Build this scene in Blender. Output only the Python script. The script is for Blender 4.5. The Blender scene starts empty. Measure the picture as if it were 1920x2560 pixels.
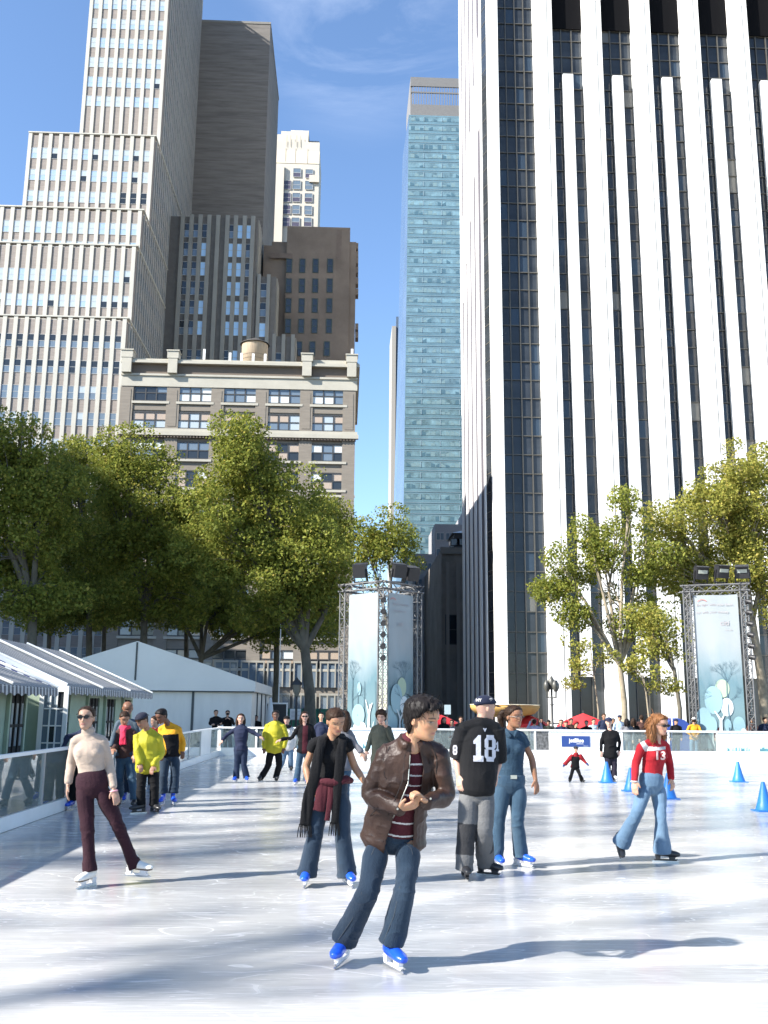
import bpy, bmesh, math, random
import numpy as np
from mathutils import Vector, Matrix, noise
from mathutils.bvhtree import BVHTree
sc = bpy.context.scene
COL = sc.collection
R = math.radians
random.seed(7); rng = np.random.default_rng(7)
# ------------------------------------------------------------------ camera
F = 2437.; CX, CY, CH = 960., 1280., 1.65
PSI = R(2.2); TH = math.atan(500/F); RHO = R(0.53)
def cam_basis():
    f = np.array([math.sin(PSI)*math.cos(TH), math.cos(PSI)*math.cos(TH), math.sin(TH)])
    r = np.array([math.cos(PSI), -math.sin(PSI), 0.]); u = np.cross(r, f)
    c, s = math.cos(RHO), math.sin(RHO)
    return c*r+s*u, -s*r+c*u, f
CR, CU, CF = cam_basis()
CAM = np.array([0, 0, CH])
def ray(px, py): return CR*(px-CX)/F + CU*(CY-py)/F + CF
def at(px, py, Y):
    d = ray(px, py); return CAM + d*(Y/d[1])
def atX(px, py, X):
    d = ray(px, py); return CAM + d*(X/d[0])
def gnd(px, py, z=0.):
    d = ray(px, py); return CAM + d*((z-CH)/d[2])
def proj(p):
    v = np.asarray(p, float)-CAM; z = v @ CF
    return CX+F*(v @ CR)/z, CY-F*(v @ CU)/z
cd = bpy.data.cameras.new('camera'); co = bpy.data.objects.new('camera', cd); COL.objects.link(co)
cd.sensor_fit = 'VERTICAL'; cd.sensor_height = 36; cd.lens = F/2560*36; cd.clip_start = .1; cd.clip_end = 3000
co.matrix_world = Matrix([[CR[0], CU[0], -CF[0], 0], [CR[1], CU[1], -CF[1], 0], [CR[2], CU[2], -CF[2], CH], [0, 0, 0, 1]])
sc.camera = co
# ------------------------------------------------------------------ tagging
def tag(o, label=None, cat=None, group=None, kind=None):
    if label: o['label'] = label
    if cat: o['category'] = cat
    if group: o['group'] = group
    if kind: o['kind'] = kind
    return o
def thing(name, loc, label, cat, group=None):
    o = bpy.data.objects.new(name, None); COL.objects.link(o); o.location = Vector([float(v) for v in loc]); o.empty_display_size = .1
    return tag(o, label, cat, group)
def link(name, me, parent=None):
    o = bpy.data.objects.new(name, me); COL.objects.link(o)
    if parent is not None: o.parent = parent
    return o
def origin(o):
    v = Vector((0, 0, 0))
    while o is not None:
        v = v + o.location; o = o.parent
    return v
# ------------------------------------------------------------------ materials
MATS = {}
def pm(name, col, rough=.6, metal=0., var=0., vscale=3., bump=0., bscale=40., spec=.5, stretch=(1, 1, 1), col2=None, coat=0., sheen=0., alpha=None, world=False):
    if name in MATS: return MATS[name]
    m = bpy.data.materials.new(name); m.use_nodes = True; nt = m.node_tree; b = nt.nodes['Principled BSDF']
    b.inputs['Base Color'].default_value = (*col, 1); b.inputs['Roughness'].default_value = rough; b.inputs['Metallic'].default_value = metal
    b.inputs['Specular IOR Level'].default_value = spec
    if coat: b.inputs['Coat Weight'].default_value = coat; b.inputs['Coat Roughness'].default_value = .12
    if sheen: b.inputs['Sheen Weight'].default_value = sheen
    if var or bump or col2:
        tc = nt.nodes.new('ShaderNodeTexCoord'); mp = nt.nodes.new('ShaderNodeMapping'); mp.inputs['Scale'].default_value = stretch
        nt.links.new(tc.outputs['Object'], mp.inputs['Vector'])
    if var or col2:
        n = nt.nodes.new('ShaderNodeTexNoise'); n.inputs['Scale'].default_value = vscale; n.inputs['Detail'].default_value = 6; n.inputs['Roughness'].default_value = .65
        nt.links.new(mp.outputs[0], n.inputs['Vector'])
        rp = nt.nodes.new('ShaderNodeValToRGB'); rp.color_ramp.elements[0].position = .3; rp.color_ramp.elements[1].position = .7
        c2 = col2 or tuple(min(1, c*(1+var)) for c in col); c1 = col if col2 else tuple(c*(1-var) for c in col)
        rp.color_ramp.elements[0].color = (*c1, 1); rp.color_ramp.elements[1].color = (*c2, 1)
        nt.links.new(n.outputs['Fac'], rp.inputs['Fac']); nt.links.new(rp.outputs['Color'], b.inputs['Base Color'])
    if bump:
        n2 = nt.nodes.new('ShaderNodeTexNoise'); n2.inputs['Scale'].default_value = bscale; n2.inputs['Detail'].default_value = 4
        nt.links.new(mp.outputs[0], n2.inputs['Vector'])
        bp = nt.nodes.new('ShaderNodeBump'); bp.inputs['Strength'].default_value = bump; bp.inputs['Distance'].default_value = .02
        nt.links.new(n2.outputs['Fac'], bp.inputs['Height']); nt.links.new(bp.outputs[0], b.inputs['Normal'])
    MATS[name] = m
    return m
def glass_mat(name, tint=(.8, .85, .85), refl=1.0, haze=.16):
    m = bpy.data.materials.new(name); m.use_nodes = True; nt = m.node_tree; nt.nodes.clear()
    o = nt.nodes.new('ShaderNodeOutputMaterial'); mx = nt.nodes.new('ShaderNodeMixShader'); t = nt.nodes.new('ShaderNodeBsdfTransparent'); g = nt.nodes.new('ShaderNodeBsdfGlossy')
    fr = nt.nodes.new('ShaderNodeFresnel'); fr.inputs['IOR'].default_value = 1.5
    ma = nt.nodes.new('ShaderNodeMath'); ma.operation = 'MULTIPLY'; ma.inputs[1].default_value = refl; ma.use_clamp = True
    t.inputs[0].default_value = (*tint, 1); g.inputs['Roughness'].default_value = .02
    nt.links.new(fr.outputs[0], ma.inputs[0]); nt.links.new(ma.outputs[0], mx.inputs[0]); nt.links.new(t.outputs[0], mx.inputs[1]); nt.links.new(g.outputs[0], mx.inputs[2]); d = nt.nodes.new('ShaderNodeBsdfDiffuse'); d.inputs[0].default_value = (.50, .58, .55, 1); m2 = nt.nodes.new('ShaderNodeMixShader'); m2.inputs[0].default_value = haze; nt.links.new(mx.outputs[0], m2.inputs[1]); nt.links.new(d.outputs[0], m2.inputs[2]); nt.links.new(m2.outputs[0], o.inputs[0])  # pale diffuse mixed in stands for reflected light and scuffs in the glass
    MATS[name] = m; return m
# ------------------------------------------------------------------ mesh builder (world coordinates)
class MB:
    def __init__(s): s.v = []; s.f = []; s.m = []; s.sm = []
    def add(s, vs, fs, mi=0, smooth=False):
        o = len(s.v); s.v.extend([tuple(map(float, v)) for v in vs])
        for f in fs: s.f.append([i+o for i in f]); s.m.append(mi); s.sm.append(smooth)
        return s
    def box(s, a, b, mi=0):
        x0, y0, z0 = a; x1, y1, z1 = b
        if x0 > x1: x0, x1 = x1, x0
        if y0 > y1: y0, y1 = y1, y0
        if z0 > z1: z0, z1 = z1, z0
        return s.add([(x0, y0, z0), (x1, y0, z0), (x1, y1, z0), (x0, y1, z0), (x0, y0, z1), (x1, y0, z1), (x1, y1, z1), (x0, y1, z1)],
                     [(0, 3, 2, 1), (4, 5, 6, 7), (0, 1, 5, 4), (1, 2, 6, 5), (2, 3, 7, 6), (3, 0, 4, 7)], mi)
    def quad(s, a, b, c, d, mi=0): return s.add([a, b, c, d], [(0, 1, 2, 3)], mi)
    def tube(s, p, q, r, r2=None, n=8, mi=0, smooth=True, caps=True):
        return s.path([p, q], [r, r if r2 is None else r2], n, mi, smooth, caps)
    def path(s, pts, rad, n=8, mi=0, smooth=True, caps=True):
        pts = [Vector(p) for p in pts]; rings = []; k = len(pts)
        if not hasattr(rad, '__len__'): rad = [rad]*k
        ref = None
        for i in range(k):
            t = (pts[min(i+1, k-1)]-pts[max(i-1, 0)]).normalized()
            if ref is None or abs(ref.dot(t)) > .95: ref = Vector((0, 0, 1)) if abs(t.z) < .9 else Vector((1, 0, 0))
            u = (ref-t*ref.dot(t)).normalized(); w = t.cross(u); ref = u
            rings.append([pts[i]+(u*math.cos(2*math.pi*j/n)+w*math.sin(2*math.pi*j/n))*rad[i] for j in range(n)])
        vs = [v for rg in rings for v in rg]; fs = []
        for i in range(k-1):
            for j in range(n): fs.append((i*n+j, i*n+(j+1) % n, (i+1)*n+(j+1) % n, (i+1)*n+j))
        s.add(vs, fs, mi, smooth)
        if caps: s.add(rings[0], [tuple(range(n-1, -1, -1))], mi); s.add(rings[-1], [tuple(range(n))], mi)
        return s
    def cyl(s, c, r, h, r2=None, n=20, mi=0): return s.tube(c, (c[0], c[1], c[2]+h), r, r2, n, mi)
    def lathe(s, c, prof, n=16, mi=0):
        vs = []; fs = []; k = len(prof)
        for (r, z) in prof:
            for j in range(n): vs.append((c[0]+r*math.cos(2*math.pi*j/n), c[1]+r*math.sin(2*math.pi*j/n), c[2]+z))
        for i in range(k-1):
            for j in range(n): fs.append((i*n+j, i*n+(j+1) % n, (i+1)*n+(j+1) % n, (i+1)*n+j))
        return s.add(vs, fs, mi, True)
    def mesh(s, name, mats, org=(0, 0, 0)):
        me = bpy.data.meshes.new(name); o = Vector(org)
        me.from_pydata([tuple(Vector(v)-o) for v in s.v], [], s.f)
        for m in (mats if isinstance(mats, (list, tuple)) else [mats]): me.materials.append(m)
        me.polygons.foreach_set('material_index', s.m); me.polygons.foreach_set('use_smooth', s.sm); me.update()
        return me
    def build(s, name, mats, parent=None):
        if not s.v: return None
        return link(name, s.mesh(name, mats, origin(parent) if parent is not None else (0, 0, 0)), parent)
def rebase(o, loc):
    loc = Vector([float(v) for v in loc]); o.data.transform(Matrix.Translation(-(loc-o.location))); o.location = loc; return o
def text_mesh(txt, size, extr=0., bold=0.):
    c = bpy.data.curves.new('t', 'FONT'); c.body = txt; c.size = size; c.extrude = extr; c.offset = bold; c.align_x = 'CENTER'; c.align_y = 'CENTER'; c.resolution_u = 3
    o = bpy.data.objects.new('t', c); COL.objects.link(o)
    bpy.context.view_layer.update()
    me = bpy.data.meshes.new_from_object(o.evaluated_get(bpy.context.evaluated_depsgraph_get()))
    bpy.data.objects.remove(o); bpy.data.curves.remove(c)
    vs = [v.co.copy() for v in me.vertices]; fs = [tuple(p.vertices) for p in me.polygons]; bpy.data.meshes.remove(me)
    return vs, fs
def put_text(mb, txt, size, pos, ux, uz, mi=0, bold=0., shear=0.):
    """flat lettering added to a builder; ux, uz: unit vectors along the line and up"""
    vs, fs = text_mesh(txt, size, 0, bold); p = Vector([float(a) for a in pos]); ux = Vector(ux); uz = Vector(uz)
    mb.add([p+ux*(v.x+shear*v.y)+uz*v.y for v in vs], fs, mi)
def copy_tree(o, parent=None):
    c = o.copy(); COL.objects.link(c)
    if parent is not None: c.parent = parent
    for ch in list(o.children): copy_tree(ch, c)
    return c
# ------------------------------------------------------------------ world and sun
SUN_EL = R(34); SUN_AZ = R(66)            # shadows run towards +X, a little +Y
w = bpy.data.worlds.new('World'); sc.world = w; w.use_nodes = True
nt = w.node_tree; bg = nt.nodes['Background']
sky = nt.nodes.new('ShaderNodeTexSky'); sky.sky_type = 'NISHITA'; sky.sun_disc = False
sky.sun_elevation = SUN_EL; sky.sun_rotation = R(66+180); sky.air_density = 1.0; sky.dust_density = .2; sky.ozone_density = 4.2
SKY_STRENGTH = .108
bg.inputs['Strength'].default_value = SKY_STRENGTH
tc = nt.nodes.new('ShaderNodeTexCoord')
mp = nt.nodes.new('ShaderNodeMapping'); mp.inputs['Scale'].default_value = (1.6, 1.6, 6.5); mp.inputs['Rotation'].default_value = (0, R(18), 0)
nz = nt.nodes.new('ShaderNodeTexNoise'); nz.inputs['Scale'].default_value = 3.2; nz.inputs['Detail'].default_value = 9; nz.inputs['Roughness'].default_value = .62; nz.inputs['Distortion'].default_value = .5
rp = nt.nodes.new('ShaderNodeValToRGB'); rp.color_ramp.elements[0].position = .44; rp.color_ramp.elements[1].position = .85
rp.color_ramp.elements[0].color = (0, 0, 0, 1); rp.color_ramp.elements[1].color = (.16, .16, .16, 1)
dn = nt.nodes.new('ShaderNodeVectorMath'); dn.operation = 'DOT_PRODUCT'; d0 = Vector(ray(900, 40)).normalized(); dn.inputs[1].default_value = d0
r2 = nt.nodes.new('ShaderNodeMapRange'); r2.inputs['From Min'].default_value = .9925; r2.inputs['From Max'].default_value = 1.0; r2.interpolation_type = 'SMOOTHSTEP'
mu = nt.nodes.new('ShaderNodeMath'); mu.operation = 'MULTIPLY'
mx = nt.nodes.new('ShaderNodeMix'); mx.data_type = 'RGBA'; mx.inputs['B'].default_value = (9, 9.3, 9.8, 1)
L = nt.links.new
L(tc.outputs['Generated'], mp.inputs[0]); L(mp.outputs[0], nz.inputs['Vector']); L(nz.outputs['Fac'], rp.inputs[0])
L(tc.outputs['Generated'], dn.inputs[0]); L(dn.outputs['Value'], r2.inputs['Value']); L(r2.outputs[0], mu.inputs[0]); L(rp.outputs[0], mu.inputs[1])
L(mu.outputs[0], mx.inputs['Factor']); L(sky.outputs[0], mx.inputs['A']); L(mx.outputs['Result'], bg.inputs['Color'])
sd = bpy.data.lights.new('sun', 'SUN'); so = bpy.data.objects.new('sun', sd); COL.objects.link(so)
sd.energy = 5.0; sd.angle = R(.9); sd.color = (1, .955, .885)
SUNV = Vector((math.sin(SUN_AZ)*math.cos(SUN_EL), math.cos(SUN_AZ)*math.cos(SUN_EL), -math.sin(SUN_EL)))
so.rotation_euler = SUNV.to_track_quat('-Z', 'Y').to_euler(); so.location = (-40, -20, 60)
sc.view_settings.view_transform = 'Standard'; sc.view_settings.look = 'None'; sc.view_settings.gamma = 1; sc.view_settings.exposure = 1.45
sc.render.engine = 'CYCLES'
cy = sc.cycles; cy.max_bounces = 6; cy.diffuse_bounces = 3; cy.glossy_bounces = 3; cy.transmission_bounces = 4; cy.transparent_max_bounces = 10; cy.use_denoising = True; cy.caustics_reflective = False; cy.caustics_refractive = False
cy.use_adaptive_sampling = True; cy.adaptive_threshold = .02; cy.sample_clamp_indirect = 6
# ------------------------------------------------------------------ ground and ice
def ground_mat():
    return pm('paving', (.20, .19, .17), .85, var=.25, vscale=.6, bump=.2, bscale=6)
g = MB(); g.quad((-900, -300, -.06), (900, -300, -.06), (900, 1500, -.06), (-900, 1500, -.06)); tag(g.build('ground', ground_mat()), kind='structure')
g = MB(); g.quad((-400, 96, -.056), (400, 96, -.056), (400, 118, -.056), (-400, 118, -.056))
g.build('road', pm('asphalt', (.05, .05, .05), .85, var=.2, vscale=1)); tag(bpy.data.objects['road'], kind='structure')
g = MB(); g.quad((-60, -8, -.052), (-4.75, -8, -.052), (-4.75, 39, -.052), (-60, 39, -.052)); tag(g.build('walkway', pm('walkway_mat', (.20, .25, .22), .8, var=.2, vscale=2)), kind='structure')
BX = -4.6; BY = 37.5; BXR = 27.0
def ice_mat():
    m = bpy.data.materials.new('ice'); m.use_nodes = True; nt = m.node_tree; b = nt.nodes['Principled BSDF']; L = nt.links.new; N = nt.nodes.new
    tc = N('ShaderNodeTexCoord')
    def noise_(scale, rot, st, det=5, dist=0., rough=.6):
        mp = N('ShaderNodeMapping'); mp.inputs['Rotation'].default_value = (0, 0, R(rot)); mp.inputs['Scale'].default_value = (st[0], st[1], 1)
        n = N('ShaderNodeTexNoise'); n.inputs['Scale'].default_value = scale; n.inputs['Detail'].default_value = det; n.inputs['Distortion'].default_value = dist; n.inputs['Roughness'].default_value = rough
        L(tc.outputs['Object'], mp.inputs[0]); L(mp.outputs[0], n.inputs['Vector']); return n.outputs['Fac']
    def ramp(f, p0, p1, v0=0., v1=1.):
        r = N('ShaderNodeMapRange'); r.inputs['From Min'].default_value = p0; r.inputs['From Max'].default_value = p1; r.inputs['To Min'].default_value = v0; r.inputs['To Max'].default_value = v1; L(f, r.inputs['Value']); return r.outputs[0]
    def math_(op, a, b_):
        x = N('ShaderNodeMath'); x.operation = op
        for i, q in enumerate((a, b_)):
            if isinstance(q, float): x.inputs[i].default_value = q
            else: L(q, x.inputs[i])
        return x.outputs[0]
    # blade scratches: thin bright lines where warped bands of several directions cross a narrow value
    scr = None
    for i, (rot, sx, sy, sc_) in enumerate([(20, .10, 3.0, 2.6), (-35, .12, 2.6, 2.2), (70, .16, 3.0, 2.0), (5, .06, 3.4, 3.4), (-60, .14, 2.4, 2.8), (112, .1, 3.2, 3.1), (40, .5, 1.2, 1.1), (-15, .4, 1.4, 1.3), (85, .45, 1.1, 1.5)]):
        n = noise_(sc_, rot, (sx, sy), 2, 1.1)
        a = math_('ABSOLUTE', math_('SUBTRACT', n, .5), 0.)
        s_ = ramp(a, .0, .013, 1., 0.)
        mask = ramp(noise_(.9, rot+40, (1, 1), 3), .42, .66)
        s_ = math_('MULTIPLY', s_, mask)
        scr = s_ if scr is None else math_('MAXIMUM', scr, s_)
    big = noise_(.35, 15, (.5, 1.2), 7, .4); fine = noise_(7., 10, (.25, 1.6), 6, .3)
    mixc = N('ShaderNodeMix'); mixc.data_type = 'RGBA'; mixc.inputs['A'].default_value = (.395, .39, .38, 1); mixc.inputs['B'].default_value = (.495, .49, .48, 1)
    fac = math_('ADD', math_('MULTIPLY', ramp(big, .3, .7), .55), math_('MULTIPLY', ramp(fine, .3, .7), .4)); L(fac, mixc.inputs['Factor'])
    mix2 = N('ShaderNodeMix'); mix2.data_type = 'RGBA'; mix2.inputs['B'].default_value = (.68, .675, .66, 1); L(mixc.outputs['Result'], mix2.inputs['A']); L(math_('MULTIPLY', scr, .8), mix2.inputs['Factor'])
    L(mix2.outputs['Result'], b.inputs['Base Color'])
    rg = math_('ADD', ramp(big, .3, .7, .10, .24), math_('MULTIPLY', scr, .2)); L(rg, b.inputs['Roughness'])
    b.inputs['IOR'].default_value = 1.31; b.inputs['Specular IOR Level'].default_value = .5
    bp = N('ShaderNodeBump'); bp.inputs['Strength'].default_value = .10; bp.inputs['Distance'].default_value = .01
    h = math_('ADD', math_('MULTIPLY', fine, .5), math_('MULTIPLY', scr, -.4)); L(h, bp.inputs['Height']); L(bp.outputs[0], b.inputs['Normal'])
    return m
g = MB(); g.quad((BX+.02, -8, 0), (BXR, -8, 0), (BXR, BY-.02, 0), (BX+.02, BY-.02, 0)); tag(g.build('ice', ice_mat()), kind='structure')
# ------------------------------------------------------------------ generic facade helpers
def windows_on(parent, items, mats, cap=100):
    """items: (size_key, builder); the largest ones become parts of their own, the rest one part"""
    items.sort(key=lambda t: -t[0]); rest = MB()
    for i, (k, mb) in enumerate(items):
        if i < cap: mb.build('window', mats, parent)
        else:
            o = len(rest.v); rest.v += mb.v; rest.f += [[a+o for a in f] for f in mb.f]; rest.m += mb.m; rest.sm += mb.sm
    if rest.v: tag(rest.build('window_field', mats, parent), kind='stuff')
    return items
def inview(x, y, z, mg=40):
    px, py = proj((x, y, z)); return -mg < px < 1920+mg and -mg < py < 2560+mg
def win_front(x0, x1, z0, z1, y, gm, cols=1, rows=2, fr=.07, dep=.06, fm=0):
    """a window looking towards -Y: frame bars and panes; material slot gm for the panes, fm for the frame"""
    m = MB(); fr_ = fr
    m.box((x0, y-dep, z0), (x0+fr_, y, z1), fm); m.box((x1-fr_, y-dep, z0), (x1, y, z1), fm)
    m.box((x0+fr_, y-dep, z1-fr_), (x1-fr_, y, z1), fm); m.box((x0+fr_, y-dep, z0), (x1-fr_, y, z0+fr_), fm)
    gl = gm if isinstance(gm, list) else [gm]*(cols*rows)
    k = 0
    for i in range(cols):
        xa = x0+fr_+(x1-x0-2*fr_)*i/cols; xb = x0+fr_+(x1-x0-2*fr_)*(i+1)/cols
        if i: m.box((xa-fr_/2, y-dep*.9, z0+fr_), (xa+fr_/2, y, z1-fr_), fm)
        for j in range(rows):
            za = z0+fr_+(z1-z0-2*fr_)*j/rows; zb = z0+fr_+(z1-z0-2*fr_)*(j+1)/rows
            if j: m.box((xa+fr_/2, y-dep*.8, za-fr_/2), (xb-fr_/2, y, za+fr_/2), fm)
            m.quad((xa, y-dep*.4, za), (xb, y-dep*.4, za), (xb, y-dep*.4, zb), (xa, y-dep*.4, zb), gl[k % len(gl)]); k += 1
    return m
def pane(name, col, rough=.08, spec=.6, ior=1.5): 
    m = pm(name, col, rough, spec=spec); return m
G_DARK = pane('pane_dark', (.025, .03, .035)); G_SKY = pane('pane_sky', (.32, .42, .52), .05, 1.0); G_BLIND = pane('pane_blind', (.40, .45, .47), .12); G_TAN = pane('pane_shade', (.42, .33, .25), .12); G_MID = pane('pane_mid', (.14, .18, .22), .06, .8); G_WARM = pane('pane_white', (.62, .63, .60), .12)  # pane_sky: the reflected sky is put into its base colour
FR_WHITE = pm('frame_white', (.42, .42, .40), .5); FR_DARK = pm('frame_dark', (.04, .04, .04), .5)
# ------------------------------------------------------------------ striped stepped tower
CREAM = pm('limestone', (.46, .445, .39), .75, var=.07, vscale=.25, bump=.1, bscale=4)
SPAN = pm('spandrel_brick', (.25, .218, .195), .85, var=.14, vscale=1.6, stretch=(.4, .4, 3), bump=.15, bscale=8)
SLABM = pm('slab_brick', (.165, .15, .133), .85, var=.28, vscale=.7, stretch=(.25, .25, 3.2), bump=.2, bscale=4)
SHADEPIER = pm('shaded_limestone', (.29, .285, .265), .8, var=.1, vscale=.3)  # same limestone, greyer and darker: the flank's shade put into its colour
TX = -31.3; TB = 176.
tw = thing('stepped_tower', (-45, 150, 0), 'tall setback tower with cream vertical stripes and a blank dark brick slab', 'tower')
steps = [  # front Y, left X, z0, z1, window rows (image y of row centres)
    (130.0, -62., 0., at(318, 803, 130)[2], [854, 918, 982, 1048, 1114, 1180, 1245, 1310, 1375, 1440, 1505, 1570, 1635], 27.),
    (132.6, -62., None, at(343, 622, 132.6)[2], [690, 753], 26.),
    (134.9, -60., None, at(356, 532, 134.9)[2], [571, 619], 26.),
    (140.0, at(64, 430, 140)[0], None, at(387, 347, 140)[2], [387, 441, 494], 25.),
    (144.2, at(212, 170, 144.2)[0], None, 144.0, [10, 59, 107, 156, 205, 253], 23.)]
core = MB(); pier = MB(); prevz = 0.; witems = []
PW = 1.53
for (Y, xl, z0, z1, rows, pp) in steps:
    z0 = prevz
    core.box((xl, Y, z0), (TX, TB if Y < 144 else TB, z1))
    n = int(round((TX-xl-.62)/PW)); pitch = (TX-xl-.62)/n
    for i in range(n+1):
        x = xl+i*pitch; pier.box((x, Y-.13, z0), (x+.56, Y-.003, z1+.35))
        if i < n and inview(x+1, Y, (z0+z1)/2, 500):
            for ry in rows:
                zc = at(300, ry, Y)[2]-.12
                if zc-1 < z0-1.2 or zc+.95 > z1: continue
                if not inview(x+.9, Y, zc): continue
                zlo = max(zc-.95, z0+.05); rr = random.random(); hi = ry < 700
                g_ = [2, 2] if rr < .45 else ([1, 2] if rr < .8 else ([3, 2] if rr < .9 else [1, 1]))
                if ry in (854, 918): g_ = [4, 3] if rr < .75 else [3, 3]
                elif ry > 960: g_ = [4, 4] if rr < .8 else [4, 2]
                elif ry == 494 and (i > n-4): g_ = [3, 3]
                px, py = proj((x+.9, Y, zc))
                wt = (-py if 0 < px < 1920 and 0 < py < 1010 else -9999)
                witems.append((-abs(py-600) if py < 1040 else -5000, win_front(x+.56+.02, x+pitch-.02, zlo, zc+.95, Y-.01, g_, 1, 2, .05, .05)))
    band = MB(); band.box((xl-.05, Y-.2, z1+.353), (TX+.25, Y+.6, z1+.55)); band.build('coping', CREAM, tw); band = MB(); band.box((TX-.2, Y+.603, z1+.352), (TX+.25, TB, z1+.55)); band.build('coping', CREAM, tw)
    ys = Y+.9                                               # right-hand flank: stripes receding
    while ys < TB-1:
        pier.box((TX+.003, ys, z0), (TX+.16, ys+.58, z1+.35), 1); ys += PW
    prevz = z1
core.build('wall', SPAN, tw); pier.build('stone_piers', [CREAM, SHADEPIER], tw)
# dark window slots between the stripes of the flank
sl = MB(); prevz = 0
for (Y, xl, z0, z1, rows, pp) in steps:
    z = max(prevz+1., 20); 
    while z+1.9 < z1:
        ys = Y+.9+.6
        while ys < TB-2: sl.box((TX+.002, ys, z), (TX+.03, ys+PW-.62, z+1.8)); ys += PW
        z += 3.65
    prevz = z1
tag(sl.build('flank_windows', G_MID, tw), kind='stuff')
SX1 = at(676, 62, 175)[0]; SZ = at(640, 60, 175)[2]
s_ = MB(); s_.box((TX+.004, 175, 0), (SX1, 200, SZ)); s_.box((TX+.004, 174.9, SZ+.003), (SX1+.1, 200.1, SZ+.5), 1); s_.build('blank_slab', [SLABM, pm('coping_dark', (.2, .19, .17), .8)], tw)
# shaded lower annex with its three steps
AN = 155.
xa = [at(645, 560, AN)[0], at(690, 700, AN)[0], at(736, 845, AN)[0]]; za = [at(560, 544, AN)[2], at(670, 690, AN)[2], at(715, 838, AN)[2]]
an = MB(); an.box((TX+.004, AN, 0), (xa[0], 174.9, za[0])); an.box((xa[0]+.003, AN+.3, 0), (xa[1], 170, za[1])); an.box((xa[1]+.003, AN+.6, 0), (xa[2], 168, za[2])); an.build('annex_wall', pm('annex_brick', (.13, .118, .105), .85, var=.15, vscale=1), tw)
ap = MB()
def px_x(zbx, y=900): return at(420+zbx*.3014, 800, AN)[0]
pc = [65, 140, 215, 290, 365, 445, 515, 590, 660]
for k in pc: x = px_x(k+15); ap.box((x-.35, AN-.35, 0), (x+.35, AN-.004, za[0]+.3))
for k in (735, 815, ): x = px_x(k+8); ap.box((x-.3, AN-.05, 0), (x+.3, AN+.296, za[1]+.3))
for k in (885, 962, 1040): x = px_x(k); ap.box((x-.3, AN+.25, 0), (x+.3, AN+.596, za[2]+.3))
for xx, yy, z in ((xa[0], AN, za[0]), (xa[1], AN+.3, za[1]), (xa[2], AN+.6, za[2])):
    y2 = yy+.6
    while y2 < 166: ap.box((xx+.003, y2, 0), (xx+.2, y2+.7, z)); y2 += 1.2
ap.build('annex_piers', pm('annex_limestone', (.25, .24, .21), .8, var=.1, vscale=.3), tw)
for zy in (195, 350, 510, 670, 830, 1000, 1240):
    zc = at(560, 520+zy*.3014, AN)[2]
    for zx, yy in ((120, 0), (195, 0), (268, 0), (487, 0), (560, 0), (632, 0), (772, .3), (925, .6)):
        top = za[0] if yy == 0 else (za[1] if yy == .3 else za[2])
        if zc+1.3 > top: continue
        x = px_x(zx)
        r_ = random.random(); bl = zx in (268, 487, 560, 632, 772, 925)
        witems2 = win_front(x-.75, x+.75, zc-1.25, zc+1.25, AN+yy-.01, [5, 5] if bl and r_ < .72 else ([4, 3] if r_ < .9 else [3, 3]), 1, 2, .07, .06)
        witems.append((-300 if bl else -350, witems2))
windows_on(tw, witems, [FR_WHITE, G_SKY, G_BLIND, G_DARK, G_MID, pm('pane_bright_sky', (.42, .62, .82), .05, spec=1.)])  # pane_bright_sky: a brighter sky reflection painted as base colour
# ------------------------------------------------------------------ cream-topped brick loft building
BB = 125.
TANB = pm('loft_brick', (.21, .182, .148), .85, var=.12, vscale=1.2, stretch=(.5, .5, 3), bump=.2, bscale=10); TERRA = pm('terracotta_trim', (.40, .375, .31), .7, var=.08, vscale=.5); DKBR = pm('dark_trim', (.14, .11, .085), .8)
bx0, bx1 = at(305, 1000, BB)[0], at(889, 1000, BB)[0]
def bz(y): return at(600, y, BB)[2]
br = thing('loft_building', ((bx0+bx1)/2, BB+10, 0), 'brown brick loft building with a cream cornice and wide windows above the trees', 'building')
b_ = MB(); b_.box((bx0, BB, -.05), (bx1, BB+26, bz(920))); b_.build('wall', TANB, br)
c_ = MB()
c_.box((bx0-.15, BB-.30, bz(972)), (bx1+.2, BB-.003, bz(946)))            # plain frieze band
c_.box((bx0-.25, BB-.45, bz(946)+.003), (bx1+.3, BB-.004, bz(941)))
c_.box((bx0-.3, BB-.75, bz(916)), (bx1+.5, BB+26.2, bz(909)))         # projecting cornice
c_.box((bx0-.2, BB-.4, bz(909)+.003), (bx1+.35, BB+.5, bz(904)))
c_.box((bx0-.2, BB-.35, bz(1084)), (bx1+.3, BB-.005, bz(1076))); c_.box((bx0-.2, BB-.6, bz(1094)), (bx1+.45, BB-.006, bz(1084)-.003))
c_.box((bx0-.1, BB-.2, bz(1240)), (bx1+.1, BB-.006, bz(1234))); c_.box((bx0-.1, BB-.35, bz(1530)), (bx1+.1, BB-.006, bz(1512)))
c_.build('cornice', TERRA, br)
f2 = MB(); f2.box((bx0+.2, BB-.12, bz(941)+.004), (bx1-.1, BB-.008, bz(916)-.004)); f2.box((bx0-.05, BB-.3, bz(1099)), (bx1+.1, BB-.007, bz(1094)-.004))
x = bx0
while x < bx1: f2.box((x, BB-.52, bz(1099)), (x+.2, BB-.302, bz(1095))); x += .42
f2.build('frieze', DKBR, br)
for zx, s in ((555, 1), (752, 1), (1328, 1), (1520, 1)):
    x = at(zx*.5787, 900, BB)[0]; p_ = MB()
    p_.box((x-.62, BB-.95, bz(941)), (x+.62, BB-.452, bz(905))); p_.box((x-.75, BB-1.0, bz(905)+.003), (x+.75, BB+.6, bz(888))); p_.box((x-.85, BB-1.1, bz(888)+.003), (x+.85, BB+.7, bz(885)))
    p_.build('parapet_pedestal', TERRA, br)
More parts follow.
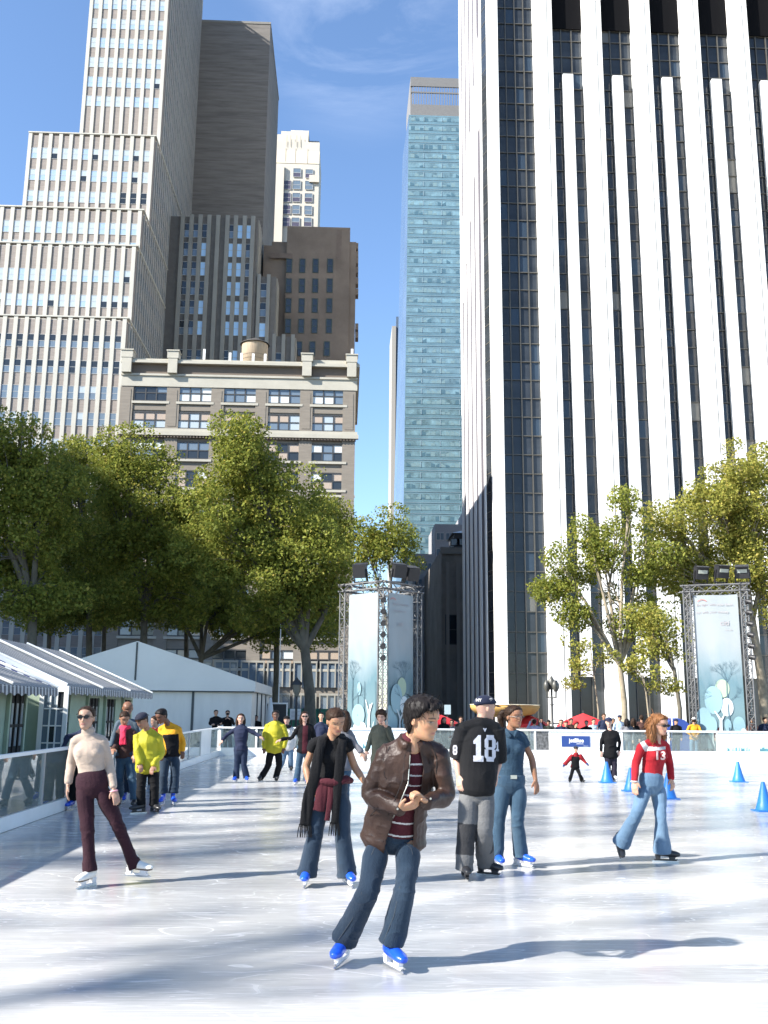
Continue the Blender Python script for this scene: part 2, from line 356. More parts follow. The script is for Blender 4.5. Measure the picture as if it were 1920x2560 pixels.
q = MB(); xq0 = at(1350*.5787, 900, BB)[0]; xq1 = at(1500*.5787, 900, BB)[0]; q.box((xq0, BB-.2, bz(904)+.004), (xq1, BB+.3, bz(897))); q.build('parapet_panel', TERRA, br)
cols = [at(x*.5787, 1000, BB)[0] for x in (652, 844, 1036, 1228, 1420)]
xw = at((652+75)*.5787, 1000, BB)[0]-cols[0]
hw = xw
pl = MB()
for xc in [cols[0]-(cols[1]-cols[0])/2-.25]+[(cols[i]+cols[i+1])/2 for i in range(4)]+[bx1-.85]:
    pl.box((xc-.85, BB-.22, -.05), (xc+.85, BB-.009, bz(973))); pl.box((xc-.55, BB-.26, bz(1070)), (xc+.55, BB-.222, bz(980)))
pl.build('brick_piers', TANB, br)
items = []
rowsy = [(632, 706), (750, 822), (876, 952), (999, 1074)]
zr = [(bz(600+a*.5787), bz(600+b*.5787)) for a, b in rowsy]
dz = zr[3][0]-zr[2][0]
for k in range(1, 8): zr.append((zr[3][0]+dz*k, zr[3][1]+dz*k))
for r_i, (zt, zb) in enumerate(zr):
    for ci, xc in enumerate(cols):
        if r_i == 0: gp = [3, 4, 2, 5, 4, 4] if ci else [3, 3, 3, 3, 4, 3]; gp = [random.choice([4, 5, 4]) for _ in range(6)] if ci else [3]*5+[4]
        elif r_i == 1: gp = [random.choice([4, 2]) if i % 2 == 0 else random.choice([6, 6, 2]) for i in range(6)]
        else: gp = [random.choice([3, 3, 4, 6]) if i % 2 == 0 else random.choice([5, 6, 3, 4]) for i in range(6)]
        if zb < 4: continue
        wv = win_front(xc-hw, xc+hw, zb, zt, BB-.01, gp, 3, 2, .16, .14, 7)
        items.append((1000-r_i*10, wv)); sill = MB(); sill.box((xc-hw-.2, BB-.3, zb-.32), (xc+hw+.2, BB-.011, zb-.003)); sill.build('window_sill', TERRA, br)
        if r_i == 0: sill = MB(); sill.box((xc-hw-.1, BB-.1, zb-1.2), (xc+hw+.1, BB-.012, zb-.5)); sill.build('spandrel_panel', TANB, br)
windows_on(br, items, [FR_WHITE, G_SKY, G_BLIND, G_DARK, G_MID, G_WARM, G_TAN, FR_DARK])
# street-level fronts of the loft block seen between the trunks
sf = MB(); sg = MB()
for i in range(9):
    x0 = bx0+.6+i*(bx1-bx0-1.2)/9; x1 = x0+(bx1-bx0-1.2)/9-.5
    for z0_, z1_ in ((.6, 3.6), (4.6, 7.6)):
        sg.quad((x0, BB-.25, z0_), (x1, BB-.25, z0_), (x1, BB-.25, z1_), (x0, BB-.25, z1_))
        for k in range(4): xx = x0+(x1-x0)*k/3; sf.box((xx-.08, BB-.4, z0_), (xx+.08, BB-.26, z1_))
        sf.box((x0-.1, BB-.41, z1_), (x1+.1, BB-.24, z1_+.25))
sf.build('shopfront_frames', pm('shopfront', (.32, .30, .25), .6), br); sg.build('shopfront_glass', G_MID, br)
# water tank and antenna panels on the roof
tx_ = at(636, 905, 132)[0]; tz0 = bz(909); tz1 = at(636, 863, 132)[2]; tr = at(669, 880, 132)[0]-tx_
wt = thing('water_tank', (tx_, 132, tz0), 'round wooden water tank standing on the brick roof', 'water tank')
t_ = MB(); t_.lathe((tx_, 132, tz0), [(0, .8), (tr*1.0, .8), (tr*1.02, tz1-tz0)], 28); 
t_.build('barrel', pm('tank_cedar', (.34, .265, .185), .8, var=.2, vscale=2.5, stretch=(3, 3, .3)), wt)
h_ = MB()
for k in range(5): h_.lathe((tx_, 132, tz0+1.1+k*.6), [(tr*1.03, 0), (tr*1.045, .03), (tr*1.03, .06)], 28)
h_.build('hoops', DKBR, wt)
t_ = MB(); t_.lathe((tx_, 132, tz1), [(tr*1.15, 0), (tr*1.12, .12), (0, 1.15)], 28); t_.build('roof', pm('tank_roof', (.05, .045, .04), .8), wt)
t_ = MB()
for a in range(4): t_.tube((tx_+tr*.7*math.cos(a*1.571+.78), 132+tr*.7*math.sin(a*1.571+.78), tz0-.5), (tx_+tr*.7*math.cos(a*1.571+.78), 132+tr*.7*math.sin(a*1.571+.78), tz0+.8), .15)
t_.build('legs', DKBR, wt)
AW = pm('antenna_white', (.8, .8, .78), .5)
for i, (zx, lab) in enumerate(((302, 'tall white antenna panel nearest the left pedestal of the cornice'), (517, 'white antenna panel just left of the water tank'), (612, 'white antenna panel at the left side of the water tank'), (709, 'white antenna panel in front of the middle of the water tank'), (808, 'white antenna panel at the right side of the water tank'), (1527, 'white antenna panel above the right end pedestal of the cornice'))):
    p = at(420+zx*.3014, 880, 126.2); zz = [(1180, 1265), (1205, 1280), (1205, 1280), (1208, 1282), (1208, 1282), (1150, 1240)][i]
    z1 = at(600, 520+zz[0]*.3014, 126.2)[2]; z0 = at(600, 520+zz[1]*.3014, 126.2)[2]
    a_ = thing('antenna_panel', (p[0], 126.2, tz0), lab, 'antenna', 'antenna panels on the brick roof')
    k = MB(); k.box((p[0]-.16, 126.05, z0), (p[0]+.16, 126.2, z1)); k.build('panel', AW, a_); k = MB(); k.tube((p[0], 126.28, min(tz0, z0)-.3), (p[0], 126.28, z1-.2), .05); k.build('mast', FR_DARK, a_)
# ------------------------------------------------------------------ brown block behind, white art deco tower
YB = 160.
BROWN = pm('brown_brick', (.15, .118, .092), .88, var=.22, vscale=.25, bump=.15, bscale=6)
def zb_(zx, zy, Y): return at(420+zx*.3014, 520+zy*.3014, Y)
x0 = zb_(780, 700, YB)[0]; x1 = zb_(1555, 700, YB)[0]; zt = zb_(1200, 155, YB)[2]
bw = thing('brown_building', ((x0+x1)/2, YB+6, 0), 'dark brown brick block with four columns of small windows below the white tower', 'building')
k = MB(); xs = zb_(990, 155, YB)[0]; xm = zb_(1512, 155, YB)[0]
k.box((xs, YB, 0), (xm, YB+11, zt)); k.box((x0, YB+.5, 0), (xs-.003, YB+11, zb_(850, 300, YB)[2])); k.box((zb_(860, 260, YB)[0], YB+.8, 0), (xs-.004, YB+9, zb_(900, 262, YB)[2])); k.box((xm+.003, YB+.3, 0), (x1, YB+11, zb_(1535, 275, YB)[2]))
k.build('wall', BROWN, bw)
k = MB()
for zz in (300, 370, 420, 500, 590, 680, 970, 1040): p = zb_(1558, zz, YB); k.box((p[0]-.1, YB+.5, p[2]-.6), (p[0]+.45, YB+2.5, p[2]+.5))
k.build('wall_brackets', DKBR, bw)
k = MB(); p = zb_(1400, 180, YB); q_ = zb_(1412, 430, YB); k.box((p[0], YB-.04, q_[2]), (p[0]+.9, YB-.003, p[2])); p = zb_(990, 395, YB); k.box((zb_(850, 395, YB)[0], YB-.05, p[2]-.5), (p[0]+.9, YB-.002, p[2]+.4)); k.build('brick_patches', pm('patch_brick', (.13, .10, .08), .9, var=.2, vscale=.8), bw)
for zy in (480, 645, 810, 980, 1168):
    for zx in (1005, 1115, 1225, 1345):
        if zy == 1168: zx -= 14
        p = zb_(zx-(zy-480)*.02, zy, YB); win_front(p[0]-.52, p[0]+.52, p[2]-1.35, p[2]+1.35, YB-.01, [1, 1], 1, 2, .12, .08).build('window', [pm('green_frame', (.03, .045, .035), .6), G_DARK], bw)
YW = 235.
def zc_(zx, zy): return at(640+zx*.1688, 300+zy*.1688, YW)
WH = pm('glazed_white_brick', (.54, .49, .405), .6, var=.05, vscale=.4); WTAN = pm('tan_glazed_band', (.70, .60, .46), .7, var=.08, vscale=.3)
wt = thing('white_deco_tower', (zc_(550, 900)[0], YW+8, 0), 'bright white tower with a stepped crown behind the dark slab', 'tower')
xL, xR = zc_(150, 900)[0], zc_(930, 900)[0]
k = MB(); k.box((xL, YW, 0), (xR, YW+16, zc_(500, 320)[2]))
for (a, b, t, dy) in ((205, 775, 250, .4), (290, 775, 190, .8), (365, 775, 130, 1.2), (505, 775, 98, 1.6)): k.box((zc_(a, 300)[0], YW+dy, zc_(500, 320)[2]+.003), (zc_(b, 300)[0], YW+14, zc_(500, t)[2]))
k.build('wall', WH, wt)
k = MB(); k.box((zc_(775, 300)[0]+.01, YW+3, zc_(500, 320)[2]+.004), (xR-.2, YW+14, zc_(850, 215)[2])); k.build('roof_lean_to', pm('grey_metal', (.3, .3, .31), .6), wt)
k = MB(); k.box((xL-.03, YW-.1, zc_(500, 640)[2]), (xR+.03, YW-.003, zc_(500, 455)[2])); k.build('tan_band', WTAN, wt)
k = MB(); 
for zx, z0_, z1_ in ((240, 650, 1750), (440, 420, 620), (585, 420, 630), (765, 420, 640), (455, 230, 400), (510, 230, 400), (600, 230, 400), (655, 230, 400), (270, 410, 660)): 
    p = zc_(zx-(z1_-600)*.02, (z0_+z1_)/2); k.box((p[0]-.08, YW-.14, zc_(500, z1_)[2]), (p[0]+.08, YW-.12, zc_(500, z0_)[2]))
k.build('joints', pm('stone_joint', (.35, .32, .27), .8), wt)
k = MB(); p = zc_(790, 830); k.box((p[0], YW-.6, p[2]-2), (xR+.1, YW-.15, p[2])); k.box((zc_(240, 900)[0], YW-.7, 0), (zc_(330, 900)[0]+1.5, YW-.16, zc_(300, 690)[2])); k.build('buttress', WH, wt)
for zx, rows in ((465, (965, 1150, 1330, 1515)), (605, (785, 965, 1150, 1330, 1515)), (785, (800, 970, 1155, 1340, 1515))):
    for i, zy in enumerate(rows):
        p = zc_(zx-(zy-900)*.03, zy); win_front(p[0]-1.05, p[0]+1.05, p[2]-1.3, p[2]+1.3, YW-.12, [1, 1] if zx == 465 else ([1, 2] if (i+zx) % 2 else [2, 2]), 1, 2, .1, .1).build('window', [FR_WHITE, pm('pane_violet', (.09, .08, .11), .1), G_MID], wt)
# ------------------------------------------------------------------ teal glass tower, slender tower, dark stone block, grey office block
YG = 300.
TEAL = pm('teal_glass', (.125, .215, .255), .12, var=.25, vscale=.12, spec=.9); TEAL2 = pm('teal_window', (.15, .245, .28), .07, var=.5, vscale=.35, spec=1., stretch=(1, 1, .6)); MULL = pm('pale_mullion', (.21, .295, .335), .4); SIDEG = pm('silver_blue_glass', (.10, .14, .20), .15, var=.2, vscale=.1)
gx0 = at(1005, 1250, YG)[0]; gx1 = gx0+45; gzt = at(1022, 287, YG)[2]; gx0t = at(1022, 290, YG)[0]
gt = thing('teal_glass_tower', (gx0+20, YG+15, 0), 'teal glass skyscraper with pale mullions and a grey crown', 'tower')
nf = 58; fh = gzt/nf
def gx(z): return gx0+(gx0t-gx0)*z/gzt
k = MB()
k.add([(gx(0), YG, 0), (gx1, YG, 0), (gx1, YG, gzt), (gx(gzt), YG, gzt), (gx(0)-2.5, YG+26, 0), (gx1, YG+26, 0), (gx1, YG+26, gzt), (gx(gzt)-.6, YG+26, gzt)], [(0, 1, 2, 3), (4, 0, 3, 7), (1, 5, 6, 2), (5, 4, 7, 6), (3, 2, 6, 7)])
k.f and k.m.__setitem__(1, 1)
k.build('glass_skin', [TEAL, SIDEG], gt)
for i in range(8, nf):
    z = i*fh; k = MB(); xa_ = gx(z)
    k.quad((xa_+.1, YG-.05, z+1.2), (gx1, YG-.05, z+1.2), (gx1, YG-.05, z+fh-.6), (xa_+.1, YG-.05, z+fh-.6), 0)
    k.box((xa_, YG-.10, z), (gx1, YG-.06, z+.16), 1); k.box((xa_+.1, YG-.095, z+fh-.6), (gx1, YG-.06, z+fh-.5), 1)
    off = (i % 2)*2.3
    for j in range(6): xx = xa_+5.3+j*6.2+off*.0; k.box((xx-.12, YG-.13, z+1.2), (xx+.12, YG-.075, z+fh-.6), 1)
    for j in range(24): 
        if random.random() < .55: xx = xa_+.8+j*1.55; k.quad((xx, YG-.07, z+1.25), (xx+1.3, YG-.07, z+1.25), (xx+1.3, YG-.07, z+1.25+random.choice([.5, .9, 1.4])), (xx, YG-.07, z+1.25+random.choice([.5, .9, 1.4])), random.choice([2, 3, 2]))
    k.build('window_band', [TEAL2, MULL, pm('teal_blind', (.18, .27, .29), .2), pm('teal_dark', (.08, .15, .19), .1)], gt)
crz = at(1030, 190, YG)[2]
k = MB(); k.box((gx0t+.6, YG+.5, gzt+.003), (gx1, YG+1, gzt+4.5)); k.box((gx0t+.6, YG+.5, crz-3.5), (gx1, YG+1, crz)); k.box((gx0t+.6, YG+1.003, gzt+.003), (gx0t+1.2, YG+24, crz))
k.box((gx0t+1.3, YG+14, gzt), (gx1-1, YG+15, crz-2), 1)
for j in range(26): xx = gx0t+1.5+j*.9; k.box((xx, YG+.6, gzt+4.502), (xx+.25, YG+.9, crz-3.502))
k.box((gx0t+.7, YG+.55, gzt+9), (gx1, YG+.95, gzt+9.5))
k.build('crown', [pm('crown_metal', (.17, .165, .16), .6, var=.1), pm('crown_glass', (.55, .6, .66), .3, var=.3, vscale=.5)], gt)
Y2 = 345.
st = thing('slender_tower', (at(990, 1000, Y2)[0], Y2+5, 0), 'slim pale tower edge peeking out left of the teal glass skyscraper', 'tower')
k = MB(); a, b = at(978, 1100, Y2)[0], at(1012, 1100, Y2)[0]; z_ = at(990, 815, Y2)[2]
k.box((a, Y2, 0), (a+1.5, Y2+20, z_), 0); k.box((a+1.503, Y2+.5, 0), (b+3, Y2+20, z_+4), 1); k.build('wall', [pm('pale_stone', (.30, .285, .26), .7), SIDEG], st)
k = MB(); 
for i in range(14): zz = at(997, 1145+i*9, Y2)[2]; k.box((a+2.6, Y2+.2, zz-.9), (a+4.6, Y2+.498, zz)); 
tag(k.build('louvres', FR_DARK, st), kind='stuff')
YD = 215.
dk = thing('dark_stone_building', (at(1130, 1500, YD)[0], YD+8, 0), 'dark stone building in shade between the near truss tower and the striped office tower', 'building')
x0 = at(1104, 1500, YD)[0]; zt = at(1120, 1372, YD)[2]
DST = pm('dark_stone', (.22, .19, .16), .85, var=.25, vscale=.2)
k = MB(); k.box((x0, YD, 0), (x0+26, YD+55, zt)); k.build('wall', DST, dk)
k = MB(); k.box((x0+3, YD+1.5, zt+.003), (x0+20, YD+12, at(1140, 1330, YD)[2])); k.add([(x0+2.5, YD+1, at(1140, 1330, YD)[2]), (x0+20.5, YD+1, at(1140, 1330, YD)[2]), (x0+20.5, YD+12.5, at(1140, 1330, YD)[2]), (x0+2.5, YD+12.5, at(1140, 1330, YD)[2]), (x0+5, YD+6, at(1140, 1315, YD)[2]), (x0+18, YD+6, at(1140, 1315, YD)[2])], [(0, 1, 5, 4), (1, 2, 5), (2, 3, 4, 5), (3, 0, 4)], 1); k.build('penthouse', [pm('penthouse_dark', (.06, .06, .065), .7), pm('pale_roof', (.5, .52, .55), .6)], dk)
for px, py in ((1131, 1573),):
    p = at(px, py, YD); win_front(p[0]-1.6, p[0]+1.6, p[2]-3.4, p[2]+3.2, YD-.01, [1, 1], 1, 2, .2, .1).build('window', [FR_DARK, G_DARK], dk)
for px, py in ((1138, 1355), (1153, 1355)):
    p = at(px, py, YD+1.5); win_front(p[0]-1, p[0]+1, p[2]-.8, p[2]+.8, YD+1.49, [1], 1, 1, .12, .1).build('window', [FR_DARK, G_BLIND], dk)
k = MB()
for i in range(5): xx = x0+1+i*2.3; k.box((xx, YD-.25, 0), (xx+.7, YD-.003, zt-3))
k.box((x0-.3, YD-.4, zt-1.2), (x0+26, YD-.26, zt+.3)); k.build('pilasters', pm('dark_stone_trim', (.26, .225, .19), .85), dk)
YO = 262.
ob = thing('grey_office_building', (at(1090, 1400, YO)[0], YO+10, 0), 'grey office block with ribbon windows below the teal skyscraper', 'building')
x0 = at(1032, 1400, YO)[0]; k = MB(); OG = pm('grey_concrete', (.26, .26, .27), .8, var=.1)
tops = [(x0, x0+6, at(1050, 1385, YO)[2]), (x0+6.003, x0+14, at(1090, 1310, YO)[2]), (x0+14.003, x0+30, at(1140, 1275, YO)[2])]
for a, b, z_ in tops: k.box((a, YO, 0), (b, YO+20, z_))
k.build('wall', OG, ob)
for a, b, z_ in tops:
    z = z_-4.5
    while z > 14:
        for i in range(int((b-a)/2.6)): win_front(a+.4+i*2.6, a+2.6+i*2.6, z, z+2.1, YO-.01, [1, 1], 2, 1, .12, .1).build('window', [FR_WHITE, G_MID], ob)
        z -= 4.4
# ------------------------------------------------------------------ marble striped office tower on the right
YT = 133.; TZ = 142.; TS = 133/180
MARB = pm('white_marble', (.88, .87, .84), .55, var=.05, vscale=.35, stretch=(1, 1, .25)); JNT = pm('marble_joint', (.13, .125, .12), .8)
CURT = pm('smoked_glass', (.032, .037, .043), .06, var=.4, vscale=.09, spec=.38, stretch=(.5, 1, 2.2)); CMUL = pm('bronze_mullion', (.085, .08, .068), .5, metal=.2); MECH = pm('louvre_black', (.006, .006, .007), .9, spec=.05)
xc0 = at(1238, 1700, YT)[0]
tr_ = thing('marble_striped_tower', (xc0+40, YT+20, 0), 'giant office tower of white marble piers and dark glass strips on the right', 'tower')

pos = xc0; piers = []; half = []; bays = []
piers.append((pos, pos+2.25*TS)); b0 = pos+2.25*TS; bays.append((b0, b0+7.7*TS, 4)); pos = b0+7.7*TS
while pos < xc0+70:
    piers.append((pos, pos+3.85*TS)); g0 = pos+3.85*TS; half.append((g0+2.15*TS, g0+4.25*TS)); bays.append((g0, g0+6.65*TS, 3)); pos = g0+6.65*TS
zhalf = at(1432, 188, YT)[2]; zmech = at(1400, 66, YT)[2]; zbase = 4.2
FLH = 2.8
cr_ = MB(); cr_.box((xc0+2.2, YT+1.2, -.05), (pos, YT+46, TZ)); cr_.build('core_wall', MECH, tr_)
for i, (a, b) in enumerate(piers):
    k = MB(); k.box((a, YT-.6, -.05), (b, YT+1.19, TZ))
    if i: k.box((a+(b-a)*.70, YT-.605, 0), (a+(b-a)*.70+.12, YT-.598, TZ), 1)
    for j in range(12): k.box((a+.005, YT-.604, 10.4+j*11.2), (b-.005, YT-.598, 10.44+j*11.2), 1)
    k.build('marble_pier', [MARB, JNT], tr_)
for (a, b) in half:
    k = MB(); k.box((a, YT-.3, 6.6), (b, YT+.9, zhalf)); k.build('half_pier', MARB, tr_)
for bi, (a, b, n) in enumerate(bays):
    k = MB(); zt = TZ if bi == 0 else zmech
    nz_ = int((zt-zbase)/FLH)
    for j in range(nz_+1):
        z0 = zbase+j*FLH; z1 = min(zt, z0+FLH)
        if j == 0: z0 = -.05
        for c in range(n):
            xa_ = a+(b-a)*c/n; xb_ = a+(b-a)*(c+1)/n
            rr = random.random(); tl = (random.random()-.5)*.035; tl2 = (random.random()-.5)*.03       # panes are never quite flat: each reflects its own bit of sky
            k.quad((xa_, YT+.9+tl, z0), (xb_, YT+.9-tl, z0), (xb_, YT+.9-tl+tl2, z1), (xa_, YT+.9+tl+tl2, z1), 0 if rr < .86 else (2 if rr < .97 else 3))
        k.box((a, YT+.72, z1-.07), (b, YT+.86, z1+.07), 1)
    for c in range(1, n): xx = a+(b-a)*c/n; k.box((xx-.08, YT+.66, 0), (xx+.08, YT+.84, zt), 1)
    if bi: k.box((a, YT+.5, zmech), (b, YT+1.0, TZ), 4)
    k.build('glass_strip', [CURT, CMUL, pm('smoked_glass_blue', (.030, .044, .062), .07, spec=.5), pm('pale_blind', (.13, .125, .11), .2), MECH], tr_)  # a few panes show a paler blind
# chamfer strip and left flank
ch = MB(); xl_ = at(1222, 1700, YT+2.2)[0]
ch.add([(xc0-.03, YT+.5, -.05), (xl_, YT+2.2, -.05), (xl_, YT+2.2, TZ), (xc0-.03, YT+.5, TZ)], [(0, 3, 2, 1)], 0)
for j in range(48): z = zbase+j*FLH; ch.add([(xc0-.05, YT+.44, z), (xl_-.02, YT+2.14, z), (xl_-.02, YT+2.14, z+.12), (xc0-.05, YT+.44, z+.15)], [(0, 3, 2, 1)], 1)
ch.build('corner_glass', [CURT, CMUL], tr_)
YF = YT+2.2; flank = [(0, 1.6)]; y = 4.4
xb = xl_
xfar = atX(1162, 1600, xb); LEN = min(60, max(20, xfar[1]-YF))
n = 5; pt = LEN/n
k = MB(); k.box((xb+.02, YF+.01, -.05), (xb+4, YF+LEN, TZ)); k.build('flank_glass', [pm('flank_dark', (.12, .112, .125), .6, spec=.15)], tr_)
for i in range(n+1):
    y0 = YF+i*pt*.97; k = MB(); k.box((xb-.10, y0, -.05), (xb+.018, y0+(1.6 if i == 0 else pt*.46), TZ)); k.build('flank_pier', MARB, tr_)
k = MB()
for i in range(n):                      # staggered marble infills near the top
    y0 = YF+i*pt*.97+(1.6 if i == 0 else pt*.46); y1 = YF+(i+1)*pt*.97; zz = zhalf-6-i*5
    k.box((xb-.04, y0+.01, zz), (xb+.017, y1-.01, zz+16))
k.build('flank_infill', MARB, tr_)
# ------------------------------------------------------------------ neighbours beyond the left edge of the view (they shade the low left side)
ob1 = thing('side_street_building', (-72, 36, 0), 'plain stone block along the side street left of the park', 'building')
k = MB(); k.box((-90, 14, 0), (-60, 62, 49)); 
for z in range(4, 46, 4):
    for y in range(16, 60, 3): k.box((-59.998, y, z), (-59.9, y+1.6, z+2.2), 1)
k.build('wall', [pm('side_stone', (.34, .3, .25), .8), G_MID], ob1)
ob2 = thing('corner_building', (-80, 95, 0), 'plain stone block at the far left corner of the park', 'building')
k = MB(); k.box((-100, 74, 0), (-64, 116, 46))
for z in range(4, 44, 4):
    for y in range(76, 114, 3): k.box((-63.998, y, z), (-63.9, y+1.6, z+2.2), 1)
k.build('wall', [MATS['side_stone'], G_MID], ob2)

ob3 = thing('rear_shade_block', (-16, 245, 0), 'unseen block added for its shade behind the loft building and the white tower', 'building')  # unseen block added to shade the dark stone and grey office buildings
k = MB(); k.box((-40, 204, 0), (-2.5, 232, 60)); k.box((-40, 252, 0), (-4, 300, 66))
for z in range(4, 56, 4):
    for x in range(-38, -5, 3): k.box((x, 203.9, z), (x+1.6, 203.998, z+2.2), 1)
k.build('wall', [MATS['side_stone'], G_MID], ob3)
# ------------------------------------------------------------------ rink barrier
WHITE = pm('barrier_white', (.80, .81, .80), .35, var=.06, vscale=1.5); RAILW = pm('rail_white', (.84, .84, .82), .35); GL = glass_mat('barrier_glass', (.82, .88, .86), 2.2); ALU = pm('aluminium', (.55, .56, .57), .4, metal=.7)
ICEB = pm('frosted_print', (.46, .66, .72), .4, var=.3, vscale=6, stretch=(3, 3, .6)); TEALP = pm('teal_print', (.10, .26, .31), .5, var=.3, vscale=5); NAVYP = pm('navy_sign', (.018, .05, .20), .4); PALEP = pm('pale_print', (.72, .77, .80), .45); INK = pm('grey_ink', (.30, .27, .28), .6); PHOTO = pm('grey_photo_print', (.10, .10, .10), .4, var=.9, vscale=9)
lb = thing('side_barrier', (BX, 15, 0), 'glass panelled rink barrier with a white kickboard and rail running along the left side', 'barrier')
k = MB(); k.box((BX-.09, -6, 0), (BX, BY+.1, .20)); k.build('kickboard', WHITE, lb)
k = MB(); k.box((BX-.075, -6, .985), (BX+.01, BY+.1, 1.035)); k.build('handrail', RAILW, lb)
ys = [-6+2.42*i for i in range(19)]; wp = (32.7, 35.1)
for i, y in enumerate(ys):
    if y > BY: break
    k = MB(); k.box((BX-.07, y-.035, .203), (BX-.015, y+.035, .983)); k.build('post', ALU, lb)
    y1 = min(y+2.42, BY)
    if wp[0] < y+1 < wp[1]: k = MB(); k.box((BX-.06, y+.04, .203), (BX-.02, y1-.04, .983)); k.build('white_panel', WHITE, lb)
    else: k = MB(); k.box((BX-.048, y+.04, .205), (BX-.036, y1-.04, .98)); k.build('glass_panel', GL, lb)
fb = thing('end_barrier', (8, BY, 0), 'white and glass rink barrier with printed panels across the far end', 'barrier')
def fx(px): return at(px, 1860, BY)[0]
k = MB(); k.box((BX-.1, BY, 0), (BXR, BY+.09, .30)); k.build('kickboard', WHITE, fb)
k = MB(); k.box((BX-.1, BY-.03, 1.0), (BXR, BY+.11, 1.06)); k.build('handrail', RAILW, fb)
segs = [(549, 640, 'g'), (640, 735, 'g'), (735, 850, 'g'), (850, 1075, 'a'), (1075, 1215, 'g'), (1215, 1338, 'g'), (1338, 1375, 'p'), (1375, 1555, 'w'), (1555, 1672, 'g'), (1672, 1794, 'g'), (1794, 2010, 'a'), (2010, 2110, 'g'), (2110, 2230, 'w')]
for (a, b, t) in segs:
    xa_, xb_ = fx(a), fx(b)
    k = MB(); k.box((xa_-.035, BY-.005, .303), (xa_+.035, BY+.075, .997)); k.build('post', WHITE, fb)
    k = MB()
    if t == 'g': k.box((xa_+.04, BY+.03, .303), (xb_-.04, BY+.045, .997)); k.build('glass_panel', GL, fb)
    elif t == 'p': k.box((xa_+.04, BY+.02, .303), (xb_-.04, BY+.05, .997)); k.build('photo_panel', PHOTO, fb)
    elif t == 'w': k.box((xa_+.04, BY+.01, .303), (xb_-.04, BY+.06, .997)); k.build('white_panel', WHITE, fb)
    else:
        k.box((xa_+.04, BY+.01, .303), (xb_-.04, BY+.06, .997), 0)
        n = 64; 
        for i in range(n):                                   # printed frosty skyline along the lower half
            x = xa_+.1+(xb_-xa_-.25)*i/n; hgt = .17+.13*abs(math.sin(i*.7))*random.random()+.06*random.random()
            k.quad((x, BY+.007, .31), (x+(xb_-xa_-.25)/n, BY+.007, .31), (x+(xb_-xa_-.25)/n, BY+.007, .31+hgt+.05), (x, BY+.007, .31+hgt), 1)
            if random.random() < .55: k.quad((x, BY+.005, .31), (x+.06, BY+.005, .31), (x+.06, BY+.005, .31+hgt*.5), (x, BY+.005, .31+hgt*.45), 2)
            if random.random() < .25: k.quad((x, BY+.003, .33), (x+.02, BY+.003, .33), (x+.02, BY+.003, .33+hgt*1.1), (x, BY+.003, .33+hgt*1.1), 0)
        put_text(k, 'Be exciting. No one likes wasting money.' if a > 1500 else 'Be bold. Glide all winter.', .10, ((xa_+xb_)/2+.0, BY+.006, .80), (1, 0, 0), (0, 0, 1), 3)
        k.build('printed_panel', [PALEP, ICEB, TEALP, INK], fb)
sx0, sx1 = fx(1404), fx(1475); k = MB(); sz0, sz1 = at(1440, 1867, BY)[2], at(1440, 1840, BY)[2]
k.box((sx0, BY-.012, sz0), (sx1, BY+.009, sz1), 0); mid = (sx0+sx1)/2
put_text(k, 'jetBlue', .20, (mid+.02, BY-.015, (sz0+sz1)/2+.03), (1, 0, 0), (0, 0, 1), 1, .006); put_text(k, 'AIRWAYS', .062, (mid+.15, BY-.015, (sz0+sz1)/2-.09), (1, 0, 0), (0, 0, 1), 1); put_text(k, 'jetblue.com', .04, (sx1-.16, BY-.015, sz0+.035), (1, 0, 0), (0, 0, 1), 1)
k.build('sign', [NAVYP, RAILW], fb)
# ------------------------------------------------------------------ kiosks with striped awnings along the left side
GREEN = pm('kiosk_green', (.33, .41, .31), .7, var=.1, vscale=2); DARKIN = pm('dark_interior', (.016, .016, .016), .8); WPAINT = pm('white_joinery', (.74, .74, .70), .5); BLUEP = pm('awning_blue', (.025, .045, .19), .7); WCLOTH = pm('awning_white', (.66, .69, .74), .8)  # dark_interior: near-black sheets stand for the unlit inside of the kiosks
def stripe_mat():
    m = bpy.data.materials.new('awning_stripes'); m.use_nodes = True; nt = m.node_tree; b = nt.nodes['Principled BSDF']; tc = nt.nodes.new('ShaderNodeTexCoord'); sp = nt.nodes.new('ShaderNodeSeparateXYZ')
    ma = nt.nodes.new('ShaderNodeMath'); ma.operation = 'MULTIPLY'; ma.inputs[1].default_value = 2*math.pi/.20
    si = nt.nodes.new('ShaderNodeMath'); si.operation = 'SINE'; rp = nt.nodes.new('ShaderNodeMapRange'); rp.inputs['From Min'].default_value = -.25; rp.inputs['From Max'].default_value = .25
    mx = nt.nodes.new('ShaderNodeMix'); mx.data_type = 'RGBA'; mx.inputs['A'].default_value = (.07, .073, .08, 1); mx.inputs['B'].default_value = (.40, .40, .39, 1)
    L = nt.links.new; L(tc.outputs['Object'], sp.inputs[0]); L(sp.outputs['Y'], ma.inputs[0]); L(ma.outputs[0], si.inputs[0]); L(si.outputs[0], rp.inputs['Value']); L(rp.outputs[0], mx.inputs['Factor']); L(mx.outputs['Result'], b.inputs['Base Color']); b.inputs['Roughness'].default_value = .8
    return m
STRIPE = stripe_mat()
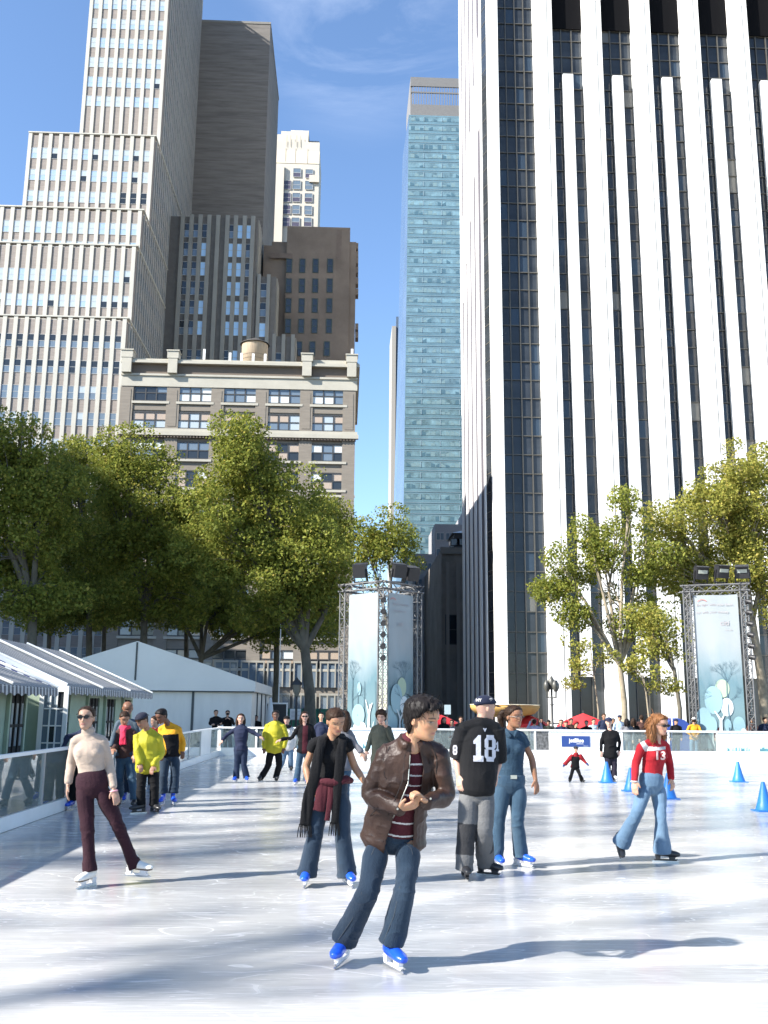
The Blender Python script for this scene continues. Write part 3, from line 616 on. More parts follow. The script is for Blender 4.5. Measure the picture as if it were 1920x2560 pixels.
def kiosk(y0, y1, xw, xe, ze, xr, zr_, label, doors, far_end=False):
    t = thing('kiosk', (xw-1.5, (y0+y1)/2, 0), label, 'kiosk', None)
    k = MB(); k.box((xr-2.4, y0+.1, -.06), (xw, y1-.1, ze+.15)); zt = zr_-.12
    k.add([(xr-2.4, y0+.1, ze+.152), (xw, y0+.1, ze+.152), (xr, y0+.1, zt), (xr-2.4, y1-.1, ze+.152), (xw, y1-.1, ze+.152), (xr, y1-.1, zt)], [(0, 1, 2), (4, 3, 5)])
    k.build('wall', GREEN, t)
    k = MB(); nseg = 40                                       # sagging striped cloth over purlins, scalloped hem along the eave
    def rz(u, v): return zr_+(ze-zr_)*u-.07*math.sin(math.pi*((v*3) % 1))*math.sin(math.pi*u)-.03*math.sin(math.pi*u)
    vs = []; nu = 8
    for i in range(nseg+1):
        for j in range(nu+1): u = j/nu; v = i/nseg; vs.append((xr+(xe-xr)*u, y0+(y1-y0)*v, rz(u, v)))
    for i in range(nseg+1): vs.append((xe+.012, y0+(y1-y0)*i/nseg, ze-.13-(.05 if i % 2 else 0)))
    fs = [(i*(nu+1)+j, i*(nu+1)+j+1, (i+1)*(nu+1)+j+1, (i+1)*(nu+1)+j) for i in range(nseg) for j in range(nu)]
    h0 = (nseg+1)*(nu+1)
    fs += [(i*(nu+1)+nu, h0+i, h0+i+1, (i+1)*(nu+1)+nu) for i in range(nseg)]
    k.add(vs, fs, 0, True); k.quad((xr, y0, zr_), (xr, y1, zr_), (xr-2.5, y1, ze+.3), (xr-2.5, y0, ze+.3))
    k.build('awning', STRIPE, t)
    k = MB(); n = 11                                           # blue-squared valance on the gable edge
    for i in range(n*2):
        u0, u1 = i/(n*2), (i+1)/(n*2); xa_, xb_ = xr+(xe-xr)*u0, xr+(xe-xr)*u1; za, zb2 = zr_+(ze-zr_)*u0, zr_+(ze-zr_)*u1
        k.add([(xa_, y0-.02, za+.01), (xb_, y0-.02, zb2+.01), (xb_, y0-.02, zb2-.09), (xa_, y0-.02, za-.09)], [(0, 1, 2, 3)], 1)
        k.add([(xa_, y0-.02, za-.09), (xb_, y0-.02, zb2-.09), (xb_, y0-.02, zb2-.24), (xa_, y0-.02, za-.24)], [(0, 1, 2, 3)], 0 if i % 2 else 1)
        k.add([(xa_, y0-.02, za-.24), (xb_, y0-.02, zb2-.24), (xb_, y0-.02, zb2-.30), (xa_, y0-.02, za-.30)], [(0, 1, 2, 3)], 1)
    k.build('valance', [BLUEP, WCLOTH], t)
    k = MB()
    for v in (.0, .335, .665, 1.): y = y0+(y1-y0)*v; k.tube((xr, y, zr_+.03), (xe, y, ze+.03), .028)
    k.tube((xe-.02, y0, ze-.02), (xe-.02, y1, ze-.02), .022); k.tube((xw, y0+.15, ze-.25), (xe, y0+.15, ze-.03), .018); k.build('awning_frame', WPAINT, t)
    for (a, b, zt_, kind) in doors:
        d = MB(); d.box((xw+.003, a, 0), (xw+.03, b, zt_), 0)
        d.box((xw+.004, a-.09, 0), (xw+.07, a-.003, zt_+.09), 1); d.box((xw+.004, b+.003, 0), (xw+.07, b+.09, zt_+.09), 1); d.box((xw+.004, a, zt_+.003), (xw+.07, b, zt_+.09), 1)
        m_ = 3 if b-a > .8 else 2
        for i in range(m_):                                    # narrow leaves with upright glazing bars
            ya = a+(b-a)*i/m_
            for q in (.3, .5, .7): d.box((xw+.032, ya+(b-a)/m_*q-.012, .95), (xw+.045, ya+(b-a)/m_*q+.012, zt_-.2), 2)
            d.box((xw+.031, ya, .0), (xw+.06, ya+.05, zt_), 3)
        d.box((xw+.033, a, 1.3), (xw+.05, b, 1.36), 3)
        d.build('door' if kind == 'd' else 'window', [DARKIN, GREEN, G_BLIND, DARKIN], t)
    return t
KXE = -5.75; KXW = -6.3; KXR = -8.6
kB0, kB1 = 20.8, 30.0
kb = kiosk(kB0, kB1, KXW, KXE, 2.12, KXR, 3.36, 'longer green kiosk with a grey striped awning, next to the white tent', [(21.6, 22.9, 2.0, 'd'), (24.6, 25.6, 1.92, 'w'), (26.4, 27.4, 1.92, 'w'), (28.5, 29.4, 1.92, 'w')])
ka = kiosk(12.0, 20.15, KXW, KXE, 2.05, KXR, 3.2, 'nearer green kiosk with a striped awning cut by the left edge of the photo', [(17.0, 18.1, 1.95, 'd'), (18.9, 19.75, 1.95, 'd')])
dr = MB(); xa_, xb_ = at(93, 1800, kB0-.1)[0], at(165, 1800, kB0-.1)[0]; ya = kB0-.06       # white french door with fifteen panes
dr.box((xa_, ya, 0), (xa_+.09, ya+.05, 2.12), 0); dr.box((xb_-.09, ya, 0), (xb_, ya+.05, 2.12), 0); dr.box((xa_+.09, ya, 2.0), (xb_-.09, ya+.05, 2.12), 0); dr.box((xa_+.09, ya, 0), (xb_-.09, ya+.05, .28), 0)
pw = (xb_-xa_-.18)/3
for i in range(3):
    for j in range(5):
        x0 = xa_+.09+i*pw; z0 = .28+j*.344; dr.quad((x0, ya+.03, z0), (x0+pw, ya+.03, z0), (x0+pw, ya+.03, z0+.344), (x0, ya+.03, z0+.344), 1 if (i+j*2) % 5 else 2)
        if i: dr.box((x0-.014, ya+.005, z0), (x0+.014, ya+.028, z0+.344), 0)
        if j: dr.box((x0+.014, ya+.006, z0-.014), (x0+pw-.014, ya+.028, z0+.014), 0)
dr.build('french_door', [WPAINT, G_MID, G_DARK], kb)
# ------------------------------------------------------------------ big white tent
TENT = pm('tent_vinyl', (.62, .61, .57), .55, var=.07, vscale=.8, bump=.12, bscale=1.6, stretch=(3, 3, .6)); TENTROOF = pm('tent_roof_vinyl', (.62, .62, .585), .5, var=.05, vscale=.4); SEAM = pm('tent_seam', (.06, .07, .07), .7)
YTn = 42.
tn = thing('tent', (-9, YTn+4, 0), 'big white gabled marquee tent beyond the left end of the rink', 'tent')
pk = at(345, 1603, YTn); er = at(631, 1704, YTn); el_x = 2*pk[0]-er[0]; ze = er[2]; dep = 9.5
k = MB()
k.add([(el_x, YTn, -.06), (er[0], YTn, -.06), (er[0], YTn, ze), (el_x, YTn, ze), (er[0], YTn+dep, -.06), (er[0], YTn+dep, ze), (el_x, YTn+dep, -.06), (el_x, YTn+dep, ze)], [(0, 1, 2, 3), (1, 4, 5, 2), (6, 0, 3, 7), (4, 6, 7, 5)])
k.build('wall', TENT, tn)
k = MB(); o_ = .12
k.add([(el_x-o_, YTn-.1, ze), (er[0]+o_, YTn-.1, ze), (pk[0], YTn-.1, pk[2]), (el_x-o_, YTn+dep, ze), (er[0]+o_, YTn+dep, ze), (pk[0], YTn+dep, pk[2])], [(0, 1, 2), (1, 4, 5, 2), (3, 0, 2, 5), (4, 3, 5)])
k.box((el_x-o_, YTn-.14, ze-.42), (er[0]+o_, YTn-.1, ze-.003)); k.box((er[0]+o_, YTn-.13, ze-.42), (er[0]+o_+.03, YTn+dep, ze-.003))
k.build('roof', TENTROOF, tn)
k = MB(); x = at(480, 1800, YTn)[0]; k.box((x-.05, YTn-.03, 0), (x+.05, YTn-.005, ze-.43)); k.box((pk[0]-.035, YTn-.13, ze-.40), (pk[0]+.035, YTn-.102, pk[2]-.05)); k.tube((el_x, YTn-.145, ze-.43), (er[0]+.1, YTn-.145, ze-.43), .025)
for i in range(1, 4): y = YTn+i*dep/4; k.box((er[0]+.003, y-.04, 0), (er[0]+.05, y+.04, ze-.43))
k.build('frame', SEAM, tn)
k = MB(); k.lathe((er[0]+.55, YTn+3.2, -.06), [(.05, 2.3), (.12, 1.9), (.22, .9), (.30, .1), (.28, 0)], 10); k.build('tied_flap', pm('white_flap', (.7, .71, .7), .7), tn)
# ------------------------------------------------------------------ truss light towers with printed banners
TRUSS = pm('truss_aluminium', (.17, .17, .17), .5, metal=.4); BLK = pm('lamp_black', (.015, .015, .017), .5); LENS = pm('lamp_lens', (.40, .42, .36), .2)
def banner_mat(name, h):
    m = bpy.data.materials.new(name); m.use_nodes = True; nt = m.node_tree; b = nt.nodes['Principled BSDF']; L = nt.links.new
    tc = nt.nodes.new('ShaderNodeTexCoord'); sp = nt.nodes.new('ShaderNodeSeparateXYZ'); n = nt.nodes.new('ShaderNodeTexNoise'); n.inputs['Scale'].default_value = 1.4; n.inputs['Detail'].default_value = 5
    mp = nt.nodes.new('ShaderNodeMapping'); mp.inputs['Scale'].default_value = (1.6, 1.6, .5)
    a = nt.nodes.new('ShaderNodeMath'); a.operation = 'MULTIPLY_ADD'; a.inputs[1].default_value = 1.5; L(tc.outputs['Object'], sp.inputs[0]); L(tc.outputs['Object'], mp.inputs[0]); L(mp.outputs[0], n.inputs['Vector']); L(n.outputs['Fac'], a.inputs[0]); L(sp.outputs['Z'], a.inputs[2])
    r = nt.nodes.new('ShaderNodeMapRange'); r.inputs['From Min'].default_value = 1.2; r.inputs['From Max'].default_value = h+.9; L(a.outputs[0], r.inputs['Value'])
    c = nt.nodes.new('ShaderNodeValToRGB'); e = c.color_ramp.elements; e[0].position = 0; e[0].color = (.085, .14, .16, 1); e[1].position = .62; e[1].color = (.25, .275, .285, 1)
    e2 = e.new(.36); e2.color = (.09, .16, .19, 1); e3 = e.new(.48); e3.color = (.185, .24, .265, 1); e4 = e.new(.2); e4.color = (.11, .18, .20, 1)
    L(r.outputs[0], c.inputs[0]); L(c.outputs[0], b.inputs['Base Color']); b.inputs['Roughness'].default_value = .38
    bp = nt.nodes.new('ShaderNodeBump'); bp.inputs['Strength'].default_value = .35; bp.inputs['Distance'].default_value = .05; n2 = nt.nodes.new('ShaderNodeTexNoise'); n2.inputs['Scale'].default_value = .8; L(mp.outputs[0], n2.inputs['Vector']); L(n2.outputs['Fac'], bp.inputs['Height']); L(bp.outputs[0], b.inputs['Normal'])
    return m
OV1 = pm('print_pale_oval', (.44, .50, .52), .45); OV2 = pm('print_blue_oval', (.20, .32, .36), .45); OV3 = pm('print_green_oval', (.28, .36, .26), .45); BRANCH = pm('print_dark_branch', (.05, .10, .13), .5); STEM = pm('print_white_stem', (.46, .50, .51), .45)
def truss_col(mb, c, z0, z1, w_, ang):
    ca, sa = math.cos(ang), math.sin(ang); cor = [(c[0]+ca*a-sa*b, c[1]+sa*a+ca*b) for a, b in ((-w_/2, -w_/2), (w_/2, -w_/2), (w_/2, w_/2), (-w_/2, w_/2))]
    for x, y in cor: mb.tube((x, y, z0), (x, y, z1), .025, n=6)
    n = int((z1-z0)/.34)
    for i in range(n):
        za, zb2 = z0+(z1-z0)*i/n, z0+(z1-z0)*(i+1)/n
        for j in range(4):
            p, q = cor[j], cor[(j+1) % 4]
            if i % 2: p, q = q, p
            mb.tube((*p, za), (*q, zb2), .013, n=5); mb.tube((*cor[j], za), (*cor[(j+1) % 4], za), .012, n=5)
def truss_beam(mb, a, b, w_):
    a = Vector(a); b = Vector(b); d = (b-a).normalized(); s = Vector((-d.y, d.x, 0)); up = Vector((0, 0, 1)); cor = [s*(u*w_/2)+up*(v*w_/2) for u, v in ((-1, -1), (1, -1), (1, 1), (-1, 1))]
    for c in cor: mb.tube(a+c, b+c, .025, n=6)
    n = int((b-a).length/.3)
    for i in range(n):
        p = a+(b-a)*(i/n); q = a+(b-a)*((i+1)/n)
        for j in range(4):
            c1, c2 = cor[j], cor[(j+1) % 4]
            if i % 2: c1, c2 = c2, c1
            mb.tube(p+c1, q+c2, .013, n=5)
def banner(parent, p0, p1, z0, z1, seed, lines, mat_, side):
    rnd = random.Random(seed); ux = (Vector(p1)-Vector(p0)); wd = ux.length; ux.normalize(); nrm = Vector((ux.y, -ux.x, 0))
    def P(u, z, o=0): v = Vector(p0)+ux*(u*wd)+nrm*o; return (v.x, v.y, z)
    k = MB(); nz_ = 24; nu = 8; vs = []
    def bul(u, z): return .03*math.sin(5*u+z*1.3+seed)*math.sin(math.pi*u)
    for i in range(nz_+1):
        for j in range(nu+1): z = z0+(z1-z0)*i/nz_; vs.append(P(j/nu, z, bul(j/nu, z)))
    k.add(vs, [(i*(nu+1)+j, i*(nu+1)+j+1, (i+1)*(nu+1)+j+1, (i+1)*(nu+1)+j) for i in range(nz_) for j in range(nu)], 0, True)
    H_ = z1-z0
    def oval(u, v, a, b, mi, o):
        n = 28; k.add([P(u+a/wd*math.cos(2*math.pi*q/n), z0+v*H_+b*math.sin(2*math.pi*q/n)*(1+.0), o+bul(u, z0+v*H_)) for q in range(n)], [tuple(range(n))], mi)
    def stroke(pts, w0, w1, mi, o):
        n = len(pts); vs = []
        for i, (u, v) in enumerate(pts):
            d = (pts[min(i+1, n-1)][0]-pts[max(i-1, 0)][0])*wd, (pts[min(i+1, n-1)][1]-pts[max(i-1, 0)][1])*H_; l_ = math.hypot(*d) or 1; w_ = w0+(w1-w0)*i/(n-1)
            for s in (-1, 1): vs.append(P(u-s*d[1]/l_*w_/wd, z0+v*H_+s*d[0]/l_*w_, o+bul(u, z0+v*H_)))
        k.add(vs, [(2*i, 2*i+1, 2*i+3, 2*i+2) for i in range(n-1)], mi)
    def twig(u, v, ang, ln, w_, dep):
        if dep == 0 or ln < .05: return
        u2 = u+math.cos(ang)*ln/wd; v2 = v+math.sin(ang)*ln/H_
        if not (.03 < u2 < .97): return
        stroke([(u, v), ((u+u2)/2+.004, (v+v2)/2), (u2, v2)], w_, w_*.65, 4, .036)
        for s in (-1, 1, .35): twig(u2, v2, ang+s*rnd.uniform(.3, .65), ln*rnd.uniform(.62, .82), w_*.62, dep-1)
    bu = .64 if side else .18
    stroke([(bu, .02), (bu+.015, .2), (bu, .36)], .035, .02, 4, .034)
    twig(bu, .36, math.pi/2, .42, .018, 5); twig(bu, .28, 2.4, .4, .012, 4); twig(bu, .30, .6, .3, .012, 4)
    if side:
        oval(.54, .385, .27, .36, 3, .030); oval(.33, .31, .34, .55, 2, .032); oval(.62, .265, .24, .36, 1, .038); oval(.10, .18, .3, .5, 2, .031); oval(.26, .15, .21, .34, 2, .033); oval(.86, .15, .23, .34, 2, .033); oval(.62, .15, .13, .24, 2, .035); oval(.04, .11, .12, .22, 1, .035); oval(.95, .10, .12, .2, 1, .035)
        stroke([(.46, -.0), (.46, .12), (.47, .18)], .07, .05, 5, .040); stroke([(.47, .18), (.40, .215), (.34, .24)], .045, .02, 5, .041); stroke([(.47, .18), (.52, .20), (.55, .22)], .045, .02, 5, .042)
        stroke([(.74, .0), (.76, .06), (.72, .10)], .04, .02, 5, .041); stroke([(.3, .0), (.27, .05), (.28, .1)], .03, .02, 5, .043)
    else:
        stroke([(.76, .0), (.73, .1), (.74, .2), (.78, .27)], .07, .04, 5, .040); stroke([(.74, .2), (.68, .25), (.62, .30)], .04, .015, 5, .041); stroke([(.75, .22), (.84, .28)], .04, .02, 5, .042)
        oval(.40, .20, .33, .42, 2, .031); oval(.45, .12, .34, .25, 1, .03); oval(.40, .37, .10, .26, 2, .033)
        for u in (.12, .3, .5, .88): stroke([(u, .0), (u+.03, .06), (u-.02, .12), (u+.01, .16)], .035, .012, 5, .038)
        for u in (.36, .56, .93): stroke([(u, .0), (u+.02, .2), (u, .42)], .02, .01, 4, .032)
    for (txt, u, v, s) in lines:
        if txt == 'arc':
            stroke([(u-.10, v), (u-.05, v+.010), (u, v+.013), (u+.05, v+.010), (u+.10, v)], .012, .012, 6, .034)
        else: put_text(k, txt, s, P(u, z0+v*H_, .034), ux, (0, 0, 1), 7)
    k.build('banner', [mat_, OV1, OV2, OV3, BRANCH, STEM, pm('red_ink', (.5, .12, .1), .5), INK], parent)
def par_lamp(c, d, label, grp):
    t = thing('par_lamp', c, label, 'stage lamp', grp); c = Vector(c); d = Vector(d).normalized(); k = MB()
    k.path([c-d*.15, c-d*.12, c+d*.02, c+d*.12], [.05, .085, .1, .105], 12); k.build('housing', BLK, t)
    k = MB(); k.path([c+d*.121, c+d*.128], [.09, .09], 12); k.build('lens', pm('can_lens', (.03, .03, .032), .2), t)
    k = MB(); s = d.cross(Vector((0, 0, 1))).normalized(); k.path([c+s*.12, c+s*.12-Vector((0, 0, .1))-d*.1, c-s*.12-Vector((0, 0, .1))-d*.1, c-s*.12], [.012]*4, 6); k.build('yoke', BLK, t)
def flood_lamp(c, yaw, tilt, label, grp):
    t = thing('flood_lamp', c, label, 'floodlight', grp); M = Matrix.Translation(Vector([float(a) for a in c])) @ Matrix.Rotation(yaw, 4, 'Z') @ Matrix.Rotation(tilt, 4, 'X')
    def bx(name, a, b, m):
        q = MB(); q.box(a, b); q.v = [tuple(M @ Vector(v)) for v in q.v]; q.build(name, m, t)
    bx('housing', (-.25, -.16, .12), (.25, .18, .62), BLK); bx('lens', (-.19, -.185, .36), (.19, -.162, .50), LENS); bx('visor', (-.27, -.34, .622), (.27, .1, .65), BLK)
    bx('bracket', (-.3, -.03, -.05), (-.255, .03, .45), BLK); bx('bracket', (.255, -.03, -.05), (.3, .03, .45), BLK); bx('base', (-.3, -.05, -.09), (.3, .05, -.052), BLK)
def light_tower(cx_, cy_, half_diag, ang, top, label, which, bl, br_):
    """square tower; ang: direction of the corner nearest to the camera"""
    t = thing('truss_tower', (cx_, cy_, 0), label, 'light tower')
    cor = [Vector((cx_+half_diag*math.cos(ang+i*math.pi/2), cy_+half_diag*math.sin(ang+i*math.pi/2), 0)) for i in range(4)]     # 0 near, 1 right, 2 back, 3 left
    w_ = .27
    for i, c in enumerate(cor): k = MB(); truss_col(k, c, -.06, top-.3, w_, ang+math.pi/4); k.build('truss_leg', TRUSS, t)
    for i in range(4):
        a, b = cor[i], cor[(i+1) % 4]; d = (b-a).normalized(); k = MB(); truss_beam(k, (a.x-d.x*.25, a.y-d.y*.25, top-.14), (b.x+d.x*.25, b.y+d.y*.25, top-.14), .26); k.build('top_truss', TRUSS, t)
    for (a, b, ln, sd_) in ((cor[3], cor[0], bl, True), (cor[0], cor[1], br_, False)):
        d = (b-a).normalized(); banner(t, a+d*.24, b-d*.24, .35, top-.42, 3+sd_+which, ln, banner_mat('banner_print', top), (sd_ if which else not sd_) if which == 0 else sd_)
    near = cor[0]; out = Vector((math.cos(ang), math.sin(ang), 0)); grp = 'lamps down the corner of the %s truss tower' % ('right' if which else 'left')
    words = ['topmost', 'second from the top', 'third from the top', 'fourth from the top', 'fifth from the top', 'lowest']
    for i in range(6):
        z = top-.75-i*.44; c = near+out*.24+Vector((0, 0, z)); par_lamp(c, Vector((math.cos(ang)*.9+(.75 if which else -.15), math.sin(ang), -.35)), 'black can lamp, %s on the near corner of the %s' % (words[i], 'right truss tower' if which else 'left truss tower'), grp)
    return t, cor
ltc = light_tower(at(958, 1700, 36.)[0], 37.0+2.0, 1.45, R(-90+1.5), 6.35+.28, 'square truss light tower with frosty tree banners in front of the big tree', 0, [], [('Be the snowflake', .5, .93, .13), ('that stands out', .45, .885, .13), ('arc', .2, .955, 0), ('citi', .5, .80, .24), ('bank', .7, .765, .07)])
rtc = light_tower(at(1800, 1700, 38.5)[0]+.58, 39.9, 1.55, R(-90+22), 6.55+.3, 'square truss light tower with balloon tree banners at the right edge', 1, [('Be tight with your laces,', .48, .935, .145), ('not with your money.', .42, .885, .145), ('arc', .2, .958, 0), ('citi', .68, .81, .30), ('let it slide', .76, .765, .07)], [])
gl_ = 'floodlights on top of the left truss tower'; gr_ = 'floodlights on top of the right truss tower'
def up(a, b, u, z): v = a.lerp(b, u); return (v.x, v.y, z)
c0 = ltc[1]; c1 = rtc[1]
flood_lamp(up(c0[3], c0[0], .42, 6.75), R(160), R(-18), 'black floodlight tilted left on the left arm of the left truss tower', gl_)
flood_lamp(up(c0[0], c0[1], .42, 6.75), R(200), R(-18), 'black floodlight with a pale lens near the corner of the left truss tower', gl_)
flood_lamp(up(c0[0], c0[1], .80, 6.72), R(205), R(-22), 'black floodlight at the right end of the left truss tower', gl_)
flood_lamp(up(c1[3], c1[0], .26, 6.98), R(5), R(14), 'black floodlight over the left end of the right truss tower', gr_)
flood_lamp(up(c1[3], c1[0], .62, 7.0), R(12), R(14), 'black floodlight over the middle of the right truss tower', gr_)
flood_lamp(up(c1[0], c1[1], .12, 7.0), R(-25), R(18), 'black floodlight over the near corner of the right truss tower', gr_)
# ------------------------------------------------------------------ cones on the ice
CONE = pm('cone_blue', (.022, .16, .50), .45, var=.06, vscale=8)
for (px, py, lab) in ((1518, 1957, 'blue plastic cone in front of the capped woman in black'), (1578, 1978, 'blue plastic cone half hidden behind the red sweater sleeve'), (1672, 1997, 'blue plastic cone right behind the woman in the red sweater'), (1847, 1955, 'blue plastic cone standing alone farthest right on open ice'), (1912, 2028, 'blue plastic cone cut by the right edge of the photo')):
    p = gnd(px, py); t = thing('traffic_cone', (p[0], p[1], 0), lab, 'cone', 'blue cones on the ice')
    k = MB(); k.lathe((p[0], p[1], 0), [(.165, .022), (.155, .03), (.115, .16), (.055, .40), (.032, .49), (.03, .50), (.0, .50)], 24); k.build('cone_body', CONE, t)
    k = MB(); k.box((p[0]-.18, p[1]-.18, .0), (p[0]+.18, p[1]+.18, .02)); k.build('base', CONE, t)
# ------------------------------------------------------------------ beyond the far barrier: umbrellas, canopy, lamps, boards
RED = pm('umbrella_red', (.62, .03, .035), .7, var=.08, vscale=2); TANC = pm('tan_canvas', (.52, .32, .10), .7, var=.1, vscale=2); POLE = pm('pole_dark', (.05, .05, .05), .5)
def umbrella(px, py, Y, r, h, label, mat_=RED, grp='red umbrellas beyond the rink'):
    p = at(px, py, Y); t = thing('umbrella', (p[0], Y, -.06), label, 'umbrella', grp); k = MB(); n = 8; z = p[2]
    vs = [(p[0], Y, z)]
    for rr, dz_ in ((.5, .42), (1., 1.)):
        for j in range(n*3): a = 2*math.pi*j/(n*3); s = 1-.06*(1-abs(math.cos(a*n/2)))*rr; vs.append((p[0]+r*rr*s*math.cos(a), Y+r*rr*s*math.sin(a), z-h*dz_))
    m_ = n*3; fs = [(0, 1+j, 1+(j+1) % m_) for j in range(m_)]+[(1+j, 1+m_+j, 1+m_+(j+1) % m_, 1+(j+1) % m_) for j in range(m_)]
    o = len(vs); vs += [(v[0], v[1], v[2]-.18) for v in vs[1+m_:1+2*m_]]; fs += [(1+m_+j, o+j, o+(j+1) % m_, 1+m_+(j+1) % m_) for j in range(m_)]
    k.add(vs, fs); k.build('canopy', mat_, t); k = MB(); k.tube((p[0], Y, -.06), (p[0], Y, z+.12), .03); k.build('pole', POLE, t)
umbrella(1458, 1783, 46, 1.25, .55, 'red umbrella standing clear in front of the striped tower')
umbrella(1322, 1787, 50, 1.0, .45, 'red umbrella partly hidden behind the woman in the teal shirt')
umbrella(1098, 1785, 48, 1.0, .45, 'red umbrella behind the head of the man in leather')
p = at(1262, 1777, 50); t = thing('tan_canopy', (p[0], 50, -.06), 'wide flat topped tan canopy above the heads beyond the rink', 'canopy'); k = MB()
rr = (at(1347, 1770, 50)[0]-p[0]); k.lathe((p[0], 50, p[2]), [(0, .30), (rr, .27), (rr*1.01, .20), (rr*.97, .05), (rr*.85, -.15), (rr*.5, -.30), (0, -.34)], 40); k.build('canopy', TANC, t); k = MB(); k.tube((p[0], 50, -.06), (p[0], 50, p[2]-.3), .06); k.build('pole', POLE, t)
k = MB(); k.lathe((p[0], 50, p[2]), [(rr*1.0, .275), (rr*1.03, .295), (rr*1.0, .315)], 40); k.build('rim', pm('canopy_rim', (.72, .66, .5), .6), t)
p = at(742, 1722, 52); t = thing('street_lamp', (p[0], 52, -.06), 'dark lantern street lamp in front of the big tree trunk', 'street lamp')
k = MB(); k.path([(p[0], 52, -.06), (p[0], 52, .5), (p[0], 52, p[2]-.4)], [.12, .07, .055], 10); k.build('post', POLE, t)
k = MB(); k.lathe((p[0], 52, p[2]-.4), [(.07, 0), (.2, .28), (.24, .62)], 12); k.build('lantern', pm('lantern_glass', (.30, .27, .20), .2), t); k = MB(); k.lathe((p[0], 52, p[2]+.2), [(.30, 0), (.26, .12), (.1, .28), (.0, .42)], 12); k.build('cap', POLE, t)
p = at(1378, 1690, 54); t = thing('ornate_lamp', (p[0], 54, -.06), 'tall ornate dark iron lamp post with a crossbar before the marble piers', 'street lamp')
k = MB(); z = p[2]; k.path([(p[0], 54, -.06), (p[0], 54, .9), (p[0], 54, 1.0), (p[0], 54, z-1.1)], [.16, .12, .07, .06], 10); k.lathe((p[0], 54, z-1.6), [(.06, 0), (.13, .05), (.06, .1)], 10); k.build('post', POLE, t)
k = MB(); k.tube((p[0]-.75, 54, z-2.55), (p[0]+.75, 54, z-2.55), .035); k.build('crossbar', POLE, t)
k = MB()
for i in range(4):
    a = i*math.pi/2+.4; q = Vector((p[0]+.33*math.cos(a), 54+.33*math.sin(a), z-.85)); k.path([(p[0], 54, z-1.2), (q.x, q.y, z-1.15), tuple(q)], [.03]*3, 6); k.lathe(tuple(q), [(.04, 0), (.15, .2), (.15, .42), (.03, .62)], 8)
k.lathe((p[0], 54, z-.75), [(.05, -.4), (.06, .0), (.18, .25), (.18, .5), (.03, .75)], 8); k.build('lanterns', pm('lantern_dark', (.08, .08, .07), .4), t)
p0, p1 = at(668, 1760, 47), at(715, 1800, 47); t = thing('notice_board', ((p0[0]+p1[0])/2, 47, -.06), 'black notice board with a pale frame beside the tent', 'board')
k = MB(); k.box((p0[0], 47, .2), (p1[0], 47.1, p0[2])); k.build('panel', BLK, t); k = MB(); k.box((p0[0]-.06, 46.97, p0[2]), (p1[0]+.06, 47.13, p0[2]+.07)); k.box((p0[0]-.06, 46.97, -.06), (p0[0]-.003, 47.13, p0[2])); k.box((p1[0]+.003, 46.97, -.06), (p1[0]+.06, 47.13, p0[2])); k.build('frame', ALU, t)
p0, p1 = at(725, 1772, 56), at(752, 1800, 56); t = thing('white_sign', ((p0[0]+p1[0])/2, 56, -.06), 'bright white printed sign behind the lamp post', 'sign')
k = MB(); k.box((p0[0], 56, p1[2]), (p1[0], 56.05, p0[2]), 0)
for i in range(7): z = p0[2]-.12-i*.075; k.box((p0[0]+.08, 55.99, z-.018), (p1[0]-.08-.1*(i % 3), 55.997, z), 1)
k.build('panel', [RAILW, INK], t); k = MB(); k.tube((p0[0]+.1, 56.08, -.06), (p0[0]+.1, 56.08, p0[2]), .03); k.tube((p1[0]-.1, 56.08, -.06), (p1[0]-.1, 56.08, p0[2]), .03); k.build('legs', POLE, t)
p = at(704, 1500, 60); t = thing('flag_pole', (p[0], 60, -.06), 'thin pale pole standing left of the big tree', 'pole'); k = MB(); k.tube((p[0], 60, -.06), (p[0], 60, p[2]), .035, .025); k.build('pole', RAILW, t); k = MB(); k.lathe((p[0], 60, p[2]), [(.0, .0), (.07, .05), (.0, .12)], 8); k.build('finial', RAILW, t)
g0, g1 = at(720, 1765, 70)[0], at(880, 1765, 70)[0]; t = thing('green_hoarding', ((g0+g1)/2, 70, -.06), 'green hoarding panel behind the big tree trunk', 'fence'); k = MB()
k.box((g0, 70, -.06), (g1, 70.1, at(800, 1772, 70)[2])); k.build('panel', pm('hoarding_green', (.02, .16, .11), .6, var=.15, vscale=1), t); k = MB()
for i in range(5): x = g0+(g1-g0)*i/4; k.box((x-.04, 69.93, -.06), (x+.04, 69.997, at(800, 1770, 70)[2]))
k.build('posts', POLE, t)
p = at(1655, 1795, 46); t = thing('blue_tent', (p[0]+.6, 46, -.06), 'small blue pop up tent behind the rail near the yellow coat', 'tent'); k = MB(); vs = []; 
for i in range(9):
    a = math.pi*i/8
    for j in range(2): vs.append((p[0]+.6-.85*math.cos(a), 45.6+j*1.2, -.06+(p[2]+.06)*math.sin(a)**.7))
k.add(vs, [(2*i, 2*i+1, 2*i+3, 2*i+2) for i in range(8)]); k.add([vs[2*i] for i in range(9)], [tuple(range(9))]); k.build('shell', pm('tent_blue', (.03, .07, .30), .7), t); k = MB(); k.tube((p[0]+.3, 45.5, -.06), (p[0]+.3, 45.5, p[2]+.15), .03); k.build('pole', RAILW, t)
p = at(1100, 1752, 60); t = thing('pale_notice', (p[0], 60, -.06), 'small pale notice on a pole before the dark stone building', 'sign'); k = MB(); q0, q1 = at(1111, 1762, 60), at(1127, 1786, 60); k.box((q0[0], 60, q1[2]), (q1[0], 60.04, q0[2])); k.build('panel', pm('pale_blue_sign', (.42, .52, .56), .5), t); k = MB(); k.tube(((q0[0]+q1[0])/2, 60.07, -.06), ((q0[0]+q1[0])/2, 60.07, q0[2]), .03); k.build('pole', POLE, t)
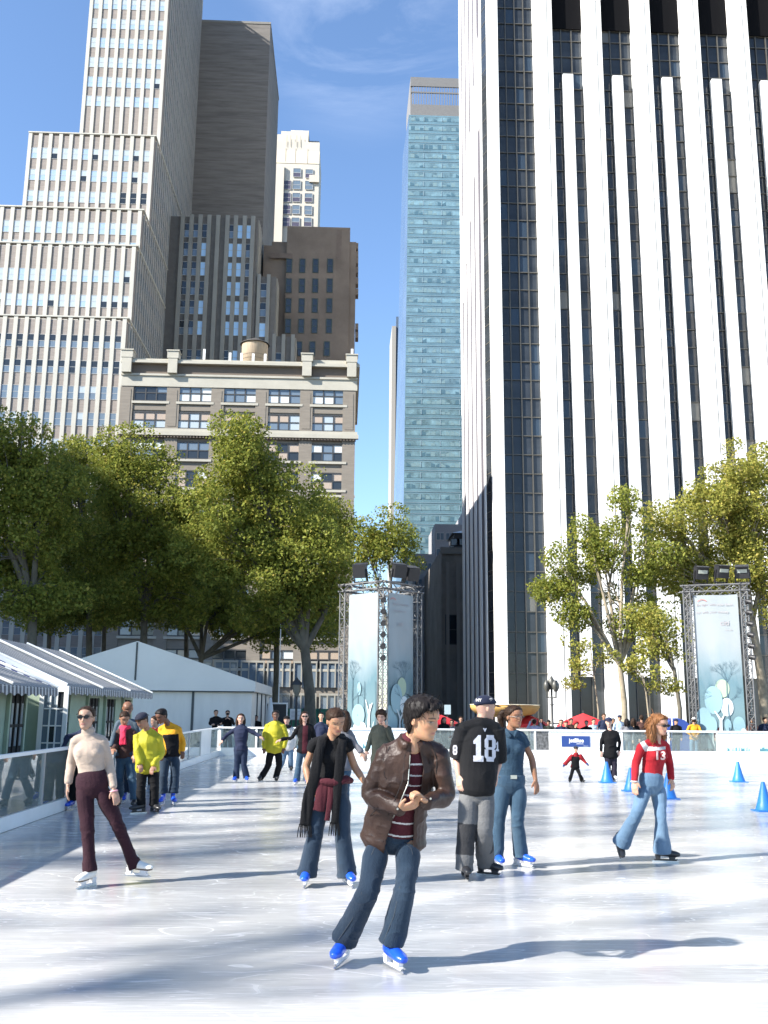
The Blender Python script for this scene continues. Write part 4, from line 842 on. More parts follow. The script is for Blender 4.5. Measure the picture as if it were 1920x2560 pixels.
# ------------------------------------------------------------------ trees
def leaf_mat(name, dark, mid, lite, yel, ly=.12):
    m = bpy.data.materials.new(name); m.use_nodes = True; nt = m.node_tree; nt.nodes.clear(); N = nt.nodes.new; L = nt.links.new
    o = N('ShaderNodeOutputMaterial'); g_ = N('ShaderNodeNewGeometry'); c = N('ShaderNodeValToRGB'); e = c.color_ramp.elements
    e[0].position = 0; e[0].color = (*dark, 1); e[1].position = 1; e[1].color = (*yel, 1); a = e.new(.45); a.color = (*mid, 1); b = e.new(1-ly); b.color = (*lite, 1)
    L(g_.outputs['Random Per Island'], c.inputs[0]); d = N('ShaderNodeBsdfPrincipled'); d.inputs['Roughness'].default_value = .55; d.inputs['Specular IOR Level'].default_value = .12; t = N('ShaderNodeBsdfTranslucent'); mx = N('ShaderNodeMixShader'); mx.inputs[0].default_value = .42
    L(c.outputs[0], d.inputs['Base Color']); L(c.outputs[0], t.inputs[0]); L(d.outputs[0], mx.inputs[1]); L(t.outputs[0], mx.inputs[2]); L(mx.outputs[0], o.inputs[0]); return m
LEAF_G = leaf_mat('plane_leaves', (.13, .16, .030), (.20, .225, .042), (.28, .29, .056), (.38, .32, .07)); LEAF_Y = leaf_mat('olive_leaves', (.19, .205, .042), (.28, .285, .06), (.37, .345, .075), (.46, .38, .10), .2)
BARK = pm('plane_bark', (.06, .052, .038), .9, col2=(.15, .135, .10), vscale=2.2, bump=.4, bscale=9, stretch=(1, 1, .5)); BARKP = pm('pale_bark', (.17, .14, .095), .9, col2=(.34, .29, .21), vscale=2.5, bump=.3, bscale=9)
def leaves_mesh(name, clusters, mat_, size, org, per):
    C = []; 
    for (c, r, n) in clusters:
        d = rng.normal(size=(n, 3)); d /= np.linalg.norm(d, axis=1)[:, None]; rad = r*(.45+.6*rng.random(n)**.6)[:, None]; C.append(np.array(c)+d*rad*np.array([1, 1, .8]))
    C = np.concatenate(C)-np.array(org); n = len(C)
    nr = rng.normal(size=(n, 3))+np.array([0, 0, .5]); nr /= np.linalg.norm(nr, axis=1)[:, None]; t = np.cross(nr, rng.normal(size=(n, 3))); t /= np.linalg.norm(t, axis=1)[:, None]; b = np.cross(nr, t)
    s = (size*(.45+1.1*rng.random(n)**1.5))[:, None]
    V = np.empty((n, 4, 3)); V[:, 0] = C+t*s*.62; V[:, 1] = C+b*s*.42+nr*s*.1; V[:, 2] = C-t*s*.62; V[:, 3] = C-b*s*.42+nr*s*.1
    me = bpy.data.meshes.new(name); me.vertices.add(n*4); me.vertices.foreach_set('co', V.reshape(-1)); me.loops.add(n*4); me.loops.foreach_set('vertex_index', np.arange(n*4)); me.polygons.add(n); me.polygons.foreach_set('loop_start', np.arange(0, n*4, 4)); me.update(calc_edges=True); me.materials.append(mat_); return me
def tree(name, label, base, crown, mat_=LEAF_G, bark=BARK, r0=.28, dens=1., size=.135, group=None, fork=.42, sparse=1., clr=.95, twig=2):
    """base (x, y); crown: list of (centre, (rx, ry, rz)) ellipsoids"""
    t = thing(name, (base[0], base[1], -.06), label, 'tree', group); cl = []; tips = []
    for (c, r) in crown:
        vol = r[0]*r[1]*r[2]; n = max(5, int(vol**.72*4.7*sparse))
        for _ in range(n):
            d = rng.normal(size=3); d /= np.linalg.norm(d); rad = rng.random()**.38; p = np.array(c)+d*rad*np.array(r)*.92; rr = clr*(.55+.65*rng.random()); cl.append((p, rr, int(dens*430*rr**2*(.6+.8*rng.random())))); tips.append(p)
    link('crown', leaves_mesh('crown', cl, mat_, size, (base[0], base[1], -.06), 1), t)
    k = MB(); top = max(c[2]+r[2]*.5 for c, r in crown); cen = np.mean([c for c, r in crown], axis=0); b0 = np.array([base[0], base[1], -.1])
    fk = np.array([base[0]*.8+cen[0]*.2, base[1]*.8+cen[1]*.2, top*fork]); m1 = b0*.5+fk*.5+np.array([.12, 0, 0])
    k.path([b0, b0+(0, 0, .4), m1, fk], [r0*1.35, r0, r0*.85, r0*.72], 12)
    mains = []
    for (c, r) in crown:
        e = np.array(c)+np.array([0, 0, r[2]*.35]); mid = fk*.5+e*.5+rng.normal(size=3)*.25+np.array([0, 0, .3]); k.path([fk-(0, 0, .2), mid, e], [r0*.62, r0*.4, r0*.12], 8, caps=False); mains.append((fk, mid, e))
    for p in tips[::twig]:
        a = min(mains, key=lambda m_: min(np.linalg.norm(m_[1]-p), np.linalg.norm(m_[2]-p))); u = rng.random()*.7+.2
        q = a[0]*(1-u)**2+2*u*(1-u)*a[1]+u*u*a[2]; q = a[1] if u < .5 else q; md = (q+p)/2+np.array([0, 0, .2]); k.path([q, md, p], [r0*.2, r0*.12, r0*.04], 5, caps=False)
    k.build('trunk', bark, t); return t
S_ = 1920/1659
def el(px, py, rx, ry, Y, dy=0., dr=None):     # ellipsoid from its outline in the 1659-wide view of the photograph
    c = at(px*S_, py*S_, Y+dy); s = (Y+dy)/F*S_; return (tuple(c), (rx*s, (dr or rx)*s, ry*s))
def bxy(px, Y): p = at(px*S_, 1800, Y); return (p[0], Y)
GL_ = 'plane trees on the left beyond the tent'; GR_ = 'trees on the right in front of the striped tower'
tree('plane_tree', 'large plane tree with a forked trunk just left of the left truss tower', bxy(672, 52), [el(520, 1000, 105, 100, 52), el(620, 1090, 120, 120, 52, 1), el(480, 1150, 110, 120, 52, -1), el(600, 1240, 120, 100, 52), el(690, 1200, 70, 110, 52), el(540, 960, 60, 65, 52), el(640, 1300, 90, 45, 52), el(540, 1320, 60, 40, 52, 2), el(720, 1290, 40, 50, 52, 1)], r0=.33, group=GL_, fork=.3)
tree('plane_tree', 'plane tree behind the peak of the tent with a long leaning branch', bxy(300, 57), [el(270, 1000, 85, 90, 57), el(330, 1080, 110, 120, 57), el(250, 1150, 100, 120, 57), el(380, 1190, 90, 110, 57), el(310, 1270, 110, 60, 57), el(250, 1320, 70, 40, 57), el(390, 1310, 70, 40, 57)], r0=.26, group=GL_)
tree('plane_tree', 'dark shaded plane tree at the left edge of the photo', bxy(60, 50), [el(40, 960, 90, 95, 50), el(-40, 1050, 120, 120, 50), el(90, 1080, 100, 120, 50), el(20, 1190, 120, 90, 50), el(40, 1290, 90, 40, 50), el(120, 1280, 50, 40, 50)], r0=.3, group=GL_)
tree('plane_tree', 'plane tree between the dark edge tree and the tent peak', bxy(185, 62), [el(170, 990, 80, 80, 62), el(140, 1100, 90, 110, 62), el(210, 1190, 90, 100, 62), el(150, 1270, 90, 60, 62), el(100, 1320, 90, 40, 62), el(230, 1310, 80, 45, 62)], r0=.25, group=GL_)
tree('plane_tree', 'smaller plane tree rising behind the left truss tower', bxy(850, 60), [el(830, 1150, 58, 68, 60), el(880, 1185, 32, 45, 60), el(790, 1200, 50, 70, 60)], r0=.2, group=GL_, size=.13)
tree('plane_tree', 'plane tree filling the gap behind the large forked tree', bxy(590, 66), [el(560, 1150, 110, 110, 66), el(690, 1130, 70, 90, 66), el(460, 1230, 90, 90, 66), el(740, 1180, 40, 80, 66), el(600, 1345, 80, 50, 66), el(700, 1345, 50, 60, 66), el(500, 1335, 70, 45, 66)], r0=.24, group=GL_)
tree('plane_tree', 'low shaded tree behind the right slope of the tent roof', bxy(410, 64), [el(330, 1300, 70, 50, 64), el(620, 1310, 80, 50, 64), el(420, 1280, 80, 70, 64), el(480, 1330, 70, 50, 64), el(560, 1360, 70, 45, 64), el(670, 1350, 60, 50, 64)], r0=.22, group=GL_, fork=.5)
for px, lab in ((95, 'slim dark trunk tree farthest left behind the kiosk roof'), (215, 'slim shaded tree standing behind the long kiosk ridge'), (395, 'slim shaded tree behind the right half of the tent roof')):
    tree('plane_tree', lab, bxy(px, 70), [el(px+10, 1150, 70, 90, 70), el(px-20, 1240, 70, 70, 70), el(px, 1330, 60, 40, 70)], r0=.2, group=GL_, fork=.55)
tree('plane_tree', 'open airy tree with a pale forked trunk right of the ornate lamp', bxy(1348, 55), [el(1270, 1160, 70, 52, 55), el(1360, 1105, 70, 48, 55), el(1210, 1240, 62, 55, 55), el(1310, 1250, 75, 60, 55), el(1400, 1180, 60, 70, 55), el(1180, 1270, 40, 30, 55), el(1335, 1175, 70, 60, 55, 1), el(1380, 1270, 55, 50, 55, 1), el(1250, 1330, 60, 26, 55), el(1330, 1340, 55, 34, 55), el(1405, 1335, 40, 36, 55)], LEAF_G, BARKP, r0=.2, group=GR_, size=.13, sparse=.62, fork=.33)
tree('plane_tree', 'tallest yellowing tree at the right edge above the right truss tower', bxy(1655, 58), [el(1600, 1020, 85, 80, 58), el(1540, 1110, 90, 80, 58), el(1640, 1130, 90, 110, 58), el(1490, 1190, 70, 70, 58), el(1570, 1210, 90, 80, 58), el(1680, 1270, 80, 90, 58), el(1450, 1140, 60, 70, 58, -1), el(1455, 1235, 60, 60, 58, -1), el(1520, 1270, 70, 50, 58)], LEAF_Y, BARKP, r0=.3, group=GR_)
tree('plane_tree', 'low bushy yellow tree just left of the right truss tower', bxy(1468, 50), [el(1430, 1330, 50, 55, 50), el(1465, 1390, 45, 55, 50), el(1410, 1400, 40, 40, 50), el(1400, 1330, 35, 40, 50)], LEAF_Y, BARK, r0=.13, group=GR_, size=.12, fork=.55, clr=.7)
tree('young_tree', 'thin young tree with flat layered foliage right of the pale trunk', bxy(1396, 47), [el(1400, 1465, 62, 20, 47, 0, 40), el(1440, 1490, 45, 14, 47, 0, 30), el(1360, 1440, 40, 14, 47, 0, 30)], LEAF_Y, BARKP, r0=.055, group=GR_, size=.11, fork=.72, clr=.45, dens=1.3)
tree('young_tree', 'thin young tree with flat layered foliage left of the pale trunk', bxy(1290, 47), [el(1270, 1390, 55, 20, 47, 0, 40), el(1250, 1440, 42, 16, 47, 0, 30), el(1310, 1420, 45, 16, 47, 0, 30), el(1235, 1480, 35, 10, 47, 0, 25)], LEAF_Y, BARKP, r0=.05, group=GR_, size=.11, fork=.7, clr=.45, dens=1.2)
# rows of plane trees along the left side of the rink, outside the view: their shade falls in streaks across the ice
SHD = .0028
GS_ = 'plane trees along the left promenade'
sh = tree('plane_tree', 'tall promenade plane tree left of the rink', (-22., -4.), [((-22, -4, 26.5), (4.5, 4.5, 3)), ((-20, -6, 18), (4.2, 4.2, 2.6)), ((-24, -2, 19), (4.4, 4.4, 2.8)), ((-22.5, -8, 22), (3.6, 3.6, 2.4)), ((-21, 0, 22.5), (3.8, 3.8, 2.4))], r0=.13, group=GS_, size=.34, dens=SHD, sparse=.9, fork=.55, twig=14)
sh.location.y = -8.4
for i, (x, y, rz, s) in enumerate(((-21.5, -2.5, 4.0, .95), (-22, -15, 1.2, 1.0), (-22.5, -22, 2.5, 1.1), (-21.5, 5, 3.9, 1.0), (-22, 13, 1.0, 1.05), (-29, -12.5, 4.4, 1.25), (-29, 0, 5.2, 1.2), (-30, -19, .6, 1.25), (-29, 9, 2.9, 1.25), (-36, -1.5, 1.9, 1.4), (-36, 7, .3, 1.4), (-37, 14, 3.3, 1.4))):
    c = copy_tree(sh); c.location = (x, y, -.06); c.rotation_euler.z = rz; c.scale = (s, s, s)
# ================================================================== people: lofted, voxel-fused and smoothed figures
def A3(v): return np.array([float(a) for a in v])
def nrm(v): return v/(np.linalg.norm(v)+1e-12)
class Acc:
    """collects closed shells that are fused into one surface"""
    def __init__(s): s.v = []; s.f = []; s.n = 0
    def add(s, V, F): s.v.append(np.asarray(V, float)); s.f += [tuple(i+s.n for i in f) for f in F]; s.n += len(V)
    def loft(s, pts, rad, side=None, n=14, sub=4, round_=True):
        P = np.array([A3(p) for p in pts]); Rr = np.array([(r, r) if np.isscalar(r) else r for r in rad], float)
        if sub > 1 and len(P) > 2:                     # Catmull-Rom
            PP = np.vstack([2*P[0]-P[1], P, 2*P[-1]-P[-2]]); RR = np.vstack([Rr[0], Rr, Rr[-1]]); o = []; q = []
            for i in range(1, len(PP)-2):
                for k in range(sub):
                    t = k/sub; a, b, c, d = PP[i-1:i+3]; o.append(.5*((2*b)+(c-a)*t+(2*a-5*b+4*c-d)*t*t+(3*b-a-3*c+d)*t**3))
                    a, b, c, d = RR[i-1:i+3]; q.append(np.maximum(.003, .5*((2*b)+(c-a)*t+(2*a-5*b+4*c-d)*t*t+(3*b-a-3*c+d)*t**3)))
            o.append(P[-1]); q.append(Rr[-1]); P = np.array(o); Rr = np.array(q)
        T = np.gradient(P, axis=0); T /= np.linalg.norm(T, axis=1)[:, None]+1e-12
        if round_:                                     # rounded ends
            m0, m1 = Rr[0].min(), Rr[-1].min()
            P = np.vstack([P[0]-T[0]*m0*.5, P[0]-T[0]*m0*.3, P, P[-1]+T[-1]*m1*.3, P[-1]+T[-1]*m1*.5]); Rr = np.vstack([Rr[0]*.45, Rr[0]*.85, Rr, Rr[-1]*.85, Rr[-1]*.45]); T = np.vstack([T[0], T[0], T, T[-1], T[-1]])
        ref = A3(side) if side is not None else None; V = []; m = len(P); ang = np.arange(n)*2*math.pi/n
        for i in range(m):
            t = T[i]
            if ref is None: ref = np.array([1., 0, 0]) if abs(t[0]) < .8 else np.array([0, 1., 0])
            u = nrm(ref-t*ref.dot(t)); w = np.cross(t, u)
            if side is None: ref = u
            V.append(P[i]+np.outer(np.cos(ang)*Rr[i][0], u)+np.outer(np.sin(ang)*Rr[i][1], w))
        V = np.concatenate(V); F = [(i*n+j, i*n+(j+1) % n, (i+1)*n+(j+1) % n, (i+1)*n+j) for i in range(m-1) for j in range(n)]
        F += [tuple(range(n-1, -1, -1)), tuple((m-1)*n+j for j in range(n))]; s.add(V, F); return s
    def ball(s, c, r, rot=None, n=14):
        r = np.array([r]*3 if np.isscalar(r) else r, float); V = []; F = []; m = n//2+1
        for i in range(m+1):
            th = math.pi*i/m
            for j in range(n): V.append((math.sin(th)*math.cos(2*math.pi*j/n), math.sin(th)*math.sin(2*math.pi*j/n), math.cos(th)))
        V = np.array(V)*r
        if rot is not None: V = V @ rot.T
        F = [(i*n+j, (i+1)*n+j, (i+1)*n+(j+1) % n, i*n+(j+1) % n) for i in range(m) for j in range(n)]
        s.add(V+A3(c), F); return s
    def fuse(s, vox, smooth=2):
        V = np.concatenate(s.v); me = bpy.data.meshes.new('tmp'); me.from_pydata(V.tolist(), [], s.f); me.validate()
        o = bpy.data.objects.new('tmp', me); COL.objects.link(o); md = o.modifiers.new('r', 'REMESH'); md.mode = 'VOXEL'; md.voxel_size = vox
        dg = bpy.context.evaluated_depsgraph_get(); m2 = bpy.data.meshes.new_from_object(o.evaluated_get(dg)); bpy.data.objects.remove(o); bpy.data.meshes.remove(me)
        n = len(m2.vertices); V = np.empty(n*3); m2.vertices.foreach_get('co', V); V = V.reshape(-1, 3)
        F = np.array([tuple(p.vertices) for p in m2.polygons if len(p.vertices) == 4]); bpy.data.meshes.remove(m2)
        return Surf(V, F).smooth(smooth)
_LAT = np.random.default_rng(11).random((64, 64, 64))
def vnoise(P):
    P = np.asarray(P)+200.; i = np.floor(P).astype(int); f = P-i; f = f*f*(3-2*f); r = 0
    for dx in (0, 1):
        for dy in (0, 1):
            for dz in (0, 1):
                w = (f[:, 0] if dx else 1-f[:, 0])*(f[:, 1] if dy else 1-f[:, 1])*(f[:, 2] if dz else 1-f[:, 2]); r = r+w*_LAT[(i[:, 0]+dx) % 64, (i[:, 1]+dy) % 64, (i[:, 2]+dz) % 64]
    return r*2-1
class Surf:
    def __init__(s, V, F): s.V = V; s.F = F
    def smooth(s, k, lam=.5):
        if k <= 0 or len(s.F) == 0: return s
        E = np.vstack([s.F[:, [0, 1]], s.F[:, [1, 2]], s.F[:, [2, 3]], s.F[:, [3, 0]]]); n = len(s.V)
        cnt = np.bincount(E[:, 0], minlength=n)+np.bincount(E[:, 1], minlength=n)+1e-9
        for _ in range(k):
            S = np.stack([np.bincount(E[:, 0], s.V[E[:, 1], a], n)+np.bincount(E[:, 1], s.V[E[:, 0], a], n) for a in range(3)], 1)/cnt[:, None]; s.V = s.V+(S-s.V)*lam
        return s
    def normals(s):
        V, F = s.V, s.F; fn = np.cross(V[F[:, 2]]-V[F[:, 0]], V[F[:, 3]]-V[F[:, 1]]); N = np.zeros_like(V)
        for k in range(4):
            for a in range(3): N[:, a] += np.bincount(F[:, k], fn[:, a], len(V))
        return N/(np.linalg.norm(N, axis=1)[:, None]+1e-12)
    def fold(s, amp, freq, ridge=False, mask=None, seed=0.):
        f = vnoise((s.V+seed)*np.array(freq))
        if ridge: f = 1-2*np.abs(f)**.6
        d = s.normals()*(f*amp)[:, None]
        if mask is not None: d *= mask[:, None]
        s.V = s.V+d; return s
    def cut(s, keep_fn, thick=.0):
        c = s.V[s.F].mean(1); k = keep_fn(c); s.F = s.F[k]; u, inv = np.unique(s.F, return_inverse=True); s.V = s.V[u]; s.F = inv.reshape(-1, 4); return s
    def centres(s): return s.V[s.F].mean(1)
    def mesh(s, name, mats, parent=None, mi=None, col=None, solid=0.):
        org = np.array(origin(parent)) if parent is not None else np.zeros(3)
        V, F = s.V, s.F; MI = mi
        if solid:                                       # give an opened shell its cloth thickness
            N = s.normals(); E = np.sort(np.vstack([F[:, [0, 1]], F[:, [1, 2]], F[:, [2, 3]], F[:, [3, 0]]]), 1); U, idx, cnt = np.unique(E, axis=0, return_index=True, return_counts=True)
            D = np.vstack([F[:, [0, 1]], F[:, [1, 2]], F[:, [2, 3]], F[:, [3, 0]]])[idx[cnt == 1]]; n = len(V)
            F = np.vstack([F, F[:, ::-1]+n, np.stack([D[:, 1], D[:, 0], D[:, 0]+n, D[:, 1]+n], 1)]); V = np.vstack([V, V-N*solid])
            if mi is not None: MI = np.concatenate([mi, mi, np.zeros(len(D), int)])
        me = bpy.data.meshes.new(name); me.vertices.add(len(V)); me.vertices.foreach_set('co', (V-org).reshape(-1)); me.loops.add(len(F)*4); me.loops.foreach_set('vertex_index', F.reshape(-1)); me.polygons.add(len(F)); me.polygons.foreach_set('loop_start', np.arange(0, len(F)*4, 4))
        for m in (mats if isinstance(mats, (list, tuple)) else [mats]): me.materials.append(m)
        if MI is not None: me.polygons.foreach_set('material_index', MI.astype(np.int32))
        me.polygons.foreach_set('use_smooth', np.ones(len(F), bool)); me.update(calc_edges=True)
        if col is not None:
            a = me.color_attributes.new('Col', 'FLOAT_COLOR', 'POINT'); a.data.foreach_set('color', np.hstack([col, np.ones((len(col), 1))]).reshape(-1))
        return link(name, me, parent)
    def bvh(s): return BVHTree.FromPolygons(s.V.tolist(), s.F.tolist())
def skin_mat():
    m = bpy.data.materials.new('skin'); m.use_nodes = True; nt = m.node_tree; b = nt.nodes['Principled BSDF']; a = nt.nodes.new('ShaderNodeVertexColor'); a.layer_name = 'Col'
    n = nt.nodes.new('ShaderNodeTexNoise'); n.inputs['Scale'].default_value = 28; mx = nt.nodes.new('ShaderNodeMix'); mx.data_type = 'RGBA'; mx.blend_type = 'MULTIPLY'; mx.inputs['Factor'].default_value = .25
    tc = nt.nodes.new('ShaderNodeTexCoord'); L = nt.links.new; L(tc.outputs['Object'], n.inputs['Vector']); L(a.outputs['Color'], mx.inputs['A']); L(n.outputs['Color'], mx.inputs['B']); L(mx.outputs['Result'], b.inputs['Base Color'])
    b.inputs['Roughness'].default_value = .5; b.inputs['Subsurface Weight'].default_value = .12; b.inputs['Subsurface Radius'].default_value = (.02, .008, .004); b.inputs['Subsurface Scale'].default_value = .4; b.inputs['Specular IOR Level'].default_value = .4; return m
SKIN = skin_mat()
def cloth(name, col, rough=.85, var=.12, vscale=6, bump=.35, bscale=60, sheen=.03, col2=None, coat=0, spec=.3, stretch=(1, 1, 1)): return pm(name, col, rough, 0, var, vscale, bump, bscale, spec, stretch, col2, coat, sheen)
def hair_mat(name, col):
    return pm(name, col, .5, 0, .5, 14, .25, 70, .12, (1, 1, .12))
HAIR_BK = hair_mat('hair_black', (.012, .010, .010)); HAIR_DB = hair_mat('hair_dark_brown', (.035, .020, .013)); HAIR_LB = hair_mat('hair_light_brown', (.19, .085, .035))
BLADE = pm('blade_steel', (.6, .62, .64), .25, metal=.9); HOLD_W = pm('holder_white', (.75, .75, .75), .4); HOLD_K = pm('holder_black', (.02, .02, .022), .4)
BOOT_B = pm('boot_blue', (.012, .085, .60), .28, var=.1, vscale=12, coat=.5); BOOT_W = pm('boot_white', (.78, .75, .68), .45, var=.05, vscale=10); BOOT_K = pm('boot_black', (.018, .018, .02), .4, var=.2, vscale=10, coat=.2); SOLE = pm('boot_sole', (.10, .07, .05), .6); TRIM = pm('boot_trim', (.55, .56, .58), .4)
# ---- head in its own frame: x across, y forward, z up from the chin; 0.23 m from chin to crown
_T = np.array([0, .05, .12, .22, .33, .45, .55, .65, .75, .85, .93, .975, 1.0])
_W = np.array([.018, .035, .048, .057, .064, .070, .074, .077, .0765, .068, .050, .030, .008]); _FR = np.array([.068, .085, .090, .0915, .093, .095, .096, .099, .096, .080, .054, .030, .006]); _BK = np.array([-.005, -.02, -.042, -.062, -.078, -.090, -.098, -.101, -.098, -.086, -.062, -.036, -.008])
HH = .23
def head_grid(nt=64, nph=64, off=None, wide=1.):
    t = np.linspace(0, 1, nt); ph = np.arange(nph)*2*math.pi/nph; Tt, Ph = np.meshgrid(t, ph, indexing='ij'); w = np.interp(Tt, _T, _W)*wide; fr = np.interp(Tt, _T, _FR); bk = np.interp(Tt, _T, _BK)
    c = np.cos(Ph); s_ = np.sin(Ph); sx = np.sign(s_)*np.abs(s_)**.88; x = w*sx; y = np.where(c >= 0, fr*np.abs(c)**.82, -(-bk)*np.abs(c)**.9); z = Tt*HH
    if off is not None:
        d = off(Tt, Ph); r = np.sqrt((x/.075)**2+(y/.098)**2+((Tt-.58)/.45)**2)+1e-6; nx, ny, nz = x/.075**2, y/.098**2, (Tt-.58)*HH/(.45*HH)**2; l_ = np.sqrt(nx**2+ny**2+nz**2)+1e-9; x = x+nx/l_*d; y = y+ny/l_*d; z = z+nz/l_*d
    else:
        f = np.clip(c, 0, 1)**.5; g = lambda v, m, sg: np.exp(-((v-m)/sg)**2)
        nose = np.interp(Tt, [.29, .315, .345, .40, .50, .60], [0, .010, .023, .019, .009, .002]); nw = np.interp(Tt, [.30, .36, .45, .6], [.016, .0145, .010, .009])
        y = y+f*nose*g(x, 0, nw)
        y = y+f*(.0065*g(Tt, .605, .035)*g(np.abs(x), .028, .024)-.0105*g(Tt, .525, .042)*g(np.abs(x), .032, .018)+.006*g(Tt, .40, .07)*g(np.abs(x), .045, .020)+.0065*g(Tt, .235, .024)*g(x, 0, .024)-.0035*g(Tt, .237, .006)*g(x, 0, .026)-.004*g(Tt, .17, .025)*g(x, 0, .03)+.006*g(Tt, .08, .05)*g(x, 0, .026)-.004*g(Tt, .30, .10)*g(np.abs(x), .05, .02))
    V = np.stack([x, y, z], -1).reshape(-1, 3); F = [(i*nph+j, (i+1)*nph+j, (i+1)*nph+(j+1) % nph, i*nph+(j+1) % nph) for i in range(nt-1) for j in range(nph)]; F += [tuple(range(nph)), tuple((nt-1)*nph+j for j in range(nph-1, -1, -1))]
    return V, F
_HEADV, _HEADF = head_grid()
def hairline(ph, front=.80, side=.50, back=.10, temple=.70):
    a = np.abs((ph+math.pi) % (2*math.pi)-math.pi); return np.interp(a, [0, R(35), R(58), R(80), R(92), R(105), R(140), math.pi], [front, front-.02, temple, side+.06, side, .26, back+.04, back])
class Person:
    def __init__(s, label, Y, vox=.008, group=None, tone=(.52, .31, .21), lips=(.42, .16, .13), brow=(.05, .03, .02), scale=1.):
        s.Y = Y; s.vox = vox; s.label = label; s.tone = np.array(tone); s.lips = np.array(lips); s.brow = np.array(brow); s.group = group; s.J = {}; s.k = scale; s.body = Acc(); s.root = None; s.gl = None
    def j(s, **kw):
        for n, v in kw.items(): s.J[n] = at(v[0], v[1], s.Y+(v[2] if len(v) > 2 else 0.))
        return s
    def begin(s):
        b = (s.J['al']+s.J['ar'])/2; s.root = thing('person', (b[0], b[1], 0.), s.label, 'person', s.group); return s
    def head(s, px, py, dy=0., yaw=0, pitch=0, roll=0, size=1., wide=1.):
        """px, py: centre of the head in the photograph"""
        c = at(px, py, s.Y+dy); ya, pi_, ro = R(yaw), R(pitch), R(roll)
        B = np.array([[-1., 0, 0], [0, -1., 0], [0, 0, 1.]]).T
        Rz = np.array([[math.cos(ya), -math.sin(ya), 0], [math.sin(ya), math.cos(ya), 0], [0, 0, 1]]); Rx = np.array([[1, 0, 0], [0, math.cos(pi_), math.sin(pi_)], [0, -math.sin(pi_), math.cos(pi_)]]); Ry = np.array([[math.cos(ro), 0, math.sin(ro)], [0, 1, 0], [-math.sin(ro), 0, math.cos(ro)]])
        s.HR = Rz @ B @ Rx @ Ry; s.hs = size*s.k; s.HO = c-s.HR @ (np.array([0, 0, .115])*s.hs); s.wide = wide
        V = _HEADV*np.array([wide, 1, 1]); s.body.add(s.h2w(V), _HEADF)
        for sg in (-1, 1): s.body.ball(s.h2w(np.array([[sg*.079*wide, -.008, .112]]))[0], np.array([.010, .020, .031])*s.hs, s.HR, 10)
        nb = s.J['nk']; s.body.loft([nb-(0, 0, .05*s.k), nb*.6+s.h2w(np.array([[0, -.022, .035]]))[0]*.4, s.h2w(np.array([[0, -.022, .06]]))[0]], [.066*s.k*s.nkf, .054*s.k*s.nkf, .052*s.k*s.nkf]); return s
    nkf = 1.
    def h2w(s, V): return (np.asarray(V, float)*s.hs) @ s.HR.T+s.HO
    def w2h(s, V): return ((V-s.HO) @ s.HR)/s.hs
    def hand(s, w, tip, nrml, thumb, curl=.35, spread=.10, size=1., fist=False):
        """wrist, direction point, palm normal (where the palm looks), thumb side; a palm, four unequal bent fingers and a thumb"""
        k = size*s.k; d = nrm(A3(tip)-A3(w)); n = A3(nrml); n = nrm(n-d*n.dot(d)); sd = nrm(np.cross(d, n)); 
        if sd.dot(A3(thumb)) < 0: sd = -sd
        w = A3(w); s.body.loft([w, w+d*.03*k, w+d*.065*k, w+d*.095*k], [(.026*k, .019*k), (.036*k, .017*k), (.042*k, .0155*k), (.040*k, .013*k)], sd, 12, 3)
        for i, (o, L_, rr) in enumerate(((.031, .070, .0092), (.0105, .078, .0095), (-.0105, .073, .0090), (-.030, .057, .0080))):
            p = w+d*.088*k+sd*o*k; a = nrm(d+sd*(o*spread*12)); pts = [p]; cu = 0
            for q, f in enumerate((.45, .32, .23)):
                cu += curl*(1.0+.25*i*.5)*(.75 if q == 0 else 1.); dd = nrm(a*math.cos(cu)+n*math.sin(cu)); pts.append(pts[-1]+dd*L_*f*k)
            s.body.loft(pts, [rr*k, rr*.98*k, rr*.88*k, rr*.72*k], sd, 8, 2)
        p = w+d*.025*k+sd*.030*k; dd = nrm(d*.72+sd*.62+n*.25); e = nrm(d*.93+sd*.18+n*.35); s.body.loft([w+d*.012*k+sd*.012*k, p, p+dd*.036*k, p+dd*.036*k+e*.030*k], [.015*k, .0155*k, .0115*k, .0085*k], n, 8, 2)
    def limb(s, acc, a, b, c, ra, n=14, side=None, ext=None):
        """three joints with five radii"""
        a, b, c = A3(a), A3(b), A3(c); acc.loft([a, a*.5+b*.5, b, b*.5+c*.5, c], ra, side, n, 4)
    def torso_axes(s):
        J = s.J; sd = nrm(J['sr']-J['sl']); up = nrm(J['nk']-J['pel']); fw = nrm(np.cross(sd, up)); fw = fw if fw[1] < 0 or True else -fw; return sd, up, fw
    def torso(s, acc, hem, rings, yoke=.060, up_to=.93):
        """rings: (fraction from pelvis to neck, half width, half depth, forward offset)"""
        J = s.J; sd, up, fw = s.torso_axes(); L_ = np.linalg.norm(J['nk']-J['pel']); k = s.k
        pts = [J['pel']+(J['nk']-J['pel'])*f+fw*o*k for f, a, b, o in rings]; acc.loft(pts, [(a*k, b*k) for f, a, b, o in rings], sd, 20, 4)
        m = J['nk']-up*.035*k; acc.loft([J['sl'], J['sl']*.55+m*.45+up*.012*k, m+up*.01*k, J['sr']*.55+m*.45+up*.012*k, J['sr']], [yoke*k, yoke*1.05*k, yoke*1.2*k, yoke*1.05*k, yoke*k], up, 14, 4)
